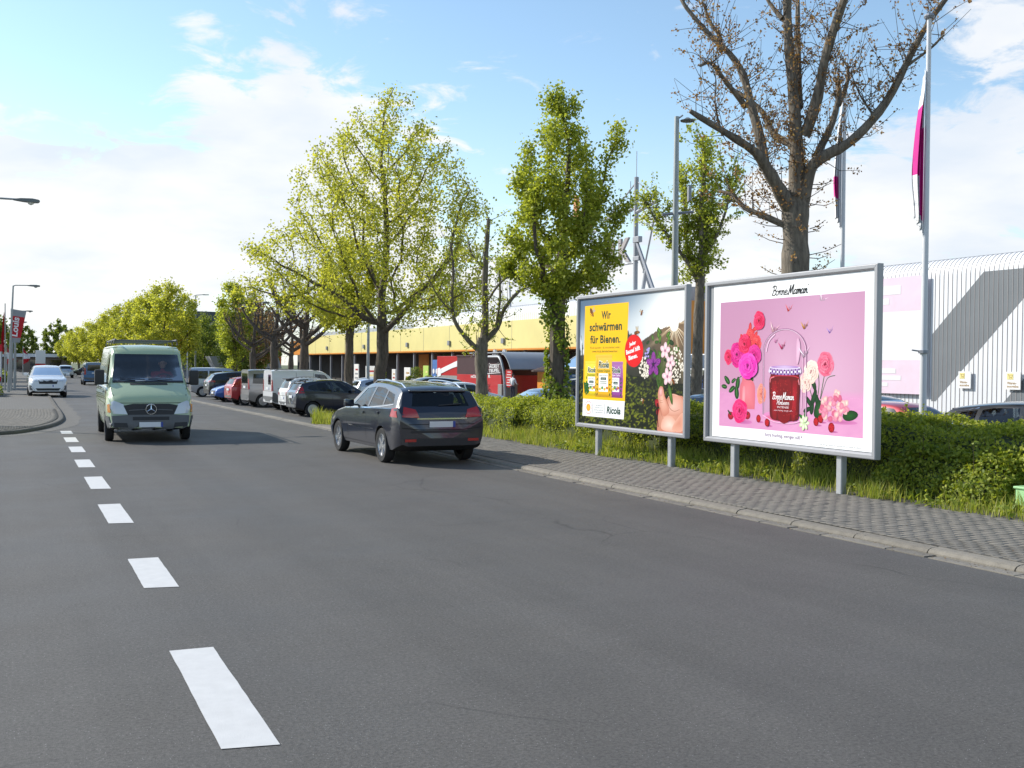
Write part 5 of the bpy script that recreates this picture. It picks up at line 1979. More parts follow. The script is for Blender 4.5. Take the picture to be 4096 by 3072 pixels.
class Car:
    """Body lofted along x (nose at 0, tail at L); y across; z up. Details are laid on by casting them onto the body."""

    def __init__(s, spec):
        s.__dict__.update(spec)
        s.top_s = smooth_tab(s.top, 5)

    def section(s, x, shrink=0.0, zfloor=None):
        L, W = s.L, s.W
        T = interp(s.top_s, x)
        nose, tail = getattr(s, 'nose', .55), getattr(s, 'tail', .4)
        kn, kt = getattr(s, 'kn', .22), getattr(s, 'kt', .12)
        hw = W / 2
        if x < nose:
            hw *= 1 - kn * (1 - x / nose) ** 2.2
        if x > L - tail:
            hw *= 1 - kt * (1 - (L - x) / tail) ** 2.2
        zs = interp(getattr(s, 'sill', [(0, .32), (.35, .22), (L - .4, .24), (L, .38)]), x)
        B = min(interp(s.belt, x), T - .015)
        B = max(B, zs + .08)
        gh = max(0, T - B)
        tum = getattr(s, 'tumble', .20) * min(1, gh / .5)
        rw = hw - .05 - tum
        hw -= shrink
        rw -= shrink
        T -= shrink
        if zfloor is not None:
            zs = zfloor
        cr = getattr(s, 'crown', .03)
        pts = [(0, zs), (hw * .80, zs), (hw - .055, zs + .035), (hw - .022, zs + (B - zs) * .22), (hw, zs + (B - zs) * .52), (hw - .006, zs + (B - zs) * .80), (hw - .032, B - .012)]
        e = min(gh, .09)
        pts += [(hw - .045 - min(.012, gh), B + .001), (lerp(hw - .05, rw, .5) + .012 * min(1, gh / .4), B + (T - B - e) * .5), (rw + .005, T - e * .8), (rw - .035, T - e * .28), (rw * .72, T - e * .02 + cr * .35), (0, T + cr)]
        return pts

    def loft(s, xs, shrink=0, zfloor=None):
        V, F = [], []
        m = None
        for x in xs:
            h = s.section(x, shrink, zfloor)
            ring = [(x, y, z) for y, z in h] + [(x, -y, z) for y, z in reversed(h[1:-1])]
            m = len(ring)
            V += ring
        for i in range(len(xs) - 1):
            for k in range(m):
                k2 = (k + 1) % m
                F.append((i * m + k, i * m + k2, (i + 1) * m + k2, (i + 1) * m + k))
        F.append(tuple(range(m)))
        F.append(tuple((len(xs) - 1) * m + k for k in range(m - 1, -1, -1)))
        return V, F

    def make(s, name, label, col_m, loc, rz, hollow=False, group=None, detail=True):
        root = thing(name, label, s.cat, loc, rz, group)
        # stations
        xs = sorted(set([round(x, 3) for x, _ in s.top_s] + [round(s.L * k / 34, 3) for k in range(35)]))
        xs = [x for i, x in enumerate(xs) if i == 0 or x - xs[i - 1] > .012]
        V, F = s.loft(xs)
        off = Vector((-s.L / 2, 0, 0))
        V = [Vector(v) + off for v in V]
        me = bpy.data.meshes.new('body')
        me.from_pydata(V, [], F)
        bm = bmesh.new()
        bm.from_mesh(me)
        bmesh.ops.recalc_face_normals(bm, faces=bm.faces)
        bm.to_mesh(me)
        s.bvh = bvhtree.BVHTree.FromBMesh(bm)
        bm.free()
        body = link(bpy.data.objects.new('body', me), root)
        me.materials.append(col_m)
        me.materials.append(M_UNDER)
        # wheel arches, windows
        cut = MB()
        r_ = s.wr
        for wx in s.wx:
            for sd_ in (-1, 1):
                y0 = sd_ * (s.W / 2 - .27)
                cut.lathe([(r_ + .055, y0), (r_ + .055, sd_ * (s.W / 2 + .2))], 26, (wx - s.L / 2, 0, r_ - .01), 'y')
        s.boolean(body, cut)
        if hollow:
            x0, x1 = s.cab
            inner = MB()
            xi = [lerp(x0, x1, k / 16) for k in range(17)]
            V2, F2 = s.loft(xi, .055, s.floor)
            inner.add([Vector(v) + off for v in V2], F2)
            s.boolean(body, inner)
            cut = MB()
            for poly in s.side:
                cut.prism([(x - s.L / 2, z) for x, z in poly], -s.W, s.W, 'y')
            s.boolean(body, cut)
            cut = MB()
            cut.prism(s.front, -s.L / 2 - .1, (x0 + x1) / 2 - s.L / 2, 'x')
            s.boolean(body, cut)
            if s.rear:
                cut = MB()
                cut.prism(s.rear, (x0 + x1) / 2 - s.L / 2, s.L / 2 + .1, 'x')
                s.boolean(body, cut)
        me = body.data
        bm = bmesh.new()
        bm.from_mesh(me)
        for f in bm.faces:
            c = f.calc_center_median()
            # everything that faces inwards or down is bare underbody
            if f.normal.z < -.75 and c.z < .5:
                f.material_index = 1
            else:
                hit = s.bvh.find_nearest(c)
                if hit[0] is not None and (hit[0] - c).length > .018:
                    f.material_index = 1
        bm.to_mesh(me)
        bm.free()
        me.shade_smooth()
        me.set_sharp_from_angle(angle=R(32))
        gm = getattr(s, 'glass', M_GLASS) if hollow else M_GLASSD
        go = -.004 if hollow else .004
        s.root = root
        s.decal('windscreen', s.front, 'front', gm, go, sub=4)
        if s.rear:
            s.decal('rear_window', s.rear, 'back', gm, go, sub=3)
        for poly in s.side:
            for sd_ in ('right', 'left'):
                s.decal('side_window', poly, sd_, gm, go, sub=3)
        # wheels
        w0 = None
        for wx in s.wx:
            for sd_ in (-1, 1):
                s.wheel(root, wx - s.L / 2, sd_ * (s.W / 2 - .105), sd_, s.rim_m)
        if detail:
            s.details(root, s, hollow)
        return root

    def boolean(s, body, cut):
        c = cut.build('cut', None, body.parent)
        me0 = body.data
        md = body.modifiers.new('b', 'BOOLEAN')
        md.operation = 'DIFFERENCE'
        md.solver = 'EXACT'
        md.object = c
        dg = bpy.context.evaluated_depsgraph_get()
        new = bpy.data.meshes.new_from_object(body.evaluated_get(dg))
        body.modifiers.clear()
        if len(new.polygons) > 50:
            body.data = new
            new.name = 'body'
        bpy.data.objects.remove(c)

    def cast(s, p, side, off):
        L2 = s.L / 2
        if side in ('right', 'left'):
            sg = 1 if side == 'right' else -1        # right = +y
            o, d = Vector((p[0] - L2, sg * 3, p[1])), Vector((0, -sg, 0))
        elif side == 'front':
            o, d = Vector((-L2 - 2, p[0], p[1])), Vector((1, 0, 0))
        elif side == 'back':
            o, d = Vector((L2 + 2, p[0], p[1])), Vector((-1, 0, 0))
        else:
            o, d = Vector((p[0] - L2, p[1], 6)), Vector((0, 0, -1))
        h = s.bvh.ray_cast(o, d)
        if h[0] is None:
            h = s.bvh.find_nearest(o + d * 2)
        n = h[1]
        if n.dot(d) > 0:
            n = -n
        return h[0] + n * off

    def decal(s, name, poly, side, m, off=.004, sub=2, thick=0, parent=None):
        """flat outline cast on the body from one side; densified so that it follows the curve"""
        bm = bmesh.new()
        vs = [bm.verts.new((p[0], p[1], 0)) for p in poly]
        bm.faces.new(vs)
        bmesh.ops.triangulate(bm, faces=bm.faces[:])
        for _ in range(sub):
            big = [e for e in bm.edges if e.calc_length() > .16]
            if not big:
                break
            bmesh.ops.subdivide_edges(bm, edges=big, cuts=1)
            bmesh.ops.triangulate(bm, faces=bm.faces[:])
        base = [(v.co.x, v.co.y) for v in bm.verts]
        for v, p in zip(bm.verts, base):
            v.co = s.cast(p, side, off)
        bmesh.ops.recalc_face_normals(bm, faces=bm.faces)
        if thick:
            ref = Vector((1 if side == 'back' else -1 if side == 'front' else 0, 1 if side == 'right' else -1 if side == 'left' else 0, 0))
            avg = sum((f.normal for f in bm.faces), Vector())
            r = bmesh.ops.extrude_face_region(bm, geom=bm.faces[:])
            d = ref * thick
            for q in r['geom']:
                if isinstance(q, bmesh.types.BMVert):
                    q.co += d
            bmesh.ops.recalc_face_normals(bm, faces=bm.faces)
        me = bpy.data.meshes.new(name)
        bm.to_mesh(me)
        bm.free()
        me.shade_smooth()
        me.set_sharp_from_angle(angle=R(45))
        me.materials.append(m)
        return link(bpy.data.objects.new(name, me), parent or s.root)

    def line(s, name, pts, side, m=None, w=.012, off=.003):
        """thin strip (panel gap, trim) along a polyline on the body"""
        V, F = [], []
        P = []
        for i in range(len(pts) - 1):
            a, b = Vector(pts[i]), Vector(pts[i + 1])
            n = max(1, int((b - a).length / .12))
            P += [a.lerp(b, k / n) for k in range(n)]
        P.append(Vector(pts[-1]))
        for i, p in enumerate(P):
            d = (P[min(i + 1, len(P) - 1)] - P[max(i - 1, 0)]).normalized()
            nn = Vector((-d.y, d.x)) * w / 2
            V += [s.cast(p + nn, side, off), s.cast(p - nn, side, off)]
        F = [(2 * i, 2 * i + 1, 2 * i + 3, 2 * i + 2) for i in range(len(P) - 1)]
        return MB().add(V, F).build(name, m or M_SEAM, s.root)

    def wheel(s, root, x, y, sd_, rim_m):
        key = ('wheel', s.wr, rim_m.name)
        r = s.wr
        if key not in MESHES:
            t = MB().lathe([(r * .66, -.085), (r * .93, -.095), (r * .985, -.075), (r, -.04), (r, .04), (r * .985, .075), (r * .93, .095), (r * .66, .085)], 28, axis='y', cap=False).build('wheel', M_TYRE, None, smooth=True)
            rm = MB()
            rm.lathe([(r * .66, .05), (r * .68, .078), (r * .63, .082), (r * .60, .045), (r * .15, .03), (.001, .03)], 28, axis='y')
            nsp = 5 if rim_m is not M_RIMD else 7
            for k in range(nsp):
                a = 2 * math.pi * k / nsp
                q = Matrix.Rotation(a, 3, 'Y')
                for dd in (-.13, .13):
                    q2 = Matrix.Rotation(a + dd, 3, 'Y')
                    rm.box(q2 @ Vector((0, .056, r * .36)), (r * .11, .03, r * .56), m=q2)
            rm.lathe([(r * .17, .03), (r * .15, .075), (.001, .078)], 16, axis='y')
            k_ = rm.build('rim', rim_m, None, smooth=True)
            dk = MB().lathe([(r * .60, .0), (r * .60, .012), (.001, .012)], 20, axis='y').build('brake', M_UNDER, None)
            MESHES[key] = (t.data, k_.data, dk.data)
            for o in (t, k_, dk):
                bpy.data.objects.remove(o)
        a, b, c = MESHES[key]
        w = link(bpy.data.objects.new('wheel', a), root)
        w.location = (x, y, r)
        w.rotation_euler = (0, rnd.uniform(0, 6), 0 if sd_ > 0 else math.pi)
        link(bpy.data.objects.new('rim', b), w)
        link(bpy.data.objects.new('brake', c), w)

    def plate(s, side, z, yc=0, w=.52, off=.014):
        p = s.decal('number_plate', [(yc - w / 2, z - .055), (yc + w / 2, z - .055), (yc + w / 2, z + .055), (yc - w / 2, z + .055)], side, M_PLATE, off)
        sg = -1 if side == 'back' else 1
        s.decal('plate_band', [(yc - sg * w / 2, z - .055), (yc - sg * (w / 2 - .05), z - .055), (yc - sg * (w / 2 - .05), z + .055), (yc - sg * w / 2, z + .055)], side, M_PLATEB, off + .004, parent=p)

    def both(s, fn):
        for sg in (-1, 1):
            fn(sg)

    def mirror(s, x, z, m, size=(.12, .20, .15)):
        for sg in (-1, 1):
            b = s.cast((x, z), 'right' if sg > 0 else 'left', 0)
            mb = MB()
            mb.box((b.x + .02, b.y + sg * (.08 + size[1] / 2), z + .06), size)
            mb.box((b.x + .02, b.y + sg * .05, z + .02), (.06, .14, .04))
            mb.build('mirror', m, s.root, smooth=True, bevel=.03)

    def seats(s, xs, zf, m=None):
        for x in xs:
            for sg in (-1, 1):
                mb = MB()
                mb.box((x - s.L / 2 - .2, sg * .37, zf + .25), (.5, .5, .16))
                q = Matrix.Rotation(R(15), 3, 'Y')
                mb.box((x - s.L / 2 + .1, sg * .37, zf + .55), (.14, .48, .62), m=q)
                mb.box((x - s.L / 2 + .2, sg * .37, zf + .93), (.10, .26, .18), m=q)
                mb.build('seat', m or M_INT, s.root, bevel=.04)


MESHES = {}


def mirror_poly(p):
    return [(-a, b) for a, b in reversed(p)]


def std_details(root, c, hollow):
    L, W = c.L, c.W
    z = c.zl
    for sg in (-1, 1):
        f = (lambda p: p) if sg > 0 else mirror_poly
        c.decal('headlight', f(c.hl), 'front', M_LAMP, .010)
        c.decal('taillight', f(c.tl), 'back', M_RED, .010)
        side = 'right' if sg > 0 else 'left'
        if c.tls:
            c.decal('taillight_side', c.tls, side, M_RED, .010)
        for ln in c.seams:
            c.line('door_seam', ln, side)
        for hx, hz in c.handles:
            c.decal('door_handle', [(hx - .09, hz - .018), (hx + .09, hz - .018), (hx + .09, hz + .018), (hx - .09, hz + .018)], side, c.handle_m, .012, thick=.02)
        c.line('sill_trim', [(c.wx[0] + c.wr + .1, c.zsill), (c.wx[1] - c.wr - .1, c.zsill)], side, M_TRIM, .07, .004)
    if c.grille:
        c.decal('grille', c.grille, 'front', M_TRIM, .008)
    c.decal('air_intake', c.intake, 'front', M_TRIM, .008)
    c.decal('rear_valance', c.valance, 'back', c.val_m, .008)
    c.line('tailgate_seam', [(-W * .36, c.zl - .22), (W * .36, c.zl - .22)], 'back')
    c.plate('front', c.pf)
    c.plate('back', c.pb)
    c.mirror(c.mx, c.mz, c.mir_m)
    if hollow:
        c.seats([c.cab[0] + 1.15, c.cab[0] + 1.95], c.floor)
        d = MB().box((c.cab[0] + .42 - L / 2, 0, c.floor + .42), (.4, W - .4, .22)).build('dashboard', M_INT, root, bevel=.05)
    if c.spoiler:
        x, zz = c.spoiler
        V = MB()
        V.box((x - L / 2, 0, zz), (.24, W * .62, .035))
        V.build('roof_spoiler', c.sp_m, root, smooth=True, bevel=.012)


HATCH = dict(cat='car', L=3.95, W=1.72, top=[(0, .46), (.04, .60), (.16, .74), (.55, .87), (1.0, .97), (1.12, 1.01), (1.45, 1.22), (1.8, 1.40), (2.15, 1.465), (2.7, 1.475), (3.25, 1.43), (3.6, 1.36), (3.68, 1.30), (3.84, 1.04), (3.92, .92), (3.945, .7), (3.95, .5)],
             belt=[(0, .6), (.6, .84), (1.1, .93), (3.0, 1.02), (3.9, 1.05)], wx=(.78, 3.24), wr=.305, cab=(1.3, 3.7), floor=.42,
             side=[[(1.40, .985), (1.93, 1.355), (2.42, 1.39), (2.36, 1.01)], [(2.44, 1.015), (2.50, 1.39), (2.95, 1.36), (3.38, 1.24), (3.44, 1.12), (3.2, 1.06)]],
             front=[(-.66, 1.03), (.66, 1.03), (.54, 1.385), (-.54, 1.385)], rear=[(-.55, 1.07), (.55, 1.07), (.48, 1.32), (-.48, 1.32)],
             hl=[(.45, .70), (.74, .74), (.72, .86), (.58, .82), (.44, .74)], tl=[(.56, .92), (.72, .94), (.66, 1.24), (.58, 1.16)], tls=[(3.58, .96), (3.82, .93), (3.74, 1.14), (3.64, 1.22)],
             seams=[[(1.35, .98), (1.30, .7), (1.34, .38)], [(2.40, 1.0), (2.44, .7), (2.38, .38)]], handles=[(2.26, .90)], handle_m=M_TRIM, zl=1.0, zsill=.28,
             grille=[(-.45, .52), (.45, .52), (.5, .62), (-.5, .62)], intake=[(-.5, .34), (.5, .34), (.58, .46), (-.58, .46)], valance=[(-.6, .40), (.6, .40), (.62, .50), (-.62, .50)], val_m=M_GREYTRIM,
             pf=.50, pb=.80, mx=1.62, mz=1.0, mir_m=M_TRIM, spoiler=(3.58, 1.345), sp_m=M_TRIM, rim_m=M_RIM, details=staticmethod(std_details), tumble=.19)
SUV = dict(HATCH, L=4.62, W=1.86, top=[(0, .5), (.03, .72), (.12, .90), (.5, 1.0), (1.1, 1.09), (1.25, 1.13), (1.65, 1.38), (2.0, 1.56), (2.4, 1.635), (3.1, 1.63), (3.8, 1.56), (4.15, 1.50), (4.30, 1.38), (4.5, 1.10), (4.58, .95), (4.61, .7), (4.62, .5)],
           belt=[(0, .7), (.6, .96), (1.2, 1.04), (3.4, 1.12), (4.6, 1.16)], wx=(.9, 3.72), wr=.355, cab=(1.5, 4.3), floor=.52,
           side=[[(1.62, 1.10), (2.15, 1.49), (2.68, 1.535), (2.64, 1.12)], [(2.73, 1.12), (2.77, 1.535), (3.3, 1.525), (3.52, 1.48), (3.58, 1.17)], [(3.66, 1.18), (3.62, 1.47), (3.95, 1.42), (4.12, 1.24)]],
           front=[(-.70, 1.15), (.70, 1.15), (.58, 1.54), (-.58, 1.54)], rear=[(-.6, 1.18), (.6, 1.18), (.52, 1.44), (-.52, 1.44)],
           hl=[(.48, .82), (.84, .85), (.82, .94), (.5, .92)], tl=[(.40, 1.02), (.82, 1.02), (.80, 1.14), (.40, 1.11)], tls=[(4.22, 1.02), (4.5, 1.02), (4.44, 1.13), (4.24, 1.12)],
           seams=[[(1.5, 1.08), (1.42, .8), (1.5, .45)], [(2.70, 1.1), (2.72, .45)], [(3.62, 1.12), (3.5, .8), (3.35, .5)]], handles=[(2.5, 1.0), (3.45, 1.03)], zl=1.05, zsill=.36,
           grille=[(-.42, .70), (.42, .70), (.46, .88), (.38, .92), (-.38, .92), (-.46, .88)], intake=[(-.5, .36), (.5, .36), (.6, .48), (-.6, .48)], valance=[(-.7, .42), (.7, .42), (.72, .58), (-.72, .58)], val_m=M_TRIM,
           pf=.60, pb=.84, mx=1.95, mz=1.12, spoiler=(4.12, 1.475), tumble=.22)
WAGON = dict(SUV, L=4.65, W=1.83, top=[(0, .45), (.03, .62), (.15, .78), (.6, .90), (1.2, .99), (1.35, 1.03), (1.75, 1.26), (2.1, 1.43), (2.5, 1.51), (3.2, 1.515), (3.95, 1.46), (4.25, 1.40), (4.36, 1.31), (4.52, 1.05), (4.6, .92), (4.64, .65), (4.65, .48)],
             belt=[(0, .62), (.7, .86), (1.3, .95), (3.4, 1.03), (4.6, 1.06)], wx=(.92, 3.72), wr=.33, cab=(1.55, 4.35), floor=.44,
             side=[[(1.75, 1.01), (2.27, 1.38), (2.78, 1.42), (2.74, 1.035)], [(2.83, 1.04), (2.87, 1.42), (3.35, 1.41), (3.56, 1.37), (3.60, 1.09)], [(3.68, 1.10), (3.64, 1.36), (4.06, 1.30), (4.2, 1.14)]],
             front=[(-.68, 1.06), (.68, 1.06), (.56, 1.42), (-.56, 1.42)], rear=[(-.58, 1.09), (.58, 1.09), (.5, 1.35), (-.5, 1.35)],
             hl=[(.46, .70), (.80, .74), (.78, .84), (.48, .80)], tl=[(.46, .88), (.80, .90), (.74, 1.08), (.52, 1.03)], tls=[(4.24, .90), (4.52, .89), (4.44, 1.06), (4.28, 1.04)],
             seams=[[(1.65, 1.0), (1.58, .7), (1.66, .4)], [(2.80, 1.02), (2.82, .4)], [(3.64, 1.05), (3.55, .75), (3.4, .45)]], handles=[(2.6, .91), (3.48, .94)], zl=.98, zsill=.29,
             grille=[(-.40, .56), (.40, .56), (.44, .74), (-.44, .74)], intake=[(-.5, .32), (.5, .32), (.6, .43), (-.6, .43)], valance=[(-.66, .36), (.66, .36), (.68, .50), (-.68, .50)],
             pf=.50, pb=.76, mx=2.05, mz=1.02, spoiler=(4.24, 1.375), tumble=.21)
COUPE = dict(HATCH, L=4.55, W=1.76, top=[(0, .42), (.03, .56), (.15, .70), (.7, .82), (1.35, .90), (1.5, .93), (1.95, 1.17), (2.3, 1.33), (2.7, 1.375), (3.1, 1.34), (3.5, 1.20), (3.85, 1.02), (4.1, .97), (4.45, .95), (4.52, .85), (4.55, .5)],
             belt=[(0, .58), (.7, .78), (1.5, .87), (3.6, .94), (4.5, .93)], wx=(.86, 3.62), wr=.32, cab=(1.6, 3.85), floor=.4,
             side=[[(1.85, .93), (2.33, 1.25), (2.85, 1.28), (2.82, .96)], [(2.9, .965), (2.93, 1.275), (3.15, 1.23), (3.5, 1.08), (3.55, 1.0)]],
             front=[(-.66, .96), (.66, .96), (.54, 1.28), (-.54, 1.28)], rear=[(-.6, 1.02), (.6, 1.02), (.5, 1.24), (-.5, 1.24)],
             hl=[(.40, .60), (.78, .64), (.76, .74), (.42, .71)], tl=[(.42, .74), (.78, .76), (.76, .90), (.42, .88)], tls=[(4.3, .76), (4.48, .76), (4.45, .89), (4.3, .88)],
             seams=[[(1.72, .9), (1.66, .6), (1.74, .36)], [(3.0, .95), (3.05, .6), (2.9, .36)]], handles=[(2.85, .86)], zl=.98, zsill=.27, grille=[(-.25, .54), (.25, .54), (.25, .68), (-.25, .68)], intake=[(-.5, .32), (.5, .32), (.55, .42), (-.55, .42)],
             valance=[(-.6, .38), (.6, .38), (.6, .46), (-.6, .46)], pf=.46, pb=.70, mx=2.1, mz=.95, spoiler=None)
SMART = dict(HATCH, L=2.70, W=1.56, top=[(0, .5), (.03, .70), (.12, .84), (.4, .97), (.55, 1.03), (.85, 1.30), (1.1, 1.47), (1.4, 1.535), (1.9, 1.535), (2.3, 1.47), (2.48, 1.34), (2.58, 1.10), (2.66, .9), (2.69, .7), (2.70, .5)],
             belt=[(0, .7), (.5, .94), (1.0, .99), (2.6, 1.06)], wx=(.42, 2.28), wr=.29, nose=.4, tail=.3, cab=(.7, 2.5), floor=.46,
             side=[[(.78, 1.02), (1.16, 1.39), (1.72, 1.44), (1.66, 1.04)], [(1.76, 1.05), (1.82, 1.44), (2.2, 1.39), (2.3, 1.12)]],
             front=[(-.6, 1.05), (.6, 1.05), (.5, 1.44), (-.5, 1.44)], rear=[(-.56, 1.08), (.56, 1.08), (.5, 1.42), (-.5, 1.42)],
             hl=[(.36, .72), (.62, .76), (.62, .90), (.40, .86)], tl=[(.52, .78), (.64, .78), (.64, .90), (.52, .90)], tls=[(2.46, .80), (2.56, .80), (2.56, .90), (2.46, .90)],
             seams=[[(.72, 1.0), (.66, .7), (.74, .4)], [(1.70, 1.03), (1.86, .7), (1.8, .4)]], handles=[(1.58, .94)], zl=.98, zsill=.30, intake=[(-.4, .36), (.4, .36), (.45, .48), (-.45, .48)], grille=[(-.35, .56), (.35, .56), (.38, .64), (-.38, .64)],
             valance=[(-.62, .36), (.62, .36), (.62, .50), (-.62, .50)], pf=.55, pb=.66, mx=1.0, mz=1.02, spoiler=(2.42, 1.47), sp_m=M_TRIM, tumble=.14)
PANEL = dict(HATCH, L=4.25, W=1.76, top=[(0, .48), (.03, .66), (.14, .84), (.5, .97), (.85, 1.06), (1.0, 1.12), (1.3, 1.45), (1.6, 1.70), (1.95, 1.81), (2.6, 1.83), (3.6, 1.83), (4.08, 1.81), (4.16, 1.74), (4.2, 1.2), (4.22, .8), (4.25, .5)],
             belt=[(0, .66), (.5, .9), (1.0, 1.02), (4.2, 1.06)], wx=(.80, 3.45), wr=.315, cab=(1.1, 2.2), floor=.5, tail=.12, kt=.05,
             side=[[(1.25, 1.10), (1.68, 1.62), (2.15, 1.66), (2.10, 1.12)]],
             front=[(-.68, 1.16), (.68, 1.16), (.6, 1.68), (-.6, 1.68)], rear=[(.08, 1.16), (.60, 1.16), (.56, 1.62), (.08, 1.62)],
             hl=[(.46, .78), (.78, .82), (.74, .96), (.5, .90)], tl=[(.70, .86), (.84, .86), (.82, 1.36), (.72, 1.40)], tls=[(4.10, .88), (4.19, .88), (4.17, 1.36), (4.12, 1.40)],
             seams=[[(1.12, 1.05), (1.06, .8), (1.14, .45)], [(2.2, 1.7), (2.22, .45)], [(3.02, 1.72), (3.02, .95)]], handles=[(2.05, 1.0), (2.35, 1.0)], zl=1.08, zsill=.36,
             grille=[(-.42, .58), (.42, .58), (.46, .72), (-.46, .72)], intake=[(-.5, .36), (.5, .36), (.56, .48), (-.56, .48)], valance=[(-.84, .38), (.84, .38), (.85, .62), (-.85, .62)], pf=.54, pb=.98, mx=1.6, mz=1.12, spoiler=None, tumble=.10, crown=.02)
MPV = dict(PANEL, side=[[(1.25, 1.10), (1.68, 1.60), (2.15, 1.64), (2.10, 1.12)], [(2.24, 1.12), (2.28, 1.64), (3.05, 1.64), (3.05, 1.13)], [(3.14, 1.13), (3.14, 1.64), (3.9, 1.62), (3.95, 1.16)]], cab=(1.1, 4.0), rear=[(-.62, 1.16), (.62, 1.16), (.56, 1.64), (-.56, 1.64)])


def roof_rails(c, x0, x1, y, m=M_TRIM):
    for sg in (-1, 1):
        pts = []
        for k in range(9):
            x = lerp(x0, x1, k / 8)
            b = c.cast((x, sg * y), 'top', .0)
            pts.append(b + Vector((0, 0, .045 if 0 < k < 8 else -.01)))
        MB().tube(pts, .016, 6).build('roof_rail', m, c.root, smooth=True)


def park(spec, name, label, paint_m, x, y, heading, hollow=False, group=None, detail=True, **kw):
    """heading: degrees; 0 = nose towards -X (local nose), so 180 puts the nose towards +X"""
    c = Car(dict(spec, **kw))
    o = c.make(name, label, paint_m, (x, y, zlot(x, y) if x > 8.3 else 0), R(heading), hollow, group, detail)
    return c, o


P_NAVY = paint('navy', (.006, .009, .022), 0)
P_WHITE = paint('white', (.72, .73, .74), 0)
P_RED = paint('red', (.40, .015, .025), .2)
P_GREY = paint('grey', (.30, .30, .31), .6)
P_BLUE = paint('blue', (.02, .09, .38), .3)
P_BLACK = paint('black', (.008, .009, .011), 0)
P_SILVER = paint('silver', (.50, .53, .58), .7)
P_LBLUE = paint('steel_blue', (.05, .14, .30), .4)

# parked row beside the road, noses away from it (local nose is -x, so turned by 180 degrees)
ROW = 'cars parked along the road edge'
c, o = park(HATCH, 'hatchback', 'navy hatchback parked nearest the tall grass corner, rear lamps to the road', P_NAVY, 12.3, 41.0, 181, hollow=True, group=ROW, sp_m=P_NAVY, mir_m=P_NAVY, handle_m=P_NAVY)
c, o = park(SMART, 'city_car', 'tiny two seat city car in white and black between the navy hatchback and white van', P_WHITE, 12.0, 43.7, 181, group=ROW)
for sg in ('left', 'right'):
    c.decal('safety_cell', [(.75, .55), (.62, .9), (.72, 1.01), (1.16, 1.44), (1.5, 1.49), (2.2, 1.44), (2.44, 1.28), (2.36, 1.0), (2.0, .95), (1.9, .6), (1.7, .42)], sg, M_TRIM, .002, sub=4)
c.decal('black_roof', [(.95, -.5), (2.4, -.5), (2.4, .5), (.95, .5)], 'top', M_TRIM, .003, sub=4)
c, o = park(PANEL, 'delivery_van', 'white windowless delivery van parked between the city car and a grey van', P_WHITE, 12.9, 47.3, 181, group=ROW, val_m=M_GREYTRIM, rim_m=M_RIM)
for sg in ('left', 'right'):
    c.line('rub_strip', [(2.3, .98), (3.9, .98)], sg, M_TRIM, .03, .006)
    c.decal('bumper_corner', [(3.78, .34), (4.22, .36), (4.22, .80), (4.0, .80), (3.84, .62)], sg, M_GREYTRIM, .006)
roof_rails(c, 2.0, 4.0, .62, M_GREYTRIM)
c, o = park(MPV, 'compact_van', 'grey compact van with tall red tail lamps parked between white van and red hatchback', P_GREY, 12.5, 50.4, 181, group=ROW, val_m=M_GREYTRIM)
c, o = park(HATCH, 'hatchback', 'red hatchback parked between the grey van and the blue car', P_RED, 12.1, 53.0, 183, group=ROW, sp_m=P_RED, mir_m=P_RED, handle_m=P_RED)
c, o = park(HATCH, 'hatchback', 'blue hatchback parked with its headlights to the road', P_BLUE, 12.2, 57.6, 2, group=ROW, sp_m=P_BLUE, mir_m=P_BLUE, handle_m=P_BLUE)
c, o = park(SUV, 'sport_utility', 'dark grey sport utility car parked next to the blue hatchback', P_BLACK, 12.8, 61.4, 181, group=ROW)
c, o = park(MPV, 'compact_van', 'silver blue people carrier at the end of the parked row', P_SILVER, 12.5, 66.6, 176, group=ROW)
# second row, only roofs show between
R2 = 'cars in the second parking row'
for x, y, sp, m, lab, hd in ((20.5, 52.0, SUV, P_BLACK, 'black car in the second row behind the grey van', 0), (20.3, 58.0, HATCH, P_SILVER, 'silver hatchback in the second row behind the red hatchback', 180),
                             (20.6, 46.4, HATCH, P_WHITE, 'white hatchback in the second row behind the white van', 180), (20.6, 63, HATCH, P_BLACK, 'dark hatchback in the second row beyond the blue hatchback', 0),
                             (20.5, 77, HATCH, P_WHITE, 'white hatchback in the second row beyond the people carrier', 0)):
    park(sp, 'parked_car', lab, m, x, y, hd, group=R2, detail=False)
# behind the hedge
c, o = park(COUPE, 'coupe', 'silver coupe parked behind the hedge by the ivy covered tree', P_SILVER, 18.4, 35.1, 1, hollow=True, mir_m=P_SILVER, handle_m=P_SILVER)
park(HATCH, 'parked_car', 'dark blue car glimpsed between the two billboards', P_LBLUE, 18.5, 24.4, 20, detail=False)
park(HATCH, 'hatchback', 'dark red hatchback behind the hedge by the white flagpole', P_RED, 20.3, 18.5, 93, sp_m=P_RED, mir_m=P_RED)
park(WAGON, 'estate_car', 'black estate car parked behind the red hatchback', P_BLACK, 23.6, 22.6, 92, hollow=True)
c, o = park(SUV, 'sport_utility', 'black sport utility car with chrome window trim behind the hedge', P_BLACK, 19.2, 13.7, 104, hollow=True, mir_m=P_BLACK)
for sg in ('left', 'right'):
    c.line('window_trim', [(1.55, 1.07), (2.1, 1.08), (3.0, 1.10), (3.9, 1.13), (4.2, 1.2), (4.08, 1.42), (3.6, 1.52)], sg, M_CHROME, .022, .006)

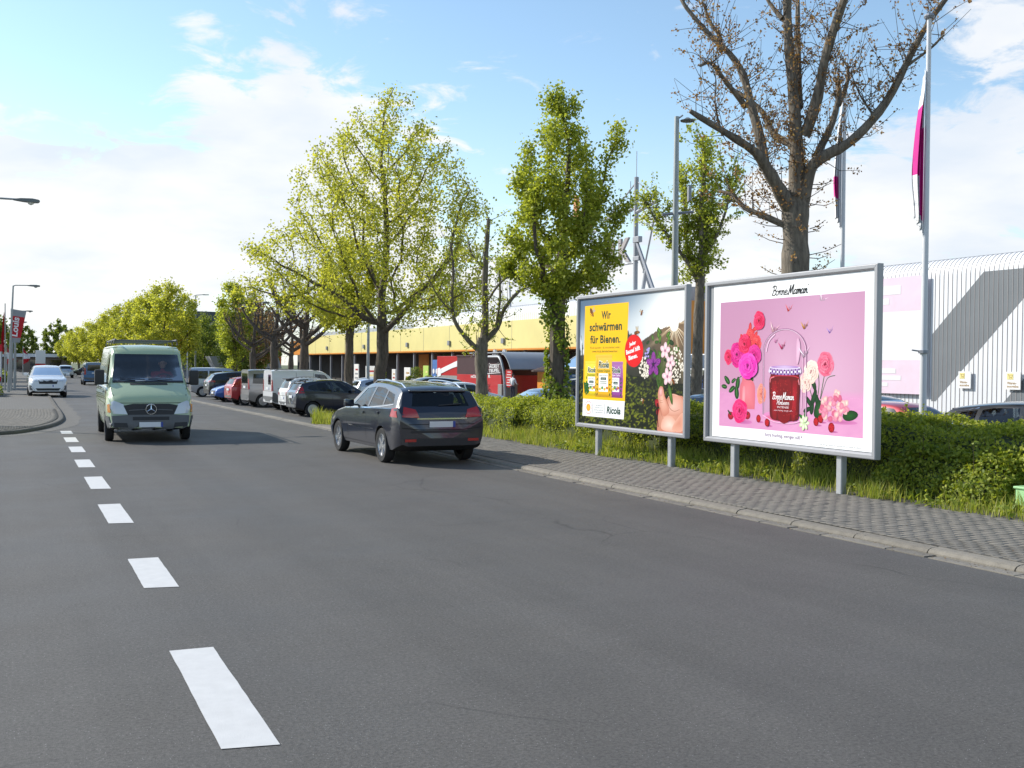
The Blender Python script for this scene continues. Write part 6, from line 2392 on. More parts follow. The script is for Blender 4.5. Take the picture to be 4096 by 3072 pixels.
# ---- the dark estate car driving away on the near lane (nose +Y)
c, o = park(WAGON, 'estate_car', 'dark navy estate car with silver roof rails driving along the near lane', P_NAVY, 7.33, 19.95, -90, hollow=True, mir_m=P_NAVY, handle_m=P_NAVY, sp_m=P_NAVY)
roof_rails(c, 2.3, 4.15, .56, M_CHROME)
for sg in ('left', 'right'):
    c.line('window_trim', [(1.72, .985), (2.8, 1.01), (3.7, 1.07), (4.22, 1.12)], sg, M_CHROME, .02, .006)
    c.line('door_moulding', [(1.7, .62), (3.3, .62)], sg, M_CHROME, .016, .008)
c.line('tailgate_trim', [(-.5, .865), (.5, .865)], 'back', M_CHROME, .025, .010)
c.line('bumper_seam', [(-.80, .70), (-.45, .66), (.45, .66), (.80, .70)], 'back', None, .014, .006)
c.decal('bumper_step', [(-.62, .60), (.62, .60), (.60, .645), (-.60, .645)], 'back', M_TRIM, .008)
c.line('wiper', [(-.05, 1.1), (.42, 1.13)], 'back', M_TRIM, .02, .02)
for sg in (-1, 1):
    c.decal('reflector', [(sg * .52, .44), (sg * .74, .44), (sg * .74, .49), (sg * .52, .49)], 'back', M_RED, .014)

# ---- white electric crossover half on the opposite pavement, facing the camera (nose -Y)
c, o = park(SUV, 'sport_utility', 'white sport utility car parked half on the opposite pavement', P_WHITE, 2.05, 60.6, 90, hollow=True, rim_m=M_RIMD, mir_m=P_WHITE, handle_m=P_WHITE)
for sg in (-1, 1):
    c.decal('bumper_fin', [(sg * .62, .38), (sg * .86, .40), (sg * .88, .62), (sg * .80, .62)], 'front', M_GREYTRIM, .012)

# ---- far traffic and cars in the opposite yard
park(MPV, 'compact_van', 'blue people carrier driving away at the far right of the road', P_LBLUE, 6.6, 91, -90, rim_m=M_RIMD)
park(HATCH, 'hatchback', 'silver hatchback driving in the distance ahead of the blue people carrier', P_SILVER, 6.4, 131, -90)
park(HATCH, 'hatchback', 'white car parked across the verge under the street trees', P_WHITE, 12.2, 150, 0)
park(HATCH, 'hatchback', 'dark car parked beyond the white car under the street trees', P_BLACK, 10.2, 158, 0, detail=False)
park(HATCH, 'hatchback', 'dark red car in the yard behind the banner poles', P_RED, -1.7, 92, 110)
park(PANEL, 'delivery_van', 'white delivery van in the yard beyond the dark red car', P_WHITE, -1.5, 105, 120)


# ------------------------------------------------------------------ green van with its driver
M_VGREEN = paint('pale_green', (.40, .49, .30), .0, .35)


def van_details(root, c, hollow):
    L, W = c.L, c.W
    # lower bumper: grey plastic wrapped round the nose
    c.decal('bumper', [(-.90, .28), (.90, .28), (.94, .42), (.95, .62), (.5, .645), (-.5, .645), (-.95, .62), (-.94, .42)], 'front', M_GREYTRIM, .03, sub=5, thick=-.05)
    c.decal('bumper_slot', [(-.40, .52), (.40, .52), (.40, .60), (-.40, .60)], 'front', M_TRIM, .036)
    for sg in (-1, 1):
        f = (lambda p: p) if sg > 0 else mirror_poly
        c.decal('fog_slot', f([(.50, .36), (.80, .38), (.80, .47), (.52, .46)]), 'front', M_TRIM, .036)
        c.decal('headlight', f([(.50, .66), (.90, .68), (.925, .90), (.80, .97), (.60, .89)]), 'front', M_LAMP, .012, sub=4)
        c.decal('indicator', f([(.87, .70), (.92, .70), (.93, .88), (.88, .90)]), 'front', mat('lamp_amber', (.55, .2, .02), .2), .016)
        side = 'right' if sg > 0 else 'left'
        c.decal('side_bumper', [(.03, .32), (.36, .30), (.36, .60), (.03, .62)], side, M_GREYTRIM, .02)
        c.line('door_seam', [(1.62, 2.05), (1.66, 1.25), (1.60, .5)], side)
        c.line('door_seam', [(.84, 1.22), (.80, .8), (.9, .5)], side)
        c.line('sliding_door_seam', [(2.75, 2.05), (2.75, .5)], side)
        c.line('slide_rail', [(2.75, 1.22), (5.1, 1.22)], side, M_SEAM, .03)
        c.line('rub_strip', [(.9, .86), (5.3, .86)], side, M_VGREEN, .06, .012)
        c.line('roof_gutter', [(1.0, 2.22), (5.3, 2.24)], side, M_VGREEN, .03, .012)
        c.decal('door_handle', [(1.42, 1.13), (1.58, 1.13), (1.58, 1.17), (1.42, 1.17)], side, M_TRIM, .012, thick=.02)
        c.decal('taillight', f([(.78, .9), (.92, .9), (.92, 1.3), (.80, 1.3)]), 'back', M_RED, .012)
    # grille with star-in-ring badge
    g_ = c.decal('grille', [(-.50, .64), (.50, .64), (.60, .86), (.40, .90), (-.40, .90), (-.60, .86)], 'front', M_TRIM, .016, sub=4)
    bd = MB()
    ctr = c.cast((0, .77), 'front', .04)
    ring = [ctr + Vector((0, .115 * math.cos(t * math.pi / 12), .115 * math.sin(t * math.pi / 12))) for t in range(25)]
    bd.tube(ring, .012, 6, cap=False)
    for k in range(3):
        a = R(90 + 120 * k)
        bd.tube([ctr, ctr + Vector((0, .112 * math.cos(a), .112 * math.sin(a)))], [.024, .006], 6)
    bd.build('badge', M_CHROME, root, smooth=True)
    c.line('grille_bar', [(-.48, .75), (-.13, .77)], 'front', M_GREYTRIM, .018, .024)
    c.line('grille_bar', [(.13, .77), (.48, .75)], 'front', M_GREYTRIM, .018, .024)
    c.decal('air_intake', [(-.42, 1.325), (.42, 1.325), (.42, 1.365), (-.42, 1.365)], 'front', M_TRIM, .008)
    c.line('bonnet_seam', [(-.84, 1.26), (-.76, .92), (.76, .92), (.84, 1.26)], 'front')
    c.plate('front', .42, off=.045)
    c.plate('back', .8)
    # wipers
    for sg, x0 in ((-1, -.55), (1, .08)):
        c.line('wiper', [(x0, 1.435), (x0 + .55, 1.475)], 'front', M_TRIM, .02, .02)
    c.line('cowl', [(-.80, 1.40), (.80, 1.40)], 'front', M_TRIM, .05, .008)
    # big mirrors on arms
    for sg in (-1, 1):
        b = c.cast((.98, 1.42), 'right' if sg > 0 else 'left', 0)
        mb = MB()
        mb.box((b.x + .02, b.y + sg * .20, 1.50), (.14, .22, .36))
        mb.build('mirror', M_TRIM, root, smooth=True, bevel=.04)
        MB().tube([(b.x + .06, b.y - sg * .02, 1.36), (b.x + .04, b.y + sg * .12, 1.36)], .025, 6).build('mirror_arm', M_TRIM, root)
    # roof rack
    for x in (1.5, 2.6, 3.7, 4.8):
        m = MB()
        m.tube([(x - L / 2, -.74, 2.30), (x - L / 2, -.72, 2.39), (x - L / 2, .72, 2.39), (x - L / 2, .74, 2.30)], .018, 6)
        m.build('rack_bar', M_GREYTRIM, root)
    for sg in (-1, 1):
        MB().tube([(1.3 - L / 2, sg * .70, 2.41), (5.1 - L / 2, sg * .70, 2.41)], .02, 6).build('rack_rail', M_GREYTRIM, root)
    # cab
    MB().box((1.0 - L / 2, 0, 1.24), (.5, W - .36, .28)).build('dashboard', M_INT, root, bevel=.06)
    MB().box((.86 - L / 2, .18, 1.40), (.25, .24, .07)).build('dash_papers', mat('paper', (.7, .7, .68), .8), root, bevel=.02)
    MB().box((2.32 - L / 2, 0, 1.35), (.05, W - .3, 1.5)).build('bulkhead', M_INT, root)
    for sg in (-1, 1):
        mb = MB()
        q = Matrix.Rotation(R(12), 3, 'Y')
        mb.box((1.75 - L / 2, sg * .42, 1.0), (.5, .5, .16))
        mb.box((2.06 - L / 2, sg * .42, 1.38), (.14, .48, .66), m=q)
        mb.box((2.14 - L / 2, sg * .42, 1.80), (.10, .26, .18), m=q)
        mb.build('seat', M_INT, root, bevel=.04)
    sw = MB()
    cc = Vector((1.36 - L / 2, -.42, 1.42))
    q = Matrix.Rotation(R(-55), 3, 'Y')
    sw.tube([cc + q @ Vector((.20 * math.cos(t), .20 * math.sin(t), 0)) for t in [k * math.pi / 10 for k in range(21)]], .014, 6, cap=False)
    for k in range(3):
        t = R(90 + 120 * k)
        sw.tube([cc, cc + q @ Vector((.2 * math.cos(t), .2 * math.sin(t), 0))], .012, 5)
    sw.tube([cc, cc + q @ Vector((0, 0, -.25))], .02, 6)
    sw.build('steering_wheel', M_TRIM, root, smooth=True)


VAN = dict(cat='van', glass=glass_mat('van_glass', (.66, .69, .70), .55), L=5.5, W=1.93, top=[(0, .36), (.02, .66), (.07, .92), (.20, 1.08), (.58, 1.30), (.74, 1.385), (.95, 1.62), (1.22, 1.95), (1.38, 2.13), (1.6, 2.23), (2.0, 2.27), (3.0, 2.29), (4.9, 2.29), (5.35, 2.27), (5.44, 2.18), (5.48, 1.4), (5.495, .8), (5.5, .5)],
           belt=[(0, .80), (.3, 1.05), (.7, 1.20), (1.0, 1.27), (5.5, 1.32)], wx=(.95, 4.42), wr=.335, cab=(.86, 2.3), floor=.85, nose=.5, kn=.12, tail=.1, kt=.04, tumble=.13, crown=.03,
           sill=[(0, .34), (.3, .30), (5.2, .32), (5.5, .40)],
           side=[[(1.06, 1.36), (1.42, 1.98), (1.60, 2.02), (1.60, 1.33)]],
           front=[(-.80, 1.425), (.80, 1.425), (.72, 2.06), (-.72, 2.06)], rear=[(.06, 1.4), (.70, 1.4), (.66, 1.95), (.06, 1.95)], rim_m=M_RIMD, details=staticmethod(van_details))
vc = Car(VAN)
van = vc.make('green_van', 'pale green delivery van with roof rack driving towards the camera', M_VGREEN, (3.15, 27.7, 0), R(88), True)


# people: one continuous skinned body each
M_SKIN = mat('skin', (.52, .30, .21), .55)
M_HAIR = mat('hair_dark', (.03, .02, .015), .8)


def person_mesh(name, joints, edges, root_i, m, parent, sub=2):
    me = bpy.data.meshes.new(name)
    me.from_pydata([j[0] for j in joints], edges, [])
    o = link(bpy.data.objects.new(name, me), None)
    sk_ = o.modifiers.new('skin', 'SKIN')
    sk_.use_smooth_shade = True
    for i, j in enumerate(joints):
        me.skin_vertices[0].data[i].radius = (j[1], j[2] if len(j) > 2 else j[1])
    me.skin_vertices[0].data[root_i].use_root = True
    sb = o.modifiers.new('sub', 'SUBSURF')
    sb.levels = sub
    sb.render_levels = sub
    dg = bpy.context.evaluated_depsgraph_get()
    new = bpy.data.meshes.new_from_object(o.evaluated_get(dg))
    bpy.data.objects.remove(o)
    new.materials.clear()
    new.shade_smooth()
    ob = link(bpy.data.objects.new(name, new), parent)
    new.materials.append(m)
    return ob


def head_parts(root, c, yaw_, s=1.0, hair=M_HAIR):
    q = Matrix.Rotation(yaw_, 3, 'Z')
    hb = MB()
    hb.lathe([(.03, -.125), (.055, -.115), (.072, -.07), (.079, 0), (.077, .05), (.06, .09), (.03, .112), (.004, .118)], 16)
    for sg in (-1, 1):
        hb.lathe([(.012, -.03), (.022, 0), (.014, .032)], 8, (.0, sg * .082, 0))
    hb.prism([(-.075, -.03), (-.103, -.028), (-.078, .02)], -.014, .014, 'y')
    hb.box((-.074, 0, -.062), (.016, .045, .010))
    h = hb.build('head', M_SKIN, root, smooth=True)
    h.rotation_euler = (0, 0, yaw_)
    h.location = c
    for sg in (-1, 1):
        MB().lathe([(.004, -.01), (.011, 0), (.004, .01)], 8, (-.075, sg * .031, .005)).build('eye', M_HAIR, h)
    hr = MB()
    hr.lathe([(.082, .01), (.086, .05), (.07, .10), (.035, .126), (.004, .13)], 16, (.010, 0, 0))
    hr.box((.055, 0, -.02), (.06, .13, .13))
    hr.build('hair', hair, h, smooth=True, bevel=.02)
    return h


# the driver: seated behind the wheel, hands on it (local frame: nose of the van is -x)
VM = Matrix.Translation((3.15, 27.7, 0)) @ Matrix.Rotation(R(88), 4, 'Z')
drv = thing('person', 'driver in a red top sitting at the wheel of the green van', 'person', VM @ Vector((1.78 - 2.75, -.42, 1.08)), R(88))
M_REDTOP = mat('red_top', (.42, .02, .035), .85, bump=(30, .3))
J = [((0.08, 0, .05), .15, .12), ((.10, 0, .25), .15, .11), ((.08, 0, .45), .17, .11), ((.05, 0, .56), .07, .06), ((.04, 0, .64), .055, .055),
     ((.06, -.19, .50), .07), ((-.10, -.26, .32), .05), ((-.34, -.15, .38), .042), ((.06, .19, .50), .07), ((-.10, .26, .32), .05), ((-.34, .15, .38), .042),
     ((-.12, -.10, .02), .085), ((-.42, -.11, .02), .07), ((-.46, -.11, -.18), .05), ((-.12, .10, .02), .085), ((-.42, .11, .02), .07), ((-.46, .11, -.18), .05)]
E_ = [(0, 1), (1, 2), (2, 3), (3, 4), (2, 5), (5, 6), (6, 7), (2, 8), (8, 9), (9, 10), (0, 11), (11, 12), (12, 13), (0, 14), (14, 15), (15, 16)]
person_mesh('body', J, E_, 0, M_REDTOP, drv)
head_parts(drv, (.02, 0, .76), 0)
for sg in (-1, 1):
    hnd = MB()
    hnd.box((-.40, sg * .145, .40), (.08, .07, .035))
    for k in range(4):
        a = Vector((-.435, sg * .145 + (k - 1.5) * .019, .405))
        hnd.tube([a, a + Vector((-.035, 0, .012)), a + Vector((-.045, 0, -.022)), a + Vector((-.02, 0, -.04))], [.0095, .009, .008, .007], 6)
    a = Vector((-.39, sg * .10, .41))
    hnd.tube([a, a + Vector((-.03, -sg * .015, .02)), a + Vector((-.055, -sg * .01, .01))], [.011, .010, .008], 6)
    hnd.build('hand', M_SKIN, drv, smooth=True)


# ------------------------------------------------------------------ do-it-yourself store and its forecourt
M_WALL = mat('white_cladding', (.74, .75, .77), .45, var=(.6, .05))
M_FIN = mat('cladding_fin', (.40, .36, .35), .6)  # brownish grey: shade on the fins' unlit sides put into the colour
M_BAND = mat('dark_grey_band', (.17, .185, .20), .5, var=(.8, .06))
M_YEL = mat('yellow_fascia', (.80, .69, .28), .45, var=(.35, .07))
M_ORA = mat('orange_wall', (.72, .27, .03), .5, var=(.5, .08))
M_DARK = mat('dark_recess', (.045, .04, .038), .8, var=(1, .2))  # near-black colour stands for the shade under the canopy and in the doorway
M_STEEL = mat('steel_grey', (.30, .31, .34), .5, metal=.3)
M_STEELW = mat('white_steel', (.70, .71, .73), .45)
M_ROOF = mat('roof_sheet', (.42, .44, .47), .5, metal=.2, var=(.5, .1))
XF = 45.0
store = thing('store_building', 'long store hall with ribbed white cladding, orange entrance and yellow canopy', 'building', (XF, 60, -.45))


def at_store(ob):
    ob.location = (-XF, -60, .45)
    return ob


# cladding: flat wall that rolls back over the roof edge
def arc(r, x, z, n=6):
    return [(x + r - r * math.cos(k * math.pi / 2 / n), z + r * math.sin(k * math.pi / 2 / n)) for k in range(n + 1)]


prof = [(XF, -.6)] + arc(.95, XF, 6.95) + [(XF + 3.5, 7.9)]
at_store(MB().prism(prof + [(XF + 3.5, -.6)], 8.0, 118.0, 'y').build('wall', M_WALL, store, smooth=True))
at_store(MB().b2((XF + 3.5, 8, -.6), (XF + 60, 175, 7.3)).build('roof', M_ROOF, store))
at_store(MB().b2((XF + .4, 118.02, -.6), (XF + 3.5, 175, 5.0)).build('wall', M_DARK, store))
fp = [(XF - .022, -.5)] + arc(.972, XF - .022, 6.95) + [(XF + 1.0, 7.93)] + list(reversed(arc(.90, XF + .02, 6.95))) + [(XF + .02, -.5)]
fin0 = MB().prism(fp, -.010, .010, 'y').build('fin', M_FIN, store)
fp2 = [(XF - .022, 6.0)] + arc(.972, XF - .022, 6.95) + [(XF + 1.0, 7.93)] + list(reversed(arc(.90, XF + .02, 6.95))) + [(XF + .02, 6.0)]
fin_hi = MB().prism(fp2, -.010, .010, 'y').build('fin', M_FIN, store)
nf = 0
y = 26.0
first = [True, True]
while y < 118 and nf < 300:
    hi = y > 56
    src = fin_hi if hi else fin0
    k = 1 if hi else 0
    o = src if first[k] else src.copy()
    if not first[k]:
        link(o, store)
    first[k] = False
    o.location = (-XF, y - 60, .45)
    y += .28 if not hi else .42
    nf += 1
# dark grey parallelogram on the white cladding and the start of a second one
at_store(MB().prism([(39.59, .2), (39.59, 3.82), (36.39, 6.96), (31.2, 6.94), (31.2, 8.2 - 5.2), (34.06, 5.4), (39.24, .2)][:3] + [(32.6, 6.95), (39.3, .2)], XF - .007, XF - .002, 'x').build('dark_band', M_BAND, store))
at_store(MB().prism([(35.1, .3), (33.9, 1.6), (27, 1.6), (27, .3)], XF - .007, XF - .002, 'x').build('dark_band', M_BAND, store))
# entrance block in orange with a dark slab standing for the shaded opening
at_store(MB().b2((39.5, 56.2, -.6), (44.9, 63.0, 6.4)).build('entrance_block', M_ORA, store, bevel=.04))
at_store(MB().b2((39.38, 57.4, -.5), (39.49, 61.6, 2.6)).build('entrance_door', M_DARK, store))
at_store(MB().b2((39.3, 57.2, 2.6), (39.49, 61.8, 3.5)).build('entrance_sign', mat('sign_red', (.45, .03, .03), .5), store))
at_store(MB().b2((41.5, 57.0, 6.4), (44.8, 62.5, 7.4)).build('roof_plant', M_STEEL, store, bevel=.03))
# yellow canopy
at_store(MB().b2((42.0, 63.02, 3.5), (44.9, 158.0, 6.1)).build('canopy_fascia', M_YEL, store, bevel=.03))
at_store(MB().b2((42.0, 158.02, 3.5), (44.9, 167, 5.6)).build('canopy_end', M_ORA, store, bevel=.03))
at_store(MB().b2((41.96, 63.02, 3.36), (44.9, 167, 3.495)).build('canopy_soffit', M_ORA, store))
for yy in np.arange(70, 158, 7.4):
    at_store(MB().b2((41.985, yy - .012, 3.5), (41.998, yy + .012, 6.1)).build('fascia_joint', M_STEEL, store))
at_store(MB().b2((44.905, 63.02, -.55), (44.99, 117, 3.3)).build('shop_front', M_DARK, store))
col0 = MB().b2((-.13, -.13, 0), (.13, .13, 3.9)).build('column', M_STEEL, store, bevel=.02)
for i, yy in enumerate(np.arange(66, 166, 5.6)):
    o = col0 if i == 0 else col0.copy()
    if i:
        link(o, store)
    o.location = (42.4 - XF, yy - 60, 0)
for i, yy in enumerate(np.arange(64.5, 116, 3.7)):
    m = M_ORA if i % 4 == 1 else (mat('shop_glass', (.03, .035, .04), .08, spec=.8) if i % 2 else mat('brown_panel', (.16, .06, .035), .6))
    at_store(MB().b2((44.86, yy, -.4), (44.9, yy + 3.2, 3.2)).build('shop_window', m, store))
for i, yy in enumerate((86.5, 99.5, 112, 128, 145)):
    at_store(MB().b2((41.80, yy - .25, 4.0), (41.99, yy + .25, 4.5)).build('floodlight', M_STEEL, store, bevel=.02))
# sun-bleached banner wall: pale pink cloth with white lettering blocks
M_PINK = mat('banner_pink', (.78, .62, .72), .8, var=(1.2, .06))
M_BWHITE = mat('banner_white', (.80, .79, .80), .8)
bn = thing('wall_banner', 'pale pink and white cloth banner on the ribbed store wall', 'banner', (XF - .25, 42, -.3))


def at_bn(ob):
    ob.location = (-XF + .25, -42, .3)
    return ob


bx0, bx1 = XF - .26, XF - .22
for (y0, y1) in ((39.85, 47.2),):
    at_bn(MB().b2((bx0, y0, 5.15), (bx1, y1, 7.05)).build('cloth', M_PINK, bn))
    at_bn(MB().b2((bx0, y0, 2.42), (bx1, y1, 5.147)).build('cloth', M_BWHITE, bn))
    at_bn(MB().b2((bx0, y0, .55), (bx1, y1, 2.417)).build('cloth', M_PINK, bn))
for (y0, y1, z0, z1) in ((41.56, 46.5, 6.1, 6.6), (42.4, 46.2, 5.55, 5.9), (41.84, 46, 1.68, 1.95), (41.46, 46, 1.3, 1.55), (42.4, 46, .95, 1.15)):
    at_bn(MB().b2((bx0 - .012, y0, z0), (bx0 - .004, y1, z1)).build('white_block', M_BWHITE, bn, bevel=.003))
# goods-collection signs
M_SIGNW = mat('sign_white', (.80, .80, .79), .6)
M_BROWN = mat('sign_brown', (.40, .24, .08), .6)
M_SYEL = mat('sign_yellow', (.80, .70, .28), .6)
for (y0, y1, lab) in ((36.95, 37.72, 'white goods collection sign with trolley symbol beside the wall banner'), (34.05, 34.9, 'white goods collection sign with trolley symbol farther along the dark band')):
    s_ = thing('wall_sign', lab, 'sign', (XF - .14, y1, .95))
    MB().b2((-.02, -(y1 - y0), 0), (.02, 0, .88)).build('board', M_SIGNW, s_)
    w = y1 - y0
    t_ = MB()
    text_on(t_, 'Waren-', (-.026, -w * .12, .26), (0, -1, 0), (0, 0, 1), w * .62, .13, bold=.02)
    text_on(t_, 'ausgabe', (-.026, -w * .12, .07), (0, -1, 0), (0, 0, 1), w * .76, .15, bold=.02)
    t_.build('lettering', M_BROWN, s_, fix=False)
    k_ = MB()
    k_.b2((-.03, -w * .52, .50), (-.024, -w * .12, .80))
    k_.build('symbol_field', M_SYEL, s_)
    q = MB()
    q.tube([(-.034, -w * .16, .76), (-.034, -w * .22, .74), (-.034, -w * .28, .62), (-.034, -w * .46, .62)], .010, 4)
    q.tube([(-.034, -w * .235, .72), (-.034, -w * .48, .72), (-.034, -w * .46, .64)], .008, 4)
    for d in (.31, .43):
        q.lathe([(.02, -.004), (.02, .004)], 10, (-.034, -w * d, .57), 'x')
    q.build('trolley_symbol', M_BROWN, s_)

# steel sign masts with large letters on the roof
M_LET = mat('letter_grey', (.33, .30, .30), .6, metal=.2)
M_LETO = mat('letter_orange', (.62, .27, .10), .6)
XT = 48.0


def sign_mast(y0, top, label, arms=True, zb=7.4):
    t_ = thing('sign_mast', label, 'sign mast', (XT, y0, zb))
    b = MB
    b().tube([(0, 0, 0), (0, 0, top - zb)], .20, 6).build('mast', M_STEEL, t_)
    b().tube([(0, 0, top - zb), (0, 0, top - zb + 2.2)], .03, 5).build('antenna', M_STEEL, t_)
    b().tube([(0, -3.3, 0), (0, -.1, 5.2)], .16, 6).build('leg', M_STEEL, t_)
    b().tube([(0, -.9, 0), (0, -1.6, 2.6)], .16, 6).build('leg', M_STEEL, t_)
    b().tube([(2.5, .6, 0), (0, 0, 5.0)], .14, 6).build('leg', M_STEEL, t_)
    if arms:
        b().tube([(0, 0, 7.6), (0, -3.2, 8.2)], .16, 6).build('arm', M_STEEL, t_)
        b().tube([(0, 0, 8.0), (0, 5.0, 7.6)], .13, 6).build('arm', M_STEEL, t_)
        b().tube([(0, 0, 10.2), (0, 4.4, 7.7)], .07, 5).build('stay', M_STEEL, t_)
        b().tube([(0, -3.2, 8.2), (0, -1.2, 2.4)], .08, 5).build('stay', M_STEEL, t_)
        b().tube([(0, 0, 10.3), (0, -3.1, 8.3)], .05, 5).build('stay', M_STEEL, t_)
        b().tube([(0, .9, 10.4), (0, .9, 7.0)], .03, 5).build('stay', M_STEEL, t_)
    b().box((0, -.25, 5.3), (.4, .9, .5)).build('bracket', M_STEEL, t_, bevel=.03)
    b().box((0, -.3, 3.7), (.4, .9, .35)).build('bracket', M_STEEL, t_, bevel=.03)
    return t_


sign_mast(73.4, 18.0, 'grey steel sign mast with stays beside the roof letters')
sign_mast(112, 13.2, 'grey steel sign mast behind the pollarded tree', False)
let = thing('roof_letters', 'large grey roof letters on a beam beside the steel mast', 'sign', (XT, 76, 10.9))
for ch, y0, y1 in (('K', 76.2, 74.35), ('R', 78.1, 76.5)):
    v, f, _ = text_geo(ch, bold=.03)
    bm = bmesh.new()
    vs = [bm.verts.new((0, -p[0] * (y0 - y1), p[1] * 2.1)) for p in v]
    for q in f:
        try:
            bm.faces.new([vs[i] for i in q])
        except ValueError:
            pass
    ex = bmesh.ops.extrude_face_region(bm, geom=bm.faces[:])
    for q in ex['geom']:
        if isinstance(q, bmesh.types.BMVert):
            q.co.x += .22
    bmesh.ops.recalc_face_normals(bm, faces=bm.faces)
    me = bpy.data.meshes.new('letter')
    bm.to_mesh(me)
    bm.free()
    me.materials.append(M_LET)
    o = link(bpy.data.objects.new('letter', me), let)
    o.location = (0, y0 - 76, .05)
MB().tube([(.2, -2.6, -.1), (.2, 24, -.1)], .09, 6).build('beam', M_STEEL, let)
for yy in (6, 14, 22):
    MB().tube([(.2, yy, -.1), (.4, yy, -3.4)], .09, 6).build('support', M_STEEL, let)
lo = thing('roof_letters', 'orange letter on the roof seen through the ivy clad lime crown', 'sign', (XT + 1, 83, 14.6))
for dy, hh in ((0, 3.6), (2.3, 3.6)):
    MB().box((0, dy, hh / 2), (.4, .55, hh)).build('letter_stem', M_LETO, lo, bevel=.05)
MB().box((0, 1.15, 1.8), (.38, 1.9, .5)).build('letter_bar', M_LETO, lo, bevel=.05)
MB().tube([(.3, -1, -.1), (.3, 4, -.1)], .09, 6).build('beam', M_STEEL, lo)
for yy in (0, 3):
    MB().tube([(.3, yy, -.1), (.3, yy, -7)], .1, 6).build('support', M_STEEL, lo)

# ------------------------------------------------------------------ sausage stand with its arched canopy
M_KRED = mat('stand_red', (.48, .02, .025), .4, coat=.3, var=(.8, .08))
M_KDARK = mat('stand_dark', (.06, .025, .03), .5, var=(1, .15))
M_KGREY = mat('stand_grey', (.26, .26, .25), .6, var=(1, .1))
M_LETW = mat('lettering_white', (.82, .82, .82), .5)
M_ARCH = mat('canopy_grey', (.34, .36, .38), .45, metal=.3, var=(.7, .08))
KX_ = 33.0
ks = thing('food_stand', 'red and grey sausage stand in a container with white lettering', 'food stand', (KX_, 74, -.45))


def at_k(ob):
    ob.location = (-KX_, -74, .45)
    return ob


at_k(MB().b2((33, 75.7, -.45), (36, 80.9, 1.05)).build('grey_panel', M_KGREY, ks, bevel=.02))
at_k(MB().b2((33, 75.7, 1.053), (36, 80.9, 2.66)).build('red_panel', M_KRED, ks, bevel=.02))
at_k(MB().b2((32.6, 67.5, -.45), (35.6, 75.69, 1.2)).build('red_panel', M_KRED, ks, bevel=.02))
at_k(MB().b2((32.6, 67.5, 1.203), (35.6, 75.69, 2.58)).build('dark_panel', M_KDARK, ks, bevel=.02))
at_k(MB().b2((32.55, 67.4, 2.583), (35.7, 75.75, 2.7)).build('roof_edge', M_KDARK, ks, bevel=.02))
t_ = MB()
text_on(t_, 'WURST', (32.585, 69.62, 1.66), (0, -1, .06), (0, 0, 1), 1.8, .25, bold=.03)
text_on(t_, 'TEUFEL', (32.585, 69.62, 1.37), (0, -1, .06), (0, 0, 1), 1.8, .24, bold=.03)
text_on(t_, 'HÖLL', (32.585, 72.89, .92), (0, -1, .02), (0, 0, 1), 1.3, .26, bold=.025)
text_on(t_, 'R', (32.585, 69.7, .98), (0, -1, .02), (0, 0, 1), .36, .24, bold=.025)
at_k(t_.build('lettering', M_LETW, ks, fix=False))
fr_ = MB()
pl = [(69.85, 1.28), (67.6, 1.38), (67.6, 2.02), (67.9, 2.0), (67.95, 2.16), (68.2, 1.99), (69.3, 1.94), (69.5, 2.08), (69.85, 1.92)]
fr_.tube([(32.58, a, b) for a, b in pl + [pl[0]]], .03, 4)
at_k(fr_.build('emblem_outline', M_LETW, ks))
wb = MB()
wb.prism([(79.9, 1.2), (79.9, 1.62), (76.4, 2.30), (76.4, 1.82), (77.6, 1.66)], 32.96, 32.985, 'x')
wb.prism([(80.7, .9), (79.95, 1.02), (79.95, 1.55), (80.3, 1.68), (80.7, 1.62)], 32.96, 32.985, 'x')
at_k(wb.build('white_lettering_block', M_LETW, ks))
at_k(MB().b2((32.3, 66.8, -.45), (33.6, 67.45, .55)).build('counter', M_KGREY, ks, bevel=.02))
mn = thing('menu_board', 'red menu board under the arched canopy', 'menu board', (32.7, 66.4, .35))
MB().b2((-.03, -.5, 0), (.03, .5, 1.3)).build('board', M_KRED, mn)
for k in range(6):
    MB().b2((-.04, -.36, .12 + k * .19), (-.034, .38 - .1 * (k % 3), .17 + k * .19)).build('text_line', M_LETW, mn)
cp = thing('arched_canopy', 'grey arched canopy roof beside the red sausage stand', 'canopy', (33.5, 66.5, -.45))
V, F = [], []
for k in range(13):
    a = math.pi * .5 - k / 12 * math.pi * .34
    yy = 2.0 - (2.0) + 2.2 * math.cos(a) * -1
    zz = 1.0 + 2.35 * math.sin(a)
    V += [(-1.6, yy, zz), (2.2, yy, zz), (-1.6, yy * .97, zz - .07), (2.2, yy * .97, zz - .07)]
for k in range(12):
    a = 4 * k
    F += [(a, a + 1, a + 5, a + 4), (a + 2, a + 6, a + 7, a + 3), (a, a + 4, a + 6, a + 2), (a + 1, a + 3, a + 7, a + 5)]
F += [(0, 2, 3, 1), (48, 49, 51, 50)]
MB().add(V, F).build('roof_shell', M_ARCH, cp, smooth=True)
MB().b2((-1.6, -.0, 3.24), (2.2, 5.2, 3.32)).build('roof_flat', M_ARCH, cp, bevel=.02)
rib = [(-1.65, 2.3 * -math.cos(math.pi * .5 - k / 12 * math.pi * .34), 1.0 + 2.42 * math.sin(math.pi * .5 - k / 12 * math.pi * .34) - .2) for k in range(13)]
MB().tube([(-1.65, 1.6, 3.0)] + [(-1.65, -r_, z_) for r_, z_ in [(1.2 * math.sin(k / 8 * 1.57), 3.0 - .0 - 3.0 * (1 - math.cos(k / 8 * 1.57)) * 1.0) for k in range(9)]], .10, 8).build('rib', M_ARCH, cp, smooth=True)
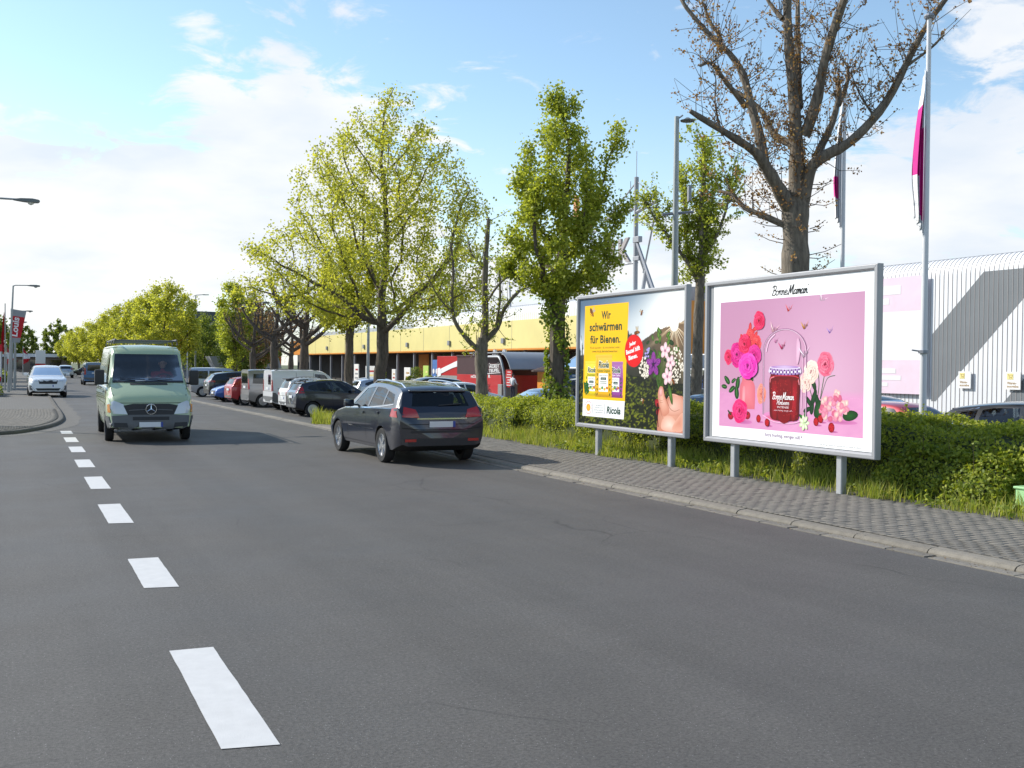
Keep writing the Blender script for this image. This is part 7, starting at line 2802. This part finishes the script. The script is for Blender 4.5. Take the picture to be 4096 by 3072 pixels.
pu = thing('parasol', 'dark brown square parasol next to the arched canopy', 'parasol', (35, 62.6, -.45))
MB().lathe([(2.3, 1.95), (2.3, 2.05), (.1, 2.75), (.02, 2.8)], 8).build('canopy', mat('parasol_brown', (.06, .035, .03), .85), pu)
MB().tube([(0, 0, 0), (0, 0, 2.7)], .04, 8).build('pole', M_STEEL, pu)
MB().lathe([(.4, 0), (.4, .08), (.06, .12)], 12).build('base', M_DARK, pu)

# visitor at the stand
ps = thing('person', 'person in a white shirt standing at the sausage stand counter', 'person', (31.6, 63.6, -.45), R(200))
J = [((0, 0, .95), .15, .11), ((0, 0, 1.15), .15, .11), ((0, 0, 1.38), .18, .11), ((-.01, 0, 1.50), .06), ((-.02, 0, 1.58), .055),
     ((0, -.20, 1.42), .065), ((-.02, -.27, 1.15), .048), ((-.20, -.22, 1.02), .038), ((0, .20, 1.42), .065), ((-.05, .27, 1.16), .048), ((-.24, .18, 1.08), .038)]
person_mesh('torso', J, [(0, 1), (1, 2), (2, 3), (3, 4), (2, 5), (5, 6), (6, 7), (2, 8), (8, 9), (9, 10)], 0, mat('white_shirt', (.75, .75, .76), .85), ps)
J = [((0, 0, .98), .15, .12), ((0, -.09, .86), .10), ((-.03, -.10, .48), .07), ((.01, -.10, .08), .045), ((-.12, -.10, .04), .04), ((0, .09, .86), .10), ((-.02, .10, .48), .07), ((.02, .10, .08), .045), ((-.11, .10, .04), .04)]
person_mesh('trousers', J, [(0, 1), (1, 2), (2, 3), (3, 4), (0, 5), (5, 6), (6, 7), (7, 8)], 0, mat('dark_trousers', (.04, .04, .06), .9), ps)
head_parts(ps, (-.03, 0, 1.70), 0)
for sg, p_ in ((-1, (-.24, -.215, .995)), (1, (-.28, .165, 1.075))):
    hb = MB()
    hb.box(p_, (.09, .035, .07))
    for k in range(4):
        a = Vector(p_) + Vector((-.045, 0, (k - 1.5) * .018))
        hb.tube([a, a + Vector((-.035, .004, -.006)), a + Vector((-.06, .012, -.02))], [.0095, .009, .007], 5)
    a = Vector(p_) + Vector((0, -sg * .01, .035))
    hb.tube([a, a + Vector((-.03, -sg * .012, .02)), a + Vector((-.055, -sg * .01, .018))], [.011, .010, .008], 5)
    hb.build('hand', M_SKIN, ps, smooth=True)

# bicycle leaning at the counter
bk = thing('bicycle', 'black bicycle parked by the sausage stand counter', 'bicycle', (31.4, 67.2, -.45), R(80))
for x in (-.52, .52):
    w = MB()
    w.tube([(x + .33 * math.cos(t), 0, .34 + .33 * math.sin(t)) for t in [k * math.pi / 12 for k in range(25)]], .016, 5, cap=False)
    w = w.build('wheel', M_TYRE, bk)
    sp = MB()
    for k in range(8):
        sp.tube([(x, 0, .34), (x + .32 * math.cos(k * .785), 0, .34 + .32 * math.sin(k * .785))], .003, 3)
    sp.build('spokes', M_CHROME, w)
f_ = MB()
for a, b in (((-.52, .34), (-.12, .30)), ((-.12, .30), (-.22, .82)), ((-.52, .34), (-.2, .76)), ((-.12, .30), (.36, .80)), ((-.2, .76), (.36, .82)), ((.52, .34), (.36, .92))):
    f_.tube([(a[0], 0, a[1]), (b[0], 0, b[1])], .017, 6)
f_.build('frame', M_TRIM, bk)
MB().box((-.24, 0, .88), (.26, .13, .06)).build('saddle', M_TRIM, bk, bevel=.02)
MB().tube([(.28, -.28, 1.0), (.36, -.1, .98), (.36, .1, .98), (.28, .28, 1.0)], .014, 6).build('handlebar', M_TRIM, bk)

# trolley shelter with white gabled frame behind the bee billboard
ts = thing('trolley_shelter', 'glazed trolley shelter with white gabled frame behind the bee billboard', 'shelter', (30, 44, -.45))
for yy in (-7.4, 0, 8.0):
    f_ = MB()
    for xx in (-1.2, 1.2):
        f_.tube([(xx, yy, 0), (xx, yy, 2.25)], .05, 6)
    f_.tube([(-1.2, yy, 2.25), (0, yy, 2.95), (1.2, yy, 2.25)], .05, 6)
    f_.build('frame', M_STEELW, ts)
for xx, zz in ((-1.2, 2.25), (1.2, 2.25), (0, 2.95)):
    MB().tube([(xx, -7.4, zz), (xx, 8, zz)], .05, 6).build('rail', M_STEELW, ts)
M_PANE = glass_mat('shelter_glass', (.72, .74, .78))
for (y0, y1) in ((-7.3, -.1), (.1, 7.9)):
    for xx in (-1.17, 1.17):
        MB().add([(xx, y0, .3), (xx, y1, .3), (xx, y1, 2.2), (xx, y0, 2.2)], [(0, 1, 2, 3)]).build('pane', M_PANE, ts)
    for sg in (-1, 1):
        MB().add([(sg * 1.18, y0, 2.27), (sg * 1.18, y1, 2.27), (sg * .02, y1, 2.96), (sg * .02, y0, 2.96)], [(0, 1, 2, 3)]).build('roof_pane', M_PANE, ts)
for k in range(9):
    q = MB()
    yy = -6.6 + k * .42
    q.b2((-.5, yy, .35), (.4, yy + .03, .95))
    q.tube([(-.5, yy, 1.0), (.5, yy, 1.05)], .02, 4)
    q.build('trolley', M_STEEL, ts)

# goods, boards and plants in front of the yellow canopy
M_BOARDW = mat('board_white', (.72, .71, .68), .7, var=(1.5, .12))
BOARDS = ('pale display board beside the light green column', 'narrow pale display board beyond the light green column', 'sand coloured display board on the store forecourt', 'light green display column in front of the yellow canopy', 'wide pale display board beside a potted shrub', 'slim pale display board nearest the sausage stand', 'widest pale display board at the end of the forecourt row')
fc = 'display boards along the store forecourt'
q = random.Random(4)
for i, (x, y, w, h, m) in enumerate(((36, 96, 2.4, 2.1, M_BOARDW), (36.2, 100.5, 1.8, 1.9, M_BOARDW), (35.8, 104.5, 2.0, 2.0, mat('board_sand', (.55, .46, .33), .7, var=(2, .2))), (36, 91, 1.3, 2.3, mat('board_lime', (.45, .62, .12), .6)), (36.4, 108.5, 2.6, 2.2, M_BOARDW),
                                 (37, 84.5, 1.0, 1.9, M_BOARDW), (36.5, 114, 3, 2.4, M_BOARDW))):
    b_ = thing('display_board', BOARDS[i], 'display board', (x, y, -.45), R(q.uniform(-12, 12)), fc)
    MB().b2((-.05, -w / 2, .15), (.05, w / 2, h)).build('sheet', m, b_, bevel=.02)
    for sg in (-1, 1):
        MB().b2((-.25, sg * w * .38 - .04, 0), (.25, sg * w * .38 + .04, .15)).build('foot', M_STEEL, b_)
    for k in range(3):
        MB().b2((-.062, -w * .38, h * (.3 + .2 * k)), (-.052, w * .3 - .2 * k, h * (.38 + .2 * k))).build('print', q.choice([M_KRED, M_SYEL, M_STEEL, M_BROWN]), b_)
bb_ = thing('display_board', 'blue display board with white blossom print under the yellow canopy', 'display board', (39, 94.5, -.45))
MB().b2((-.06, -2.2, .2), (.06, 2.2, 2.9)).build('sheet', mat('board_blue', (.06, .16, .42), .6, var=(1, .2)), bb_)
for k in range(10):
    MB().lathe([(.26, -.006), (.26, .006)], 10, (-.075 - .002 * k, -1.7 + (k % 5) * .8 + .3 * (k // 5), 1.0 + .75 * (k // 5)), 'x').build('blossom', M_LETW, bb_)
for sg in (-1, 1):
    MB().b2((-.3, sg * 1.8 - .05, 0), (.3, sg * 1.8 + .05, .2)).build('foot', M_STEEL, bb_)
mat('pot_terracotta', (.30, .14, .08), .8)
for i, (x, y, r_, h) in enumerate(((37, 88.5, .9, 1.9), (38, 99, .8, 1.7), (36.8, 106.5, .7, 1.6), (35.2, 86, .5, .9), (35, 87.6, .5, .9), (35.4, 93.6, .5, .8))):
    pt = thing('potted_shrub', 'green nursery shrub in a pot on the store forecourt', 'plant', (x, y, -.45), 0, 'nursery plants on the store forecourt')
    MB().lathe([(.22, 0), (.3, .4), (.31, .44), (.27, .44)], 12).build('pot', MATS['pot_terracotta'], pt)
    MB().tube([(0, 0, .35), (0.03, 0, .4 + h * .5)], .03, 5).build('stem', M_BARKD, pt)
    d = nrg.normal(size=(900, 3))
    d = d / np.linalg.norm(d, axis=1)[:, None] * (nrg.uniform(.3, 1, 900) ** .4)[:, None] * [r_, r_, h * .5] + [0, 0, .5 + h * .5]
    v, f = leaves(d, .15, None, 1, nrg, .7)
    np_obj('foliage', v, f, M_DEEP, pt)
rl = thing('forecourt_railing', 'grey tubular railing in front of the store columns', 'railing', (33.2, 84, -.45))
for k in range(7):
    MB().tube([(0, -3.6 + k * 1.2, 0), (0, -3.6 + k * 1.2, 1.05)], .035, 6).build('post', M_STEEL, rl)
for z_ in (.55, 1.05):
    MB().tube([(0, -3.6, z_), (0, 3.6, z_)], .035, 6).build('rail', M_STEEL, rl)
for i, (yy, lab) in enumerate(((83.6, 'white slanted A shaped steel strut under the canopy beside the sausage stand'), (85.6, 'white slanted steel strut under the canopy behind the railing'))):
    sl = thing('canopy_strut', lab, 'strut', (40.5, yy, -.45))
    MB().tube([(0, 1.4, 0), (0, -.3, 3.8)], .13, 6).build('strut', M_STEELW, sl)
    MB().tube([(0, -1.6, 0), (0, -.5, 3.8)], .13, 6).build('strut', M_STEELW, sl)
    MB().tube([(0, .75, 1.4), (0, -1.2, 1.4)], .08, 6).build('tie', M_STEELW, sl)

# ------------------------------------------------------------------ masts, lamps, flags
M_POLE = mat('lamp_pole', (.36, .38, .38), .5, metal=.4, var=(2, .1))
M_POLEW = mat('white_pole', (.68, .68, .70), .4)
M_LHEAD = mat('lamp_head', (.16, .17, .16), .5)
M_LENS = mat('lamp_lens', (.75, .75, .72), .2)


def street_lamp(label, x, y, h, arm, lean=0.0, z=.07, r=.075, group=None):
    t_ = thing('street_lamp', label, 'street lamp', (x, y, z), 0, group)
    MB().tube([(0, 0, 0), (lean * .2, 0, 1.2), (lean, 0, h)], [r * 1.3, r, r * .6], 10).build('pole', M_POLE, t_, smooth=True)
    MB().tube([(lean, 0, h - .02), (lean + .12, 0, h + .03), (lean + arm - .55, 0, h + .05)], [.035, .03, .028], 8).build('arm', M_POLE, t_, smooth=True)
    hd = MB()
    x0 = lean + arm - .62
    V = []
    for (dx, w, zt, zb_) in ((0, .05, .06, .02), (.2, .09, .09, .0), (.5, .12, .10, -.02), (.66, .09, .08, -.01), (.70, .05, .06, .02)):
        V += [(x0 + dx, -w, h + zb_), (x0 + dx, w, h + zb_), (x0 + dx, w * .8, h + zt), (x0 + dx, -w * .8, h + zt)]
    F = [(0, 1, 2, 3), (16, 19, 18, 17)]
    for k in range(4):
        for e in range(4):
            F.append((k * 4 + e, k * 4 + (e + 1) % 4, k * 4 + 4 + (e + 1) % 4, k * 4 + 4 + e))
    hd.add(V, F).build('lamp_head', M_LHEAD, t_, smooth=True, bevel=.008)
    MB().lathe([(.02, -.085), (.07, -.06), (.095, -.02), (.095, .0)], 12, (x0 + .46, 0, h + .0)).build('lens', M_LENS, t_, smooth=True)
    return t_


street_lamp('street lamp with long bare arm reaching over the rounded pavement corner', -1.9, 33, 6.42, 2.75)
street_lamp('street lamp standing beside the red banner poles', .22, 66.5, 6.2, 1.35, .25)
street_lamp('street lamp beyond the red banner on the opposite pavement', .55, 100, 6.2, 1.45, .2)
street_lamp('distant street lamp past the garden trees', .8, 128, 6.2, 1.45)


def mast(name, label, cat, x, y, top, r, m=M_POLE, extras=None):
    z = zlot(x, y) if x > 8 else .05
    t_ = thing(name, label, cat, (x, y, z))
    MB().tube([(0, 0, -.1), (0, 0, 1.5), (0, 0, top - z)], [r * 1.15, r, r * .62], 12).build('pole', m, t_, smooth=True)
    return t_, top - z


m_, h = mast('floodlight_mast', 'tall grey mast with lamp head and floodlight box behind the billboards', 'mast', 20, 28.2, 10.2, .13)
MB().tube([(0, 0, h - .1), (rt.x * .2, rt.y * .2, h + .05)], .03, 6).build('arm', M_POLE, m_)
MB().lathe([(.05, .09), (.14, .03), (.25, 0), (.24, -.03), (.04, -.04)], 12, (rt.x * .36, rt.y * .36, h - .12)).build('lamp_head', M_LHEAD, m_, smooth=True)
q_ = Matrix.Rotation(R(-25), 3, 'Y')
MB().box((rt.x * .45, rt.y * .45, h - 2.55), (.08, .42, .5), rz=-yaw).build('floodlight', M_STEEL, m_, bevel=.02)
MB().tube([(-rt.x * .45, -rt.y * .45, h - 3.25), (rt.x * .6, rt.y * .6, h - 3.15)], .05, 6).build('bracket', M_STEEL, m_)
m_, h = mast('parking_mast', 'slim grey mast beside the trunk of the broad lime', 'mast', 20, 60.2, 8.5, .10)
m_, h = mast('camera_mast', 'grey mast with a camera arm between the pollarded trees', 'mast', 16.8, 77.5, 7.6, .11)
MB().tube([(0, 0, h - 1.3), (rt.x * .9, rt.y * .9, h - 1.1)], .03, 6).build('arm', M_POLE, m_)
MB().box((rt.x * .9, rt.y * .9, h - 1.15), (.5, .18, .16)).build('camera', M_LHEAD, m_, bevel=.02)
m_, h = mast('parking_lamp', 'thin parking lot lamp beside the orange flags', 'street lamp', 17, 105, 8.6, .09)
MB().tube([(0, 0, h), (rt.x * .9, rt.y * .9, h + .08)], .04, 6).build('arm', M_POLE, m_)
MB().box((rt.x * 1.0, rt.y * 1.0, h + .05), (.6, .2, .08), rz=-yaw).build('lamp_head', M_LHEAD, m_, bevel=.02)

M_MAG = mat('flag_magenta', (.62, .02, .27), .8)
M_FLW = mat('flag_white', (.74, .74, .76), .8)
M_FLR = mat('flag_red', (.55, .02, .03), .8)
M_FLO = mat('flag_orange', (.75, .16, .03), .8)
M_FLG = mat('flag_grey', (.33, .34, .35), .8)


def limp_flag(t_, z_top, z_bot, w, cols, side=-1, seed=0, folds=3, tail=.0):
    """a hanging flag: pleated cloth beside the pole, in fields (z from, z to, material[, s from, s to]) as fractions"""
    q = random.Random(seed)
    nz, nu = 26, 14
    ph = q.uniform(0, 6)
    for fld in cols:
        frac0, frac1, m = fld[:3]
        j0, j1 = (int(round(fld[3] * nu)), int(round(fld[4] * nu))) if len(fld) > 3 else (0, nu)
        V, F = [], []
        k0, k1 = int(round(frac0 * nz)), int(round(frac1 * nz))
        nj = j1 - j0
        for k in range(k0, k1 + 1):
            t = k / nz
            z = lerp(z_top, z_bot, t)
            ww = w * (.15 + .85 * math.sin(min(1, t * 1.15 + .05) * math.pi * .5)) * (1 - .3 * sstep(.6, 1, t))
            for j in range(j0, j1 + 1):
                s_ = j / nu
                d = .10 * math.sin(s_ * folds * 6.28 + ph + t * 1.4) * s_ ** .4
                u = side * (.06 + s_ * ww)
                zz = z - .5 * s_ * (1 - t) - tail * s_ + .35 * s_ * t
                V.append((rt.x * u + fwd2.x * d, rt.y * u + fwd2.y * d, zz))
        for k in range(k1 - k0):
            for j in range(nj):
                a = k * (nj + 1) + j
                F.append((a, a + 1, a + nj + 2, a + nj + 1))
        MB().add(V, F).build('cloth', m, t_, smooth=True)


m_, h = mast('flagpole', 'white flagpole with hanging white and magenta flag beside the jam billboard', 'flagpole', 15.3, 13.65, 8.35, .066, M_POLEW)
MB().lathe([(.08, 0), (.10, .04), (.08, .08), (.01, .1)], 10, (0, 0, h)).build('finial', M_STEEL, m_)
limp_flag(m_, h - .9, h - 4.0, .20, [(0, .12, M_FLW, .5, 1), (.12, .66, M_MAG, .5, 1), (.66, 1, M_FLW, .5, 1), (0, .34, M_FLW, 0, .5), (.34, .92, M_MAG, 0, .5), (.92, 1, M_FLW, 0, .5)], -1, 3)
for z_ in (h - 6.45 + .3, h - 7.8):
    b_ = MB().tube([(0, 0, z_), (-rt.x * .22, -rt.y * .22, z_ + .03)], .015, 5).build('cleat', M_STEEL, m_)
    MB().lathe([(.10, -.03), (.10, .03)], 10, (0, 0, z_)).build('clamp', M_STEEL, b_)
m_, h = mast('flagpole', 'thinner white flagpole with limp flag behind the large pollarded tree', 'flagpole', 20.6, 21.2, 9.6, .07, M_POLEW)
limp_flag(m_, h - .2, h - 3.9, .24, [(0, .6, M_FLW), (.6, .8, M_MAG, .4, 1), (.6, .8, M_FLW, 0, .4), (.8, 1, M_FLW)], -1, 5)
for i, (x, y, cols) in enumerate(((15.3, 99, M_FLO), (14.4, 99.5, M_FLO), (13.4, 100, M_FLR))):
    m_, h = mast('flagpole', 'white flagpole with hanging orange and pink flag at the car park entrance', 'flagpole', x, y, 7.2, .06, M_POLEW)
    m_['group'] = 'flagpoles at the car park entrance'
    limp_flag(m_, h - .6, h - 4.2, .5, [(0, .35, M_FLO), (.35, .65, M_MAG), (.65, 1, M_FLO)], 1, 8 + i, tail=.1)

# shop banner with lettering on the opposite pavement
m_, h = mast('banner_pole', 'pole with red and grey shop banner lettered in white', 'banner', .38, 69.0, 5.05, .05, M_POLE)
V = MB()
pts = [(.04, 4.98), (.80, 4.86), (.42, 3.02), (-.02, 3.02)]


def bq(t):
    return lerp(.0, -.04, t), lerp(.78, .42, t)


for (t0, t1, m) in ((0, .20, M_FLG), (.20, .85, M_FLR), (.85, 1, M_FLG)):
    b_ = MB()
    n_ = 8
    VV, FF = [], []
    for k in range(n_ + 1):
        t = lerp(t0, t1, k / n_)
        a, b = bq(t)
        for j in range(7):
            s_ = j / 6
            VV.append((lerp(a, b, s_) + .05, .05 * math.sin(s_ * 5 + t * 3), lerp(4.98, 2.95, t) - .12 * s_ * (1 - t)))
    for k in range(n_):
        for j in range(6):
            p_ = k * 7 + j
            FF.append((p_, p_ + 1, p_ + 8, p_ + 7))
    b_.add(VV, FF).build('cloth', m, m_, smooth=True)
t_ = MB()
text_on(t_, 'Louis', (.34, -.10, 3.30), (.10, 0, 1), (-1, 0, .18), 1.15, .36, bold=.03)
t_.build('lettering', M_LETW, m_, fix=False)
m_, h = mast('flagpole', 'thin pole with furled red flag beside the shop banner', 'flagpole', .05, 70.0, 5.4, .045, M_POLE)
limp_flag(m_, h - .5, h - 3.2, .16, [(0, 1, M_FLR)], -1, 12)
for i, (x, y) in enumerate(((.62, 74), (.85, 95))):
    m_, h = mast('sign_post', ('grey post standing between the lamp and the shop banner', 'dark grey post farther along the opposite pavement')[i], 'post', x, y, 4.4, .07, M_POLE)
nb = thing('notice_board', 'red and white framed notice board at the edge of the opposite pavement', 'notice board', (-.75, 63.5, .05), R(8))
for sg in (-1, 1):
    MB().tube([(sg * .62, 0, 0), (sg * .62, 0, 2.7)], .04, 8).build('post', M_STEEL, nb)
MB().b2((-.6, -.04, .95), (.6, .04, 2.35)).build('panel', M_BOARDW, nb, bevel=.01)
MB().b2((-.66, -.06, 2.35), (.66, .06, 2.75)).build('header', M_FLR, nb, bevel=.01)
MB().b2((-.6, -.05, .70), (.6, .05, .95)).build('footer', M_FLR, nb, bevel=.01)
MB().b2((-.4, -.048, 1.1), (.4, -.042, 2.0)).build('sheet', mat('sheet_blue', (.42, .50, .58), .6), nb)
hedge('bush', 'low weeds at the foot of the notice board', -2.4, -.2, 57.5, 61.5, .05, lambda y: .75 + .1 * math.sin(y * 3), 2500, .13, M_BUSH, 'bush', seed=16)
hedge('hedge', 'clipped verge hedge beyond the banner on the opposite side', -1.5, .3, 96, 118, .05, lambda y: .9 + .05 * math.sin(y * 2), 4000, .2, M_BUSH, seed=17)
# distant flags, pylon and low hall
for i in range(3):
    m_, h = mast('flagpole', 'distant pole with hanging red and white flag in front of the low hall', 'flagpole', -1.6 + i * 1.9, 142 + i * 3, 3.9, .05, M_POLE)
    m_['group'] = 'distant flagpoles'
    limp_flag(m_, h - .2, h - 2.4, .9, [(0, .3, M_FLR), (.3, .7, M_FLW), (.7, 1, M_FLR)], 1, 20 + i)
py = thing('pylon_sign', 'white and red pylon sign beside the far road', 'sign', (4.4, 152, 0))
MB().b2((-.6, -.15, 1.6), (.6, .15, 3.4)).build('upper_panel', M_SIGNW, py, bevel=.02)
MB().b2((-.6, -.15, .1), (.6, .15, 1.58)).build('lower_panel', M_FLR, py, bevel=.02)
hall = thing('low_hall', 'low flat roofed hall at the end of the street', 'building', (-2, 205, 0))
MB().b2((-14, 0, 0), (13, 12, 2.7)).build('wall', mat('hall_brown', (.20, .16, .13), .8, var=(.4, .2)), hall)
MB().b2((-14.6, -.8, 2.71), (13.6, 12.6, 3.3)).build('roof', M_STEELW, hall)
for k in range(8):
    MB().b2((-13 + k * 3.2, -.06, .5), (-11 + k * 3.2, -.005, 2.2)).build('window', M_GLASSD, hall)

# grey office block and small shed behind the trees
ob = thing('office_block', 'grey office block with dark flat roof behind the trees', 'building', (29, 172, -.7))
MB().b2((-9, 0, 0), (8, 16, 9.4)).build('wall', mat('office_grey', (.30, .30, .31), .8, var=(.3, .08)), ob)
MB().b2((-9.5, -.5, 9.4), (8.5, 16.5, 11.0)).build('roof', mat('office_roof', (.06, .075, .09), .7), ob)
for k in range(5):
    for j in range(3):
        w_ = MB().b2((-8 + k * 3.2, -.06, 1.2 + j * 2.8), (-5.8 + k * 3.2, -.01, 2.9 + j * 2.8)).build('window', mat('office_glass', (.10, .14, .20), .1, spec=.8), ob)
sh = thing('garden_shed', 'small shed with pale grey pitched roof and green door beyond the parked cars', 'shed', (21.5, 110, -.5))
MB().b2((-2.6, -1.5, 0), (4.6, 2.5, 1.9)).build('wall', mat('shed_blue', (.12, .16, .24), .7), sh)
MB().prism([(-2.0, 1.9), (4.9, 1.9), (4.5, 3.1), (-2.6, 3.1)], -1.8, .6, 'y').build('roof', mat('shed_roof', (.42, .42, .44), .6, var=(1, .1)), sh)
MB().b2((-2.3, -1.56, .0), (-.6, -1.505, 1.9)).build('door', mat('shed_green', (.05, .22, .17), .6), sh)
ex = thing('orange_sign', 'orange sign board among the trees behind the car park', 'sign', (30.5, 132, -.5))
MB().b2((-1.6, -.1, 2.2), (1.6, .1, 4.2)).build('panel', M_FLO, ex)
for sg in (-1, 1):
    MB().tube([(sg * 1.2, 0, 0), (sg * 1.2, 0, 2.3)], .07, 6).build('post', M_STEEL, ex)
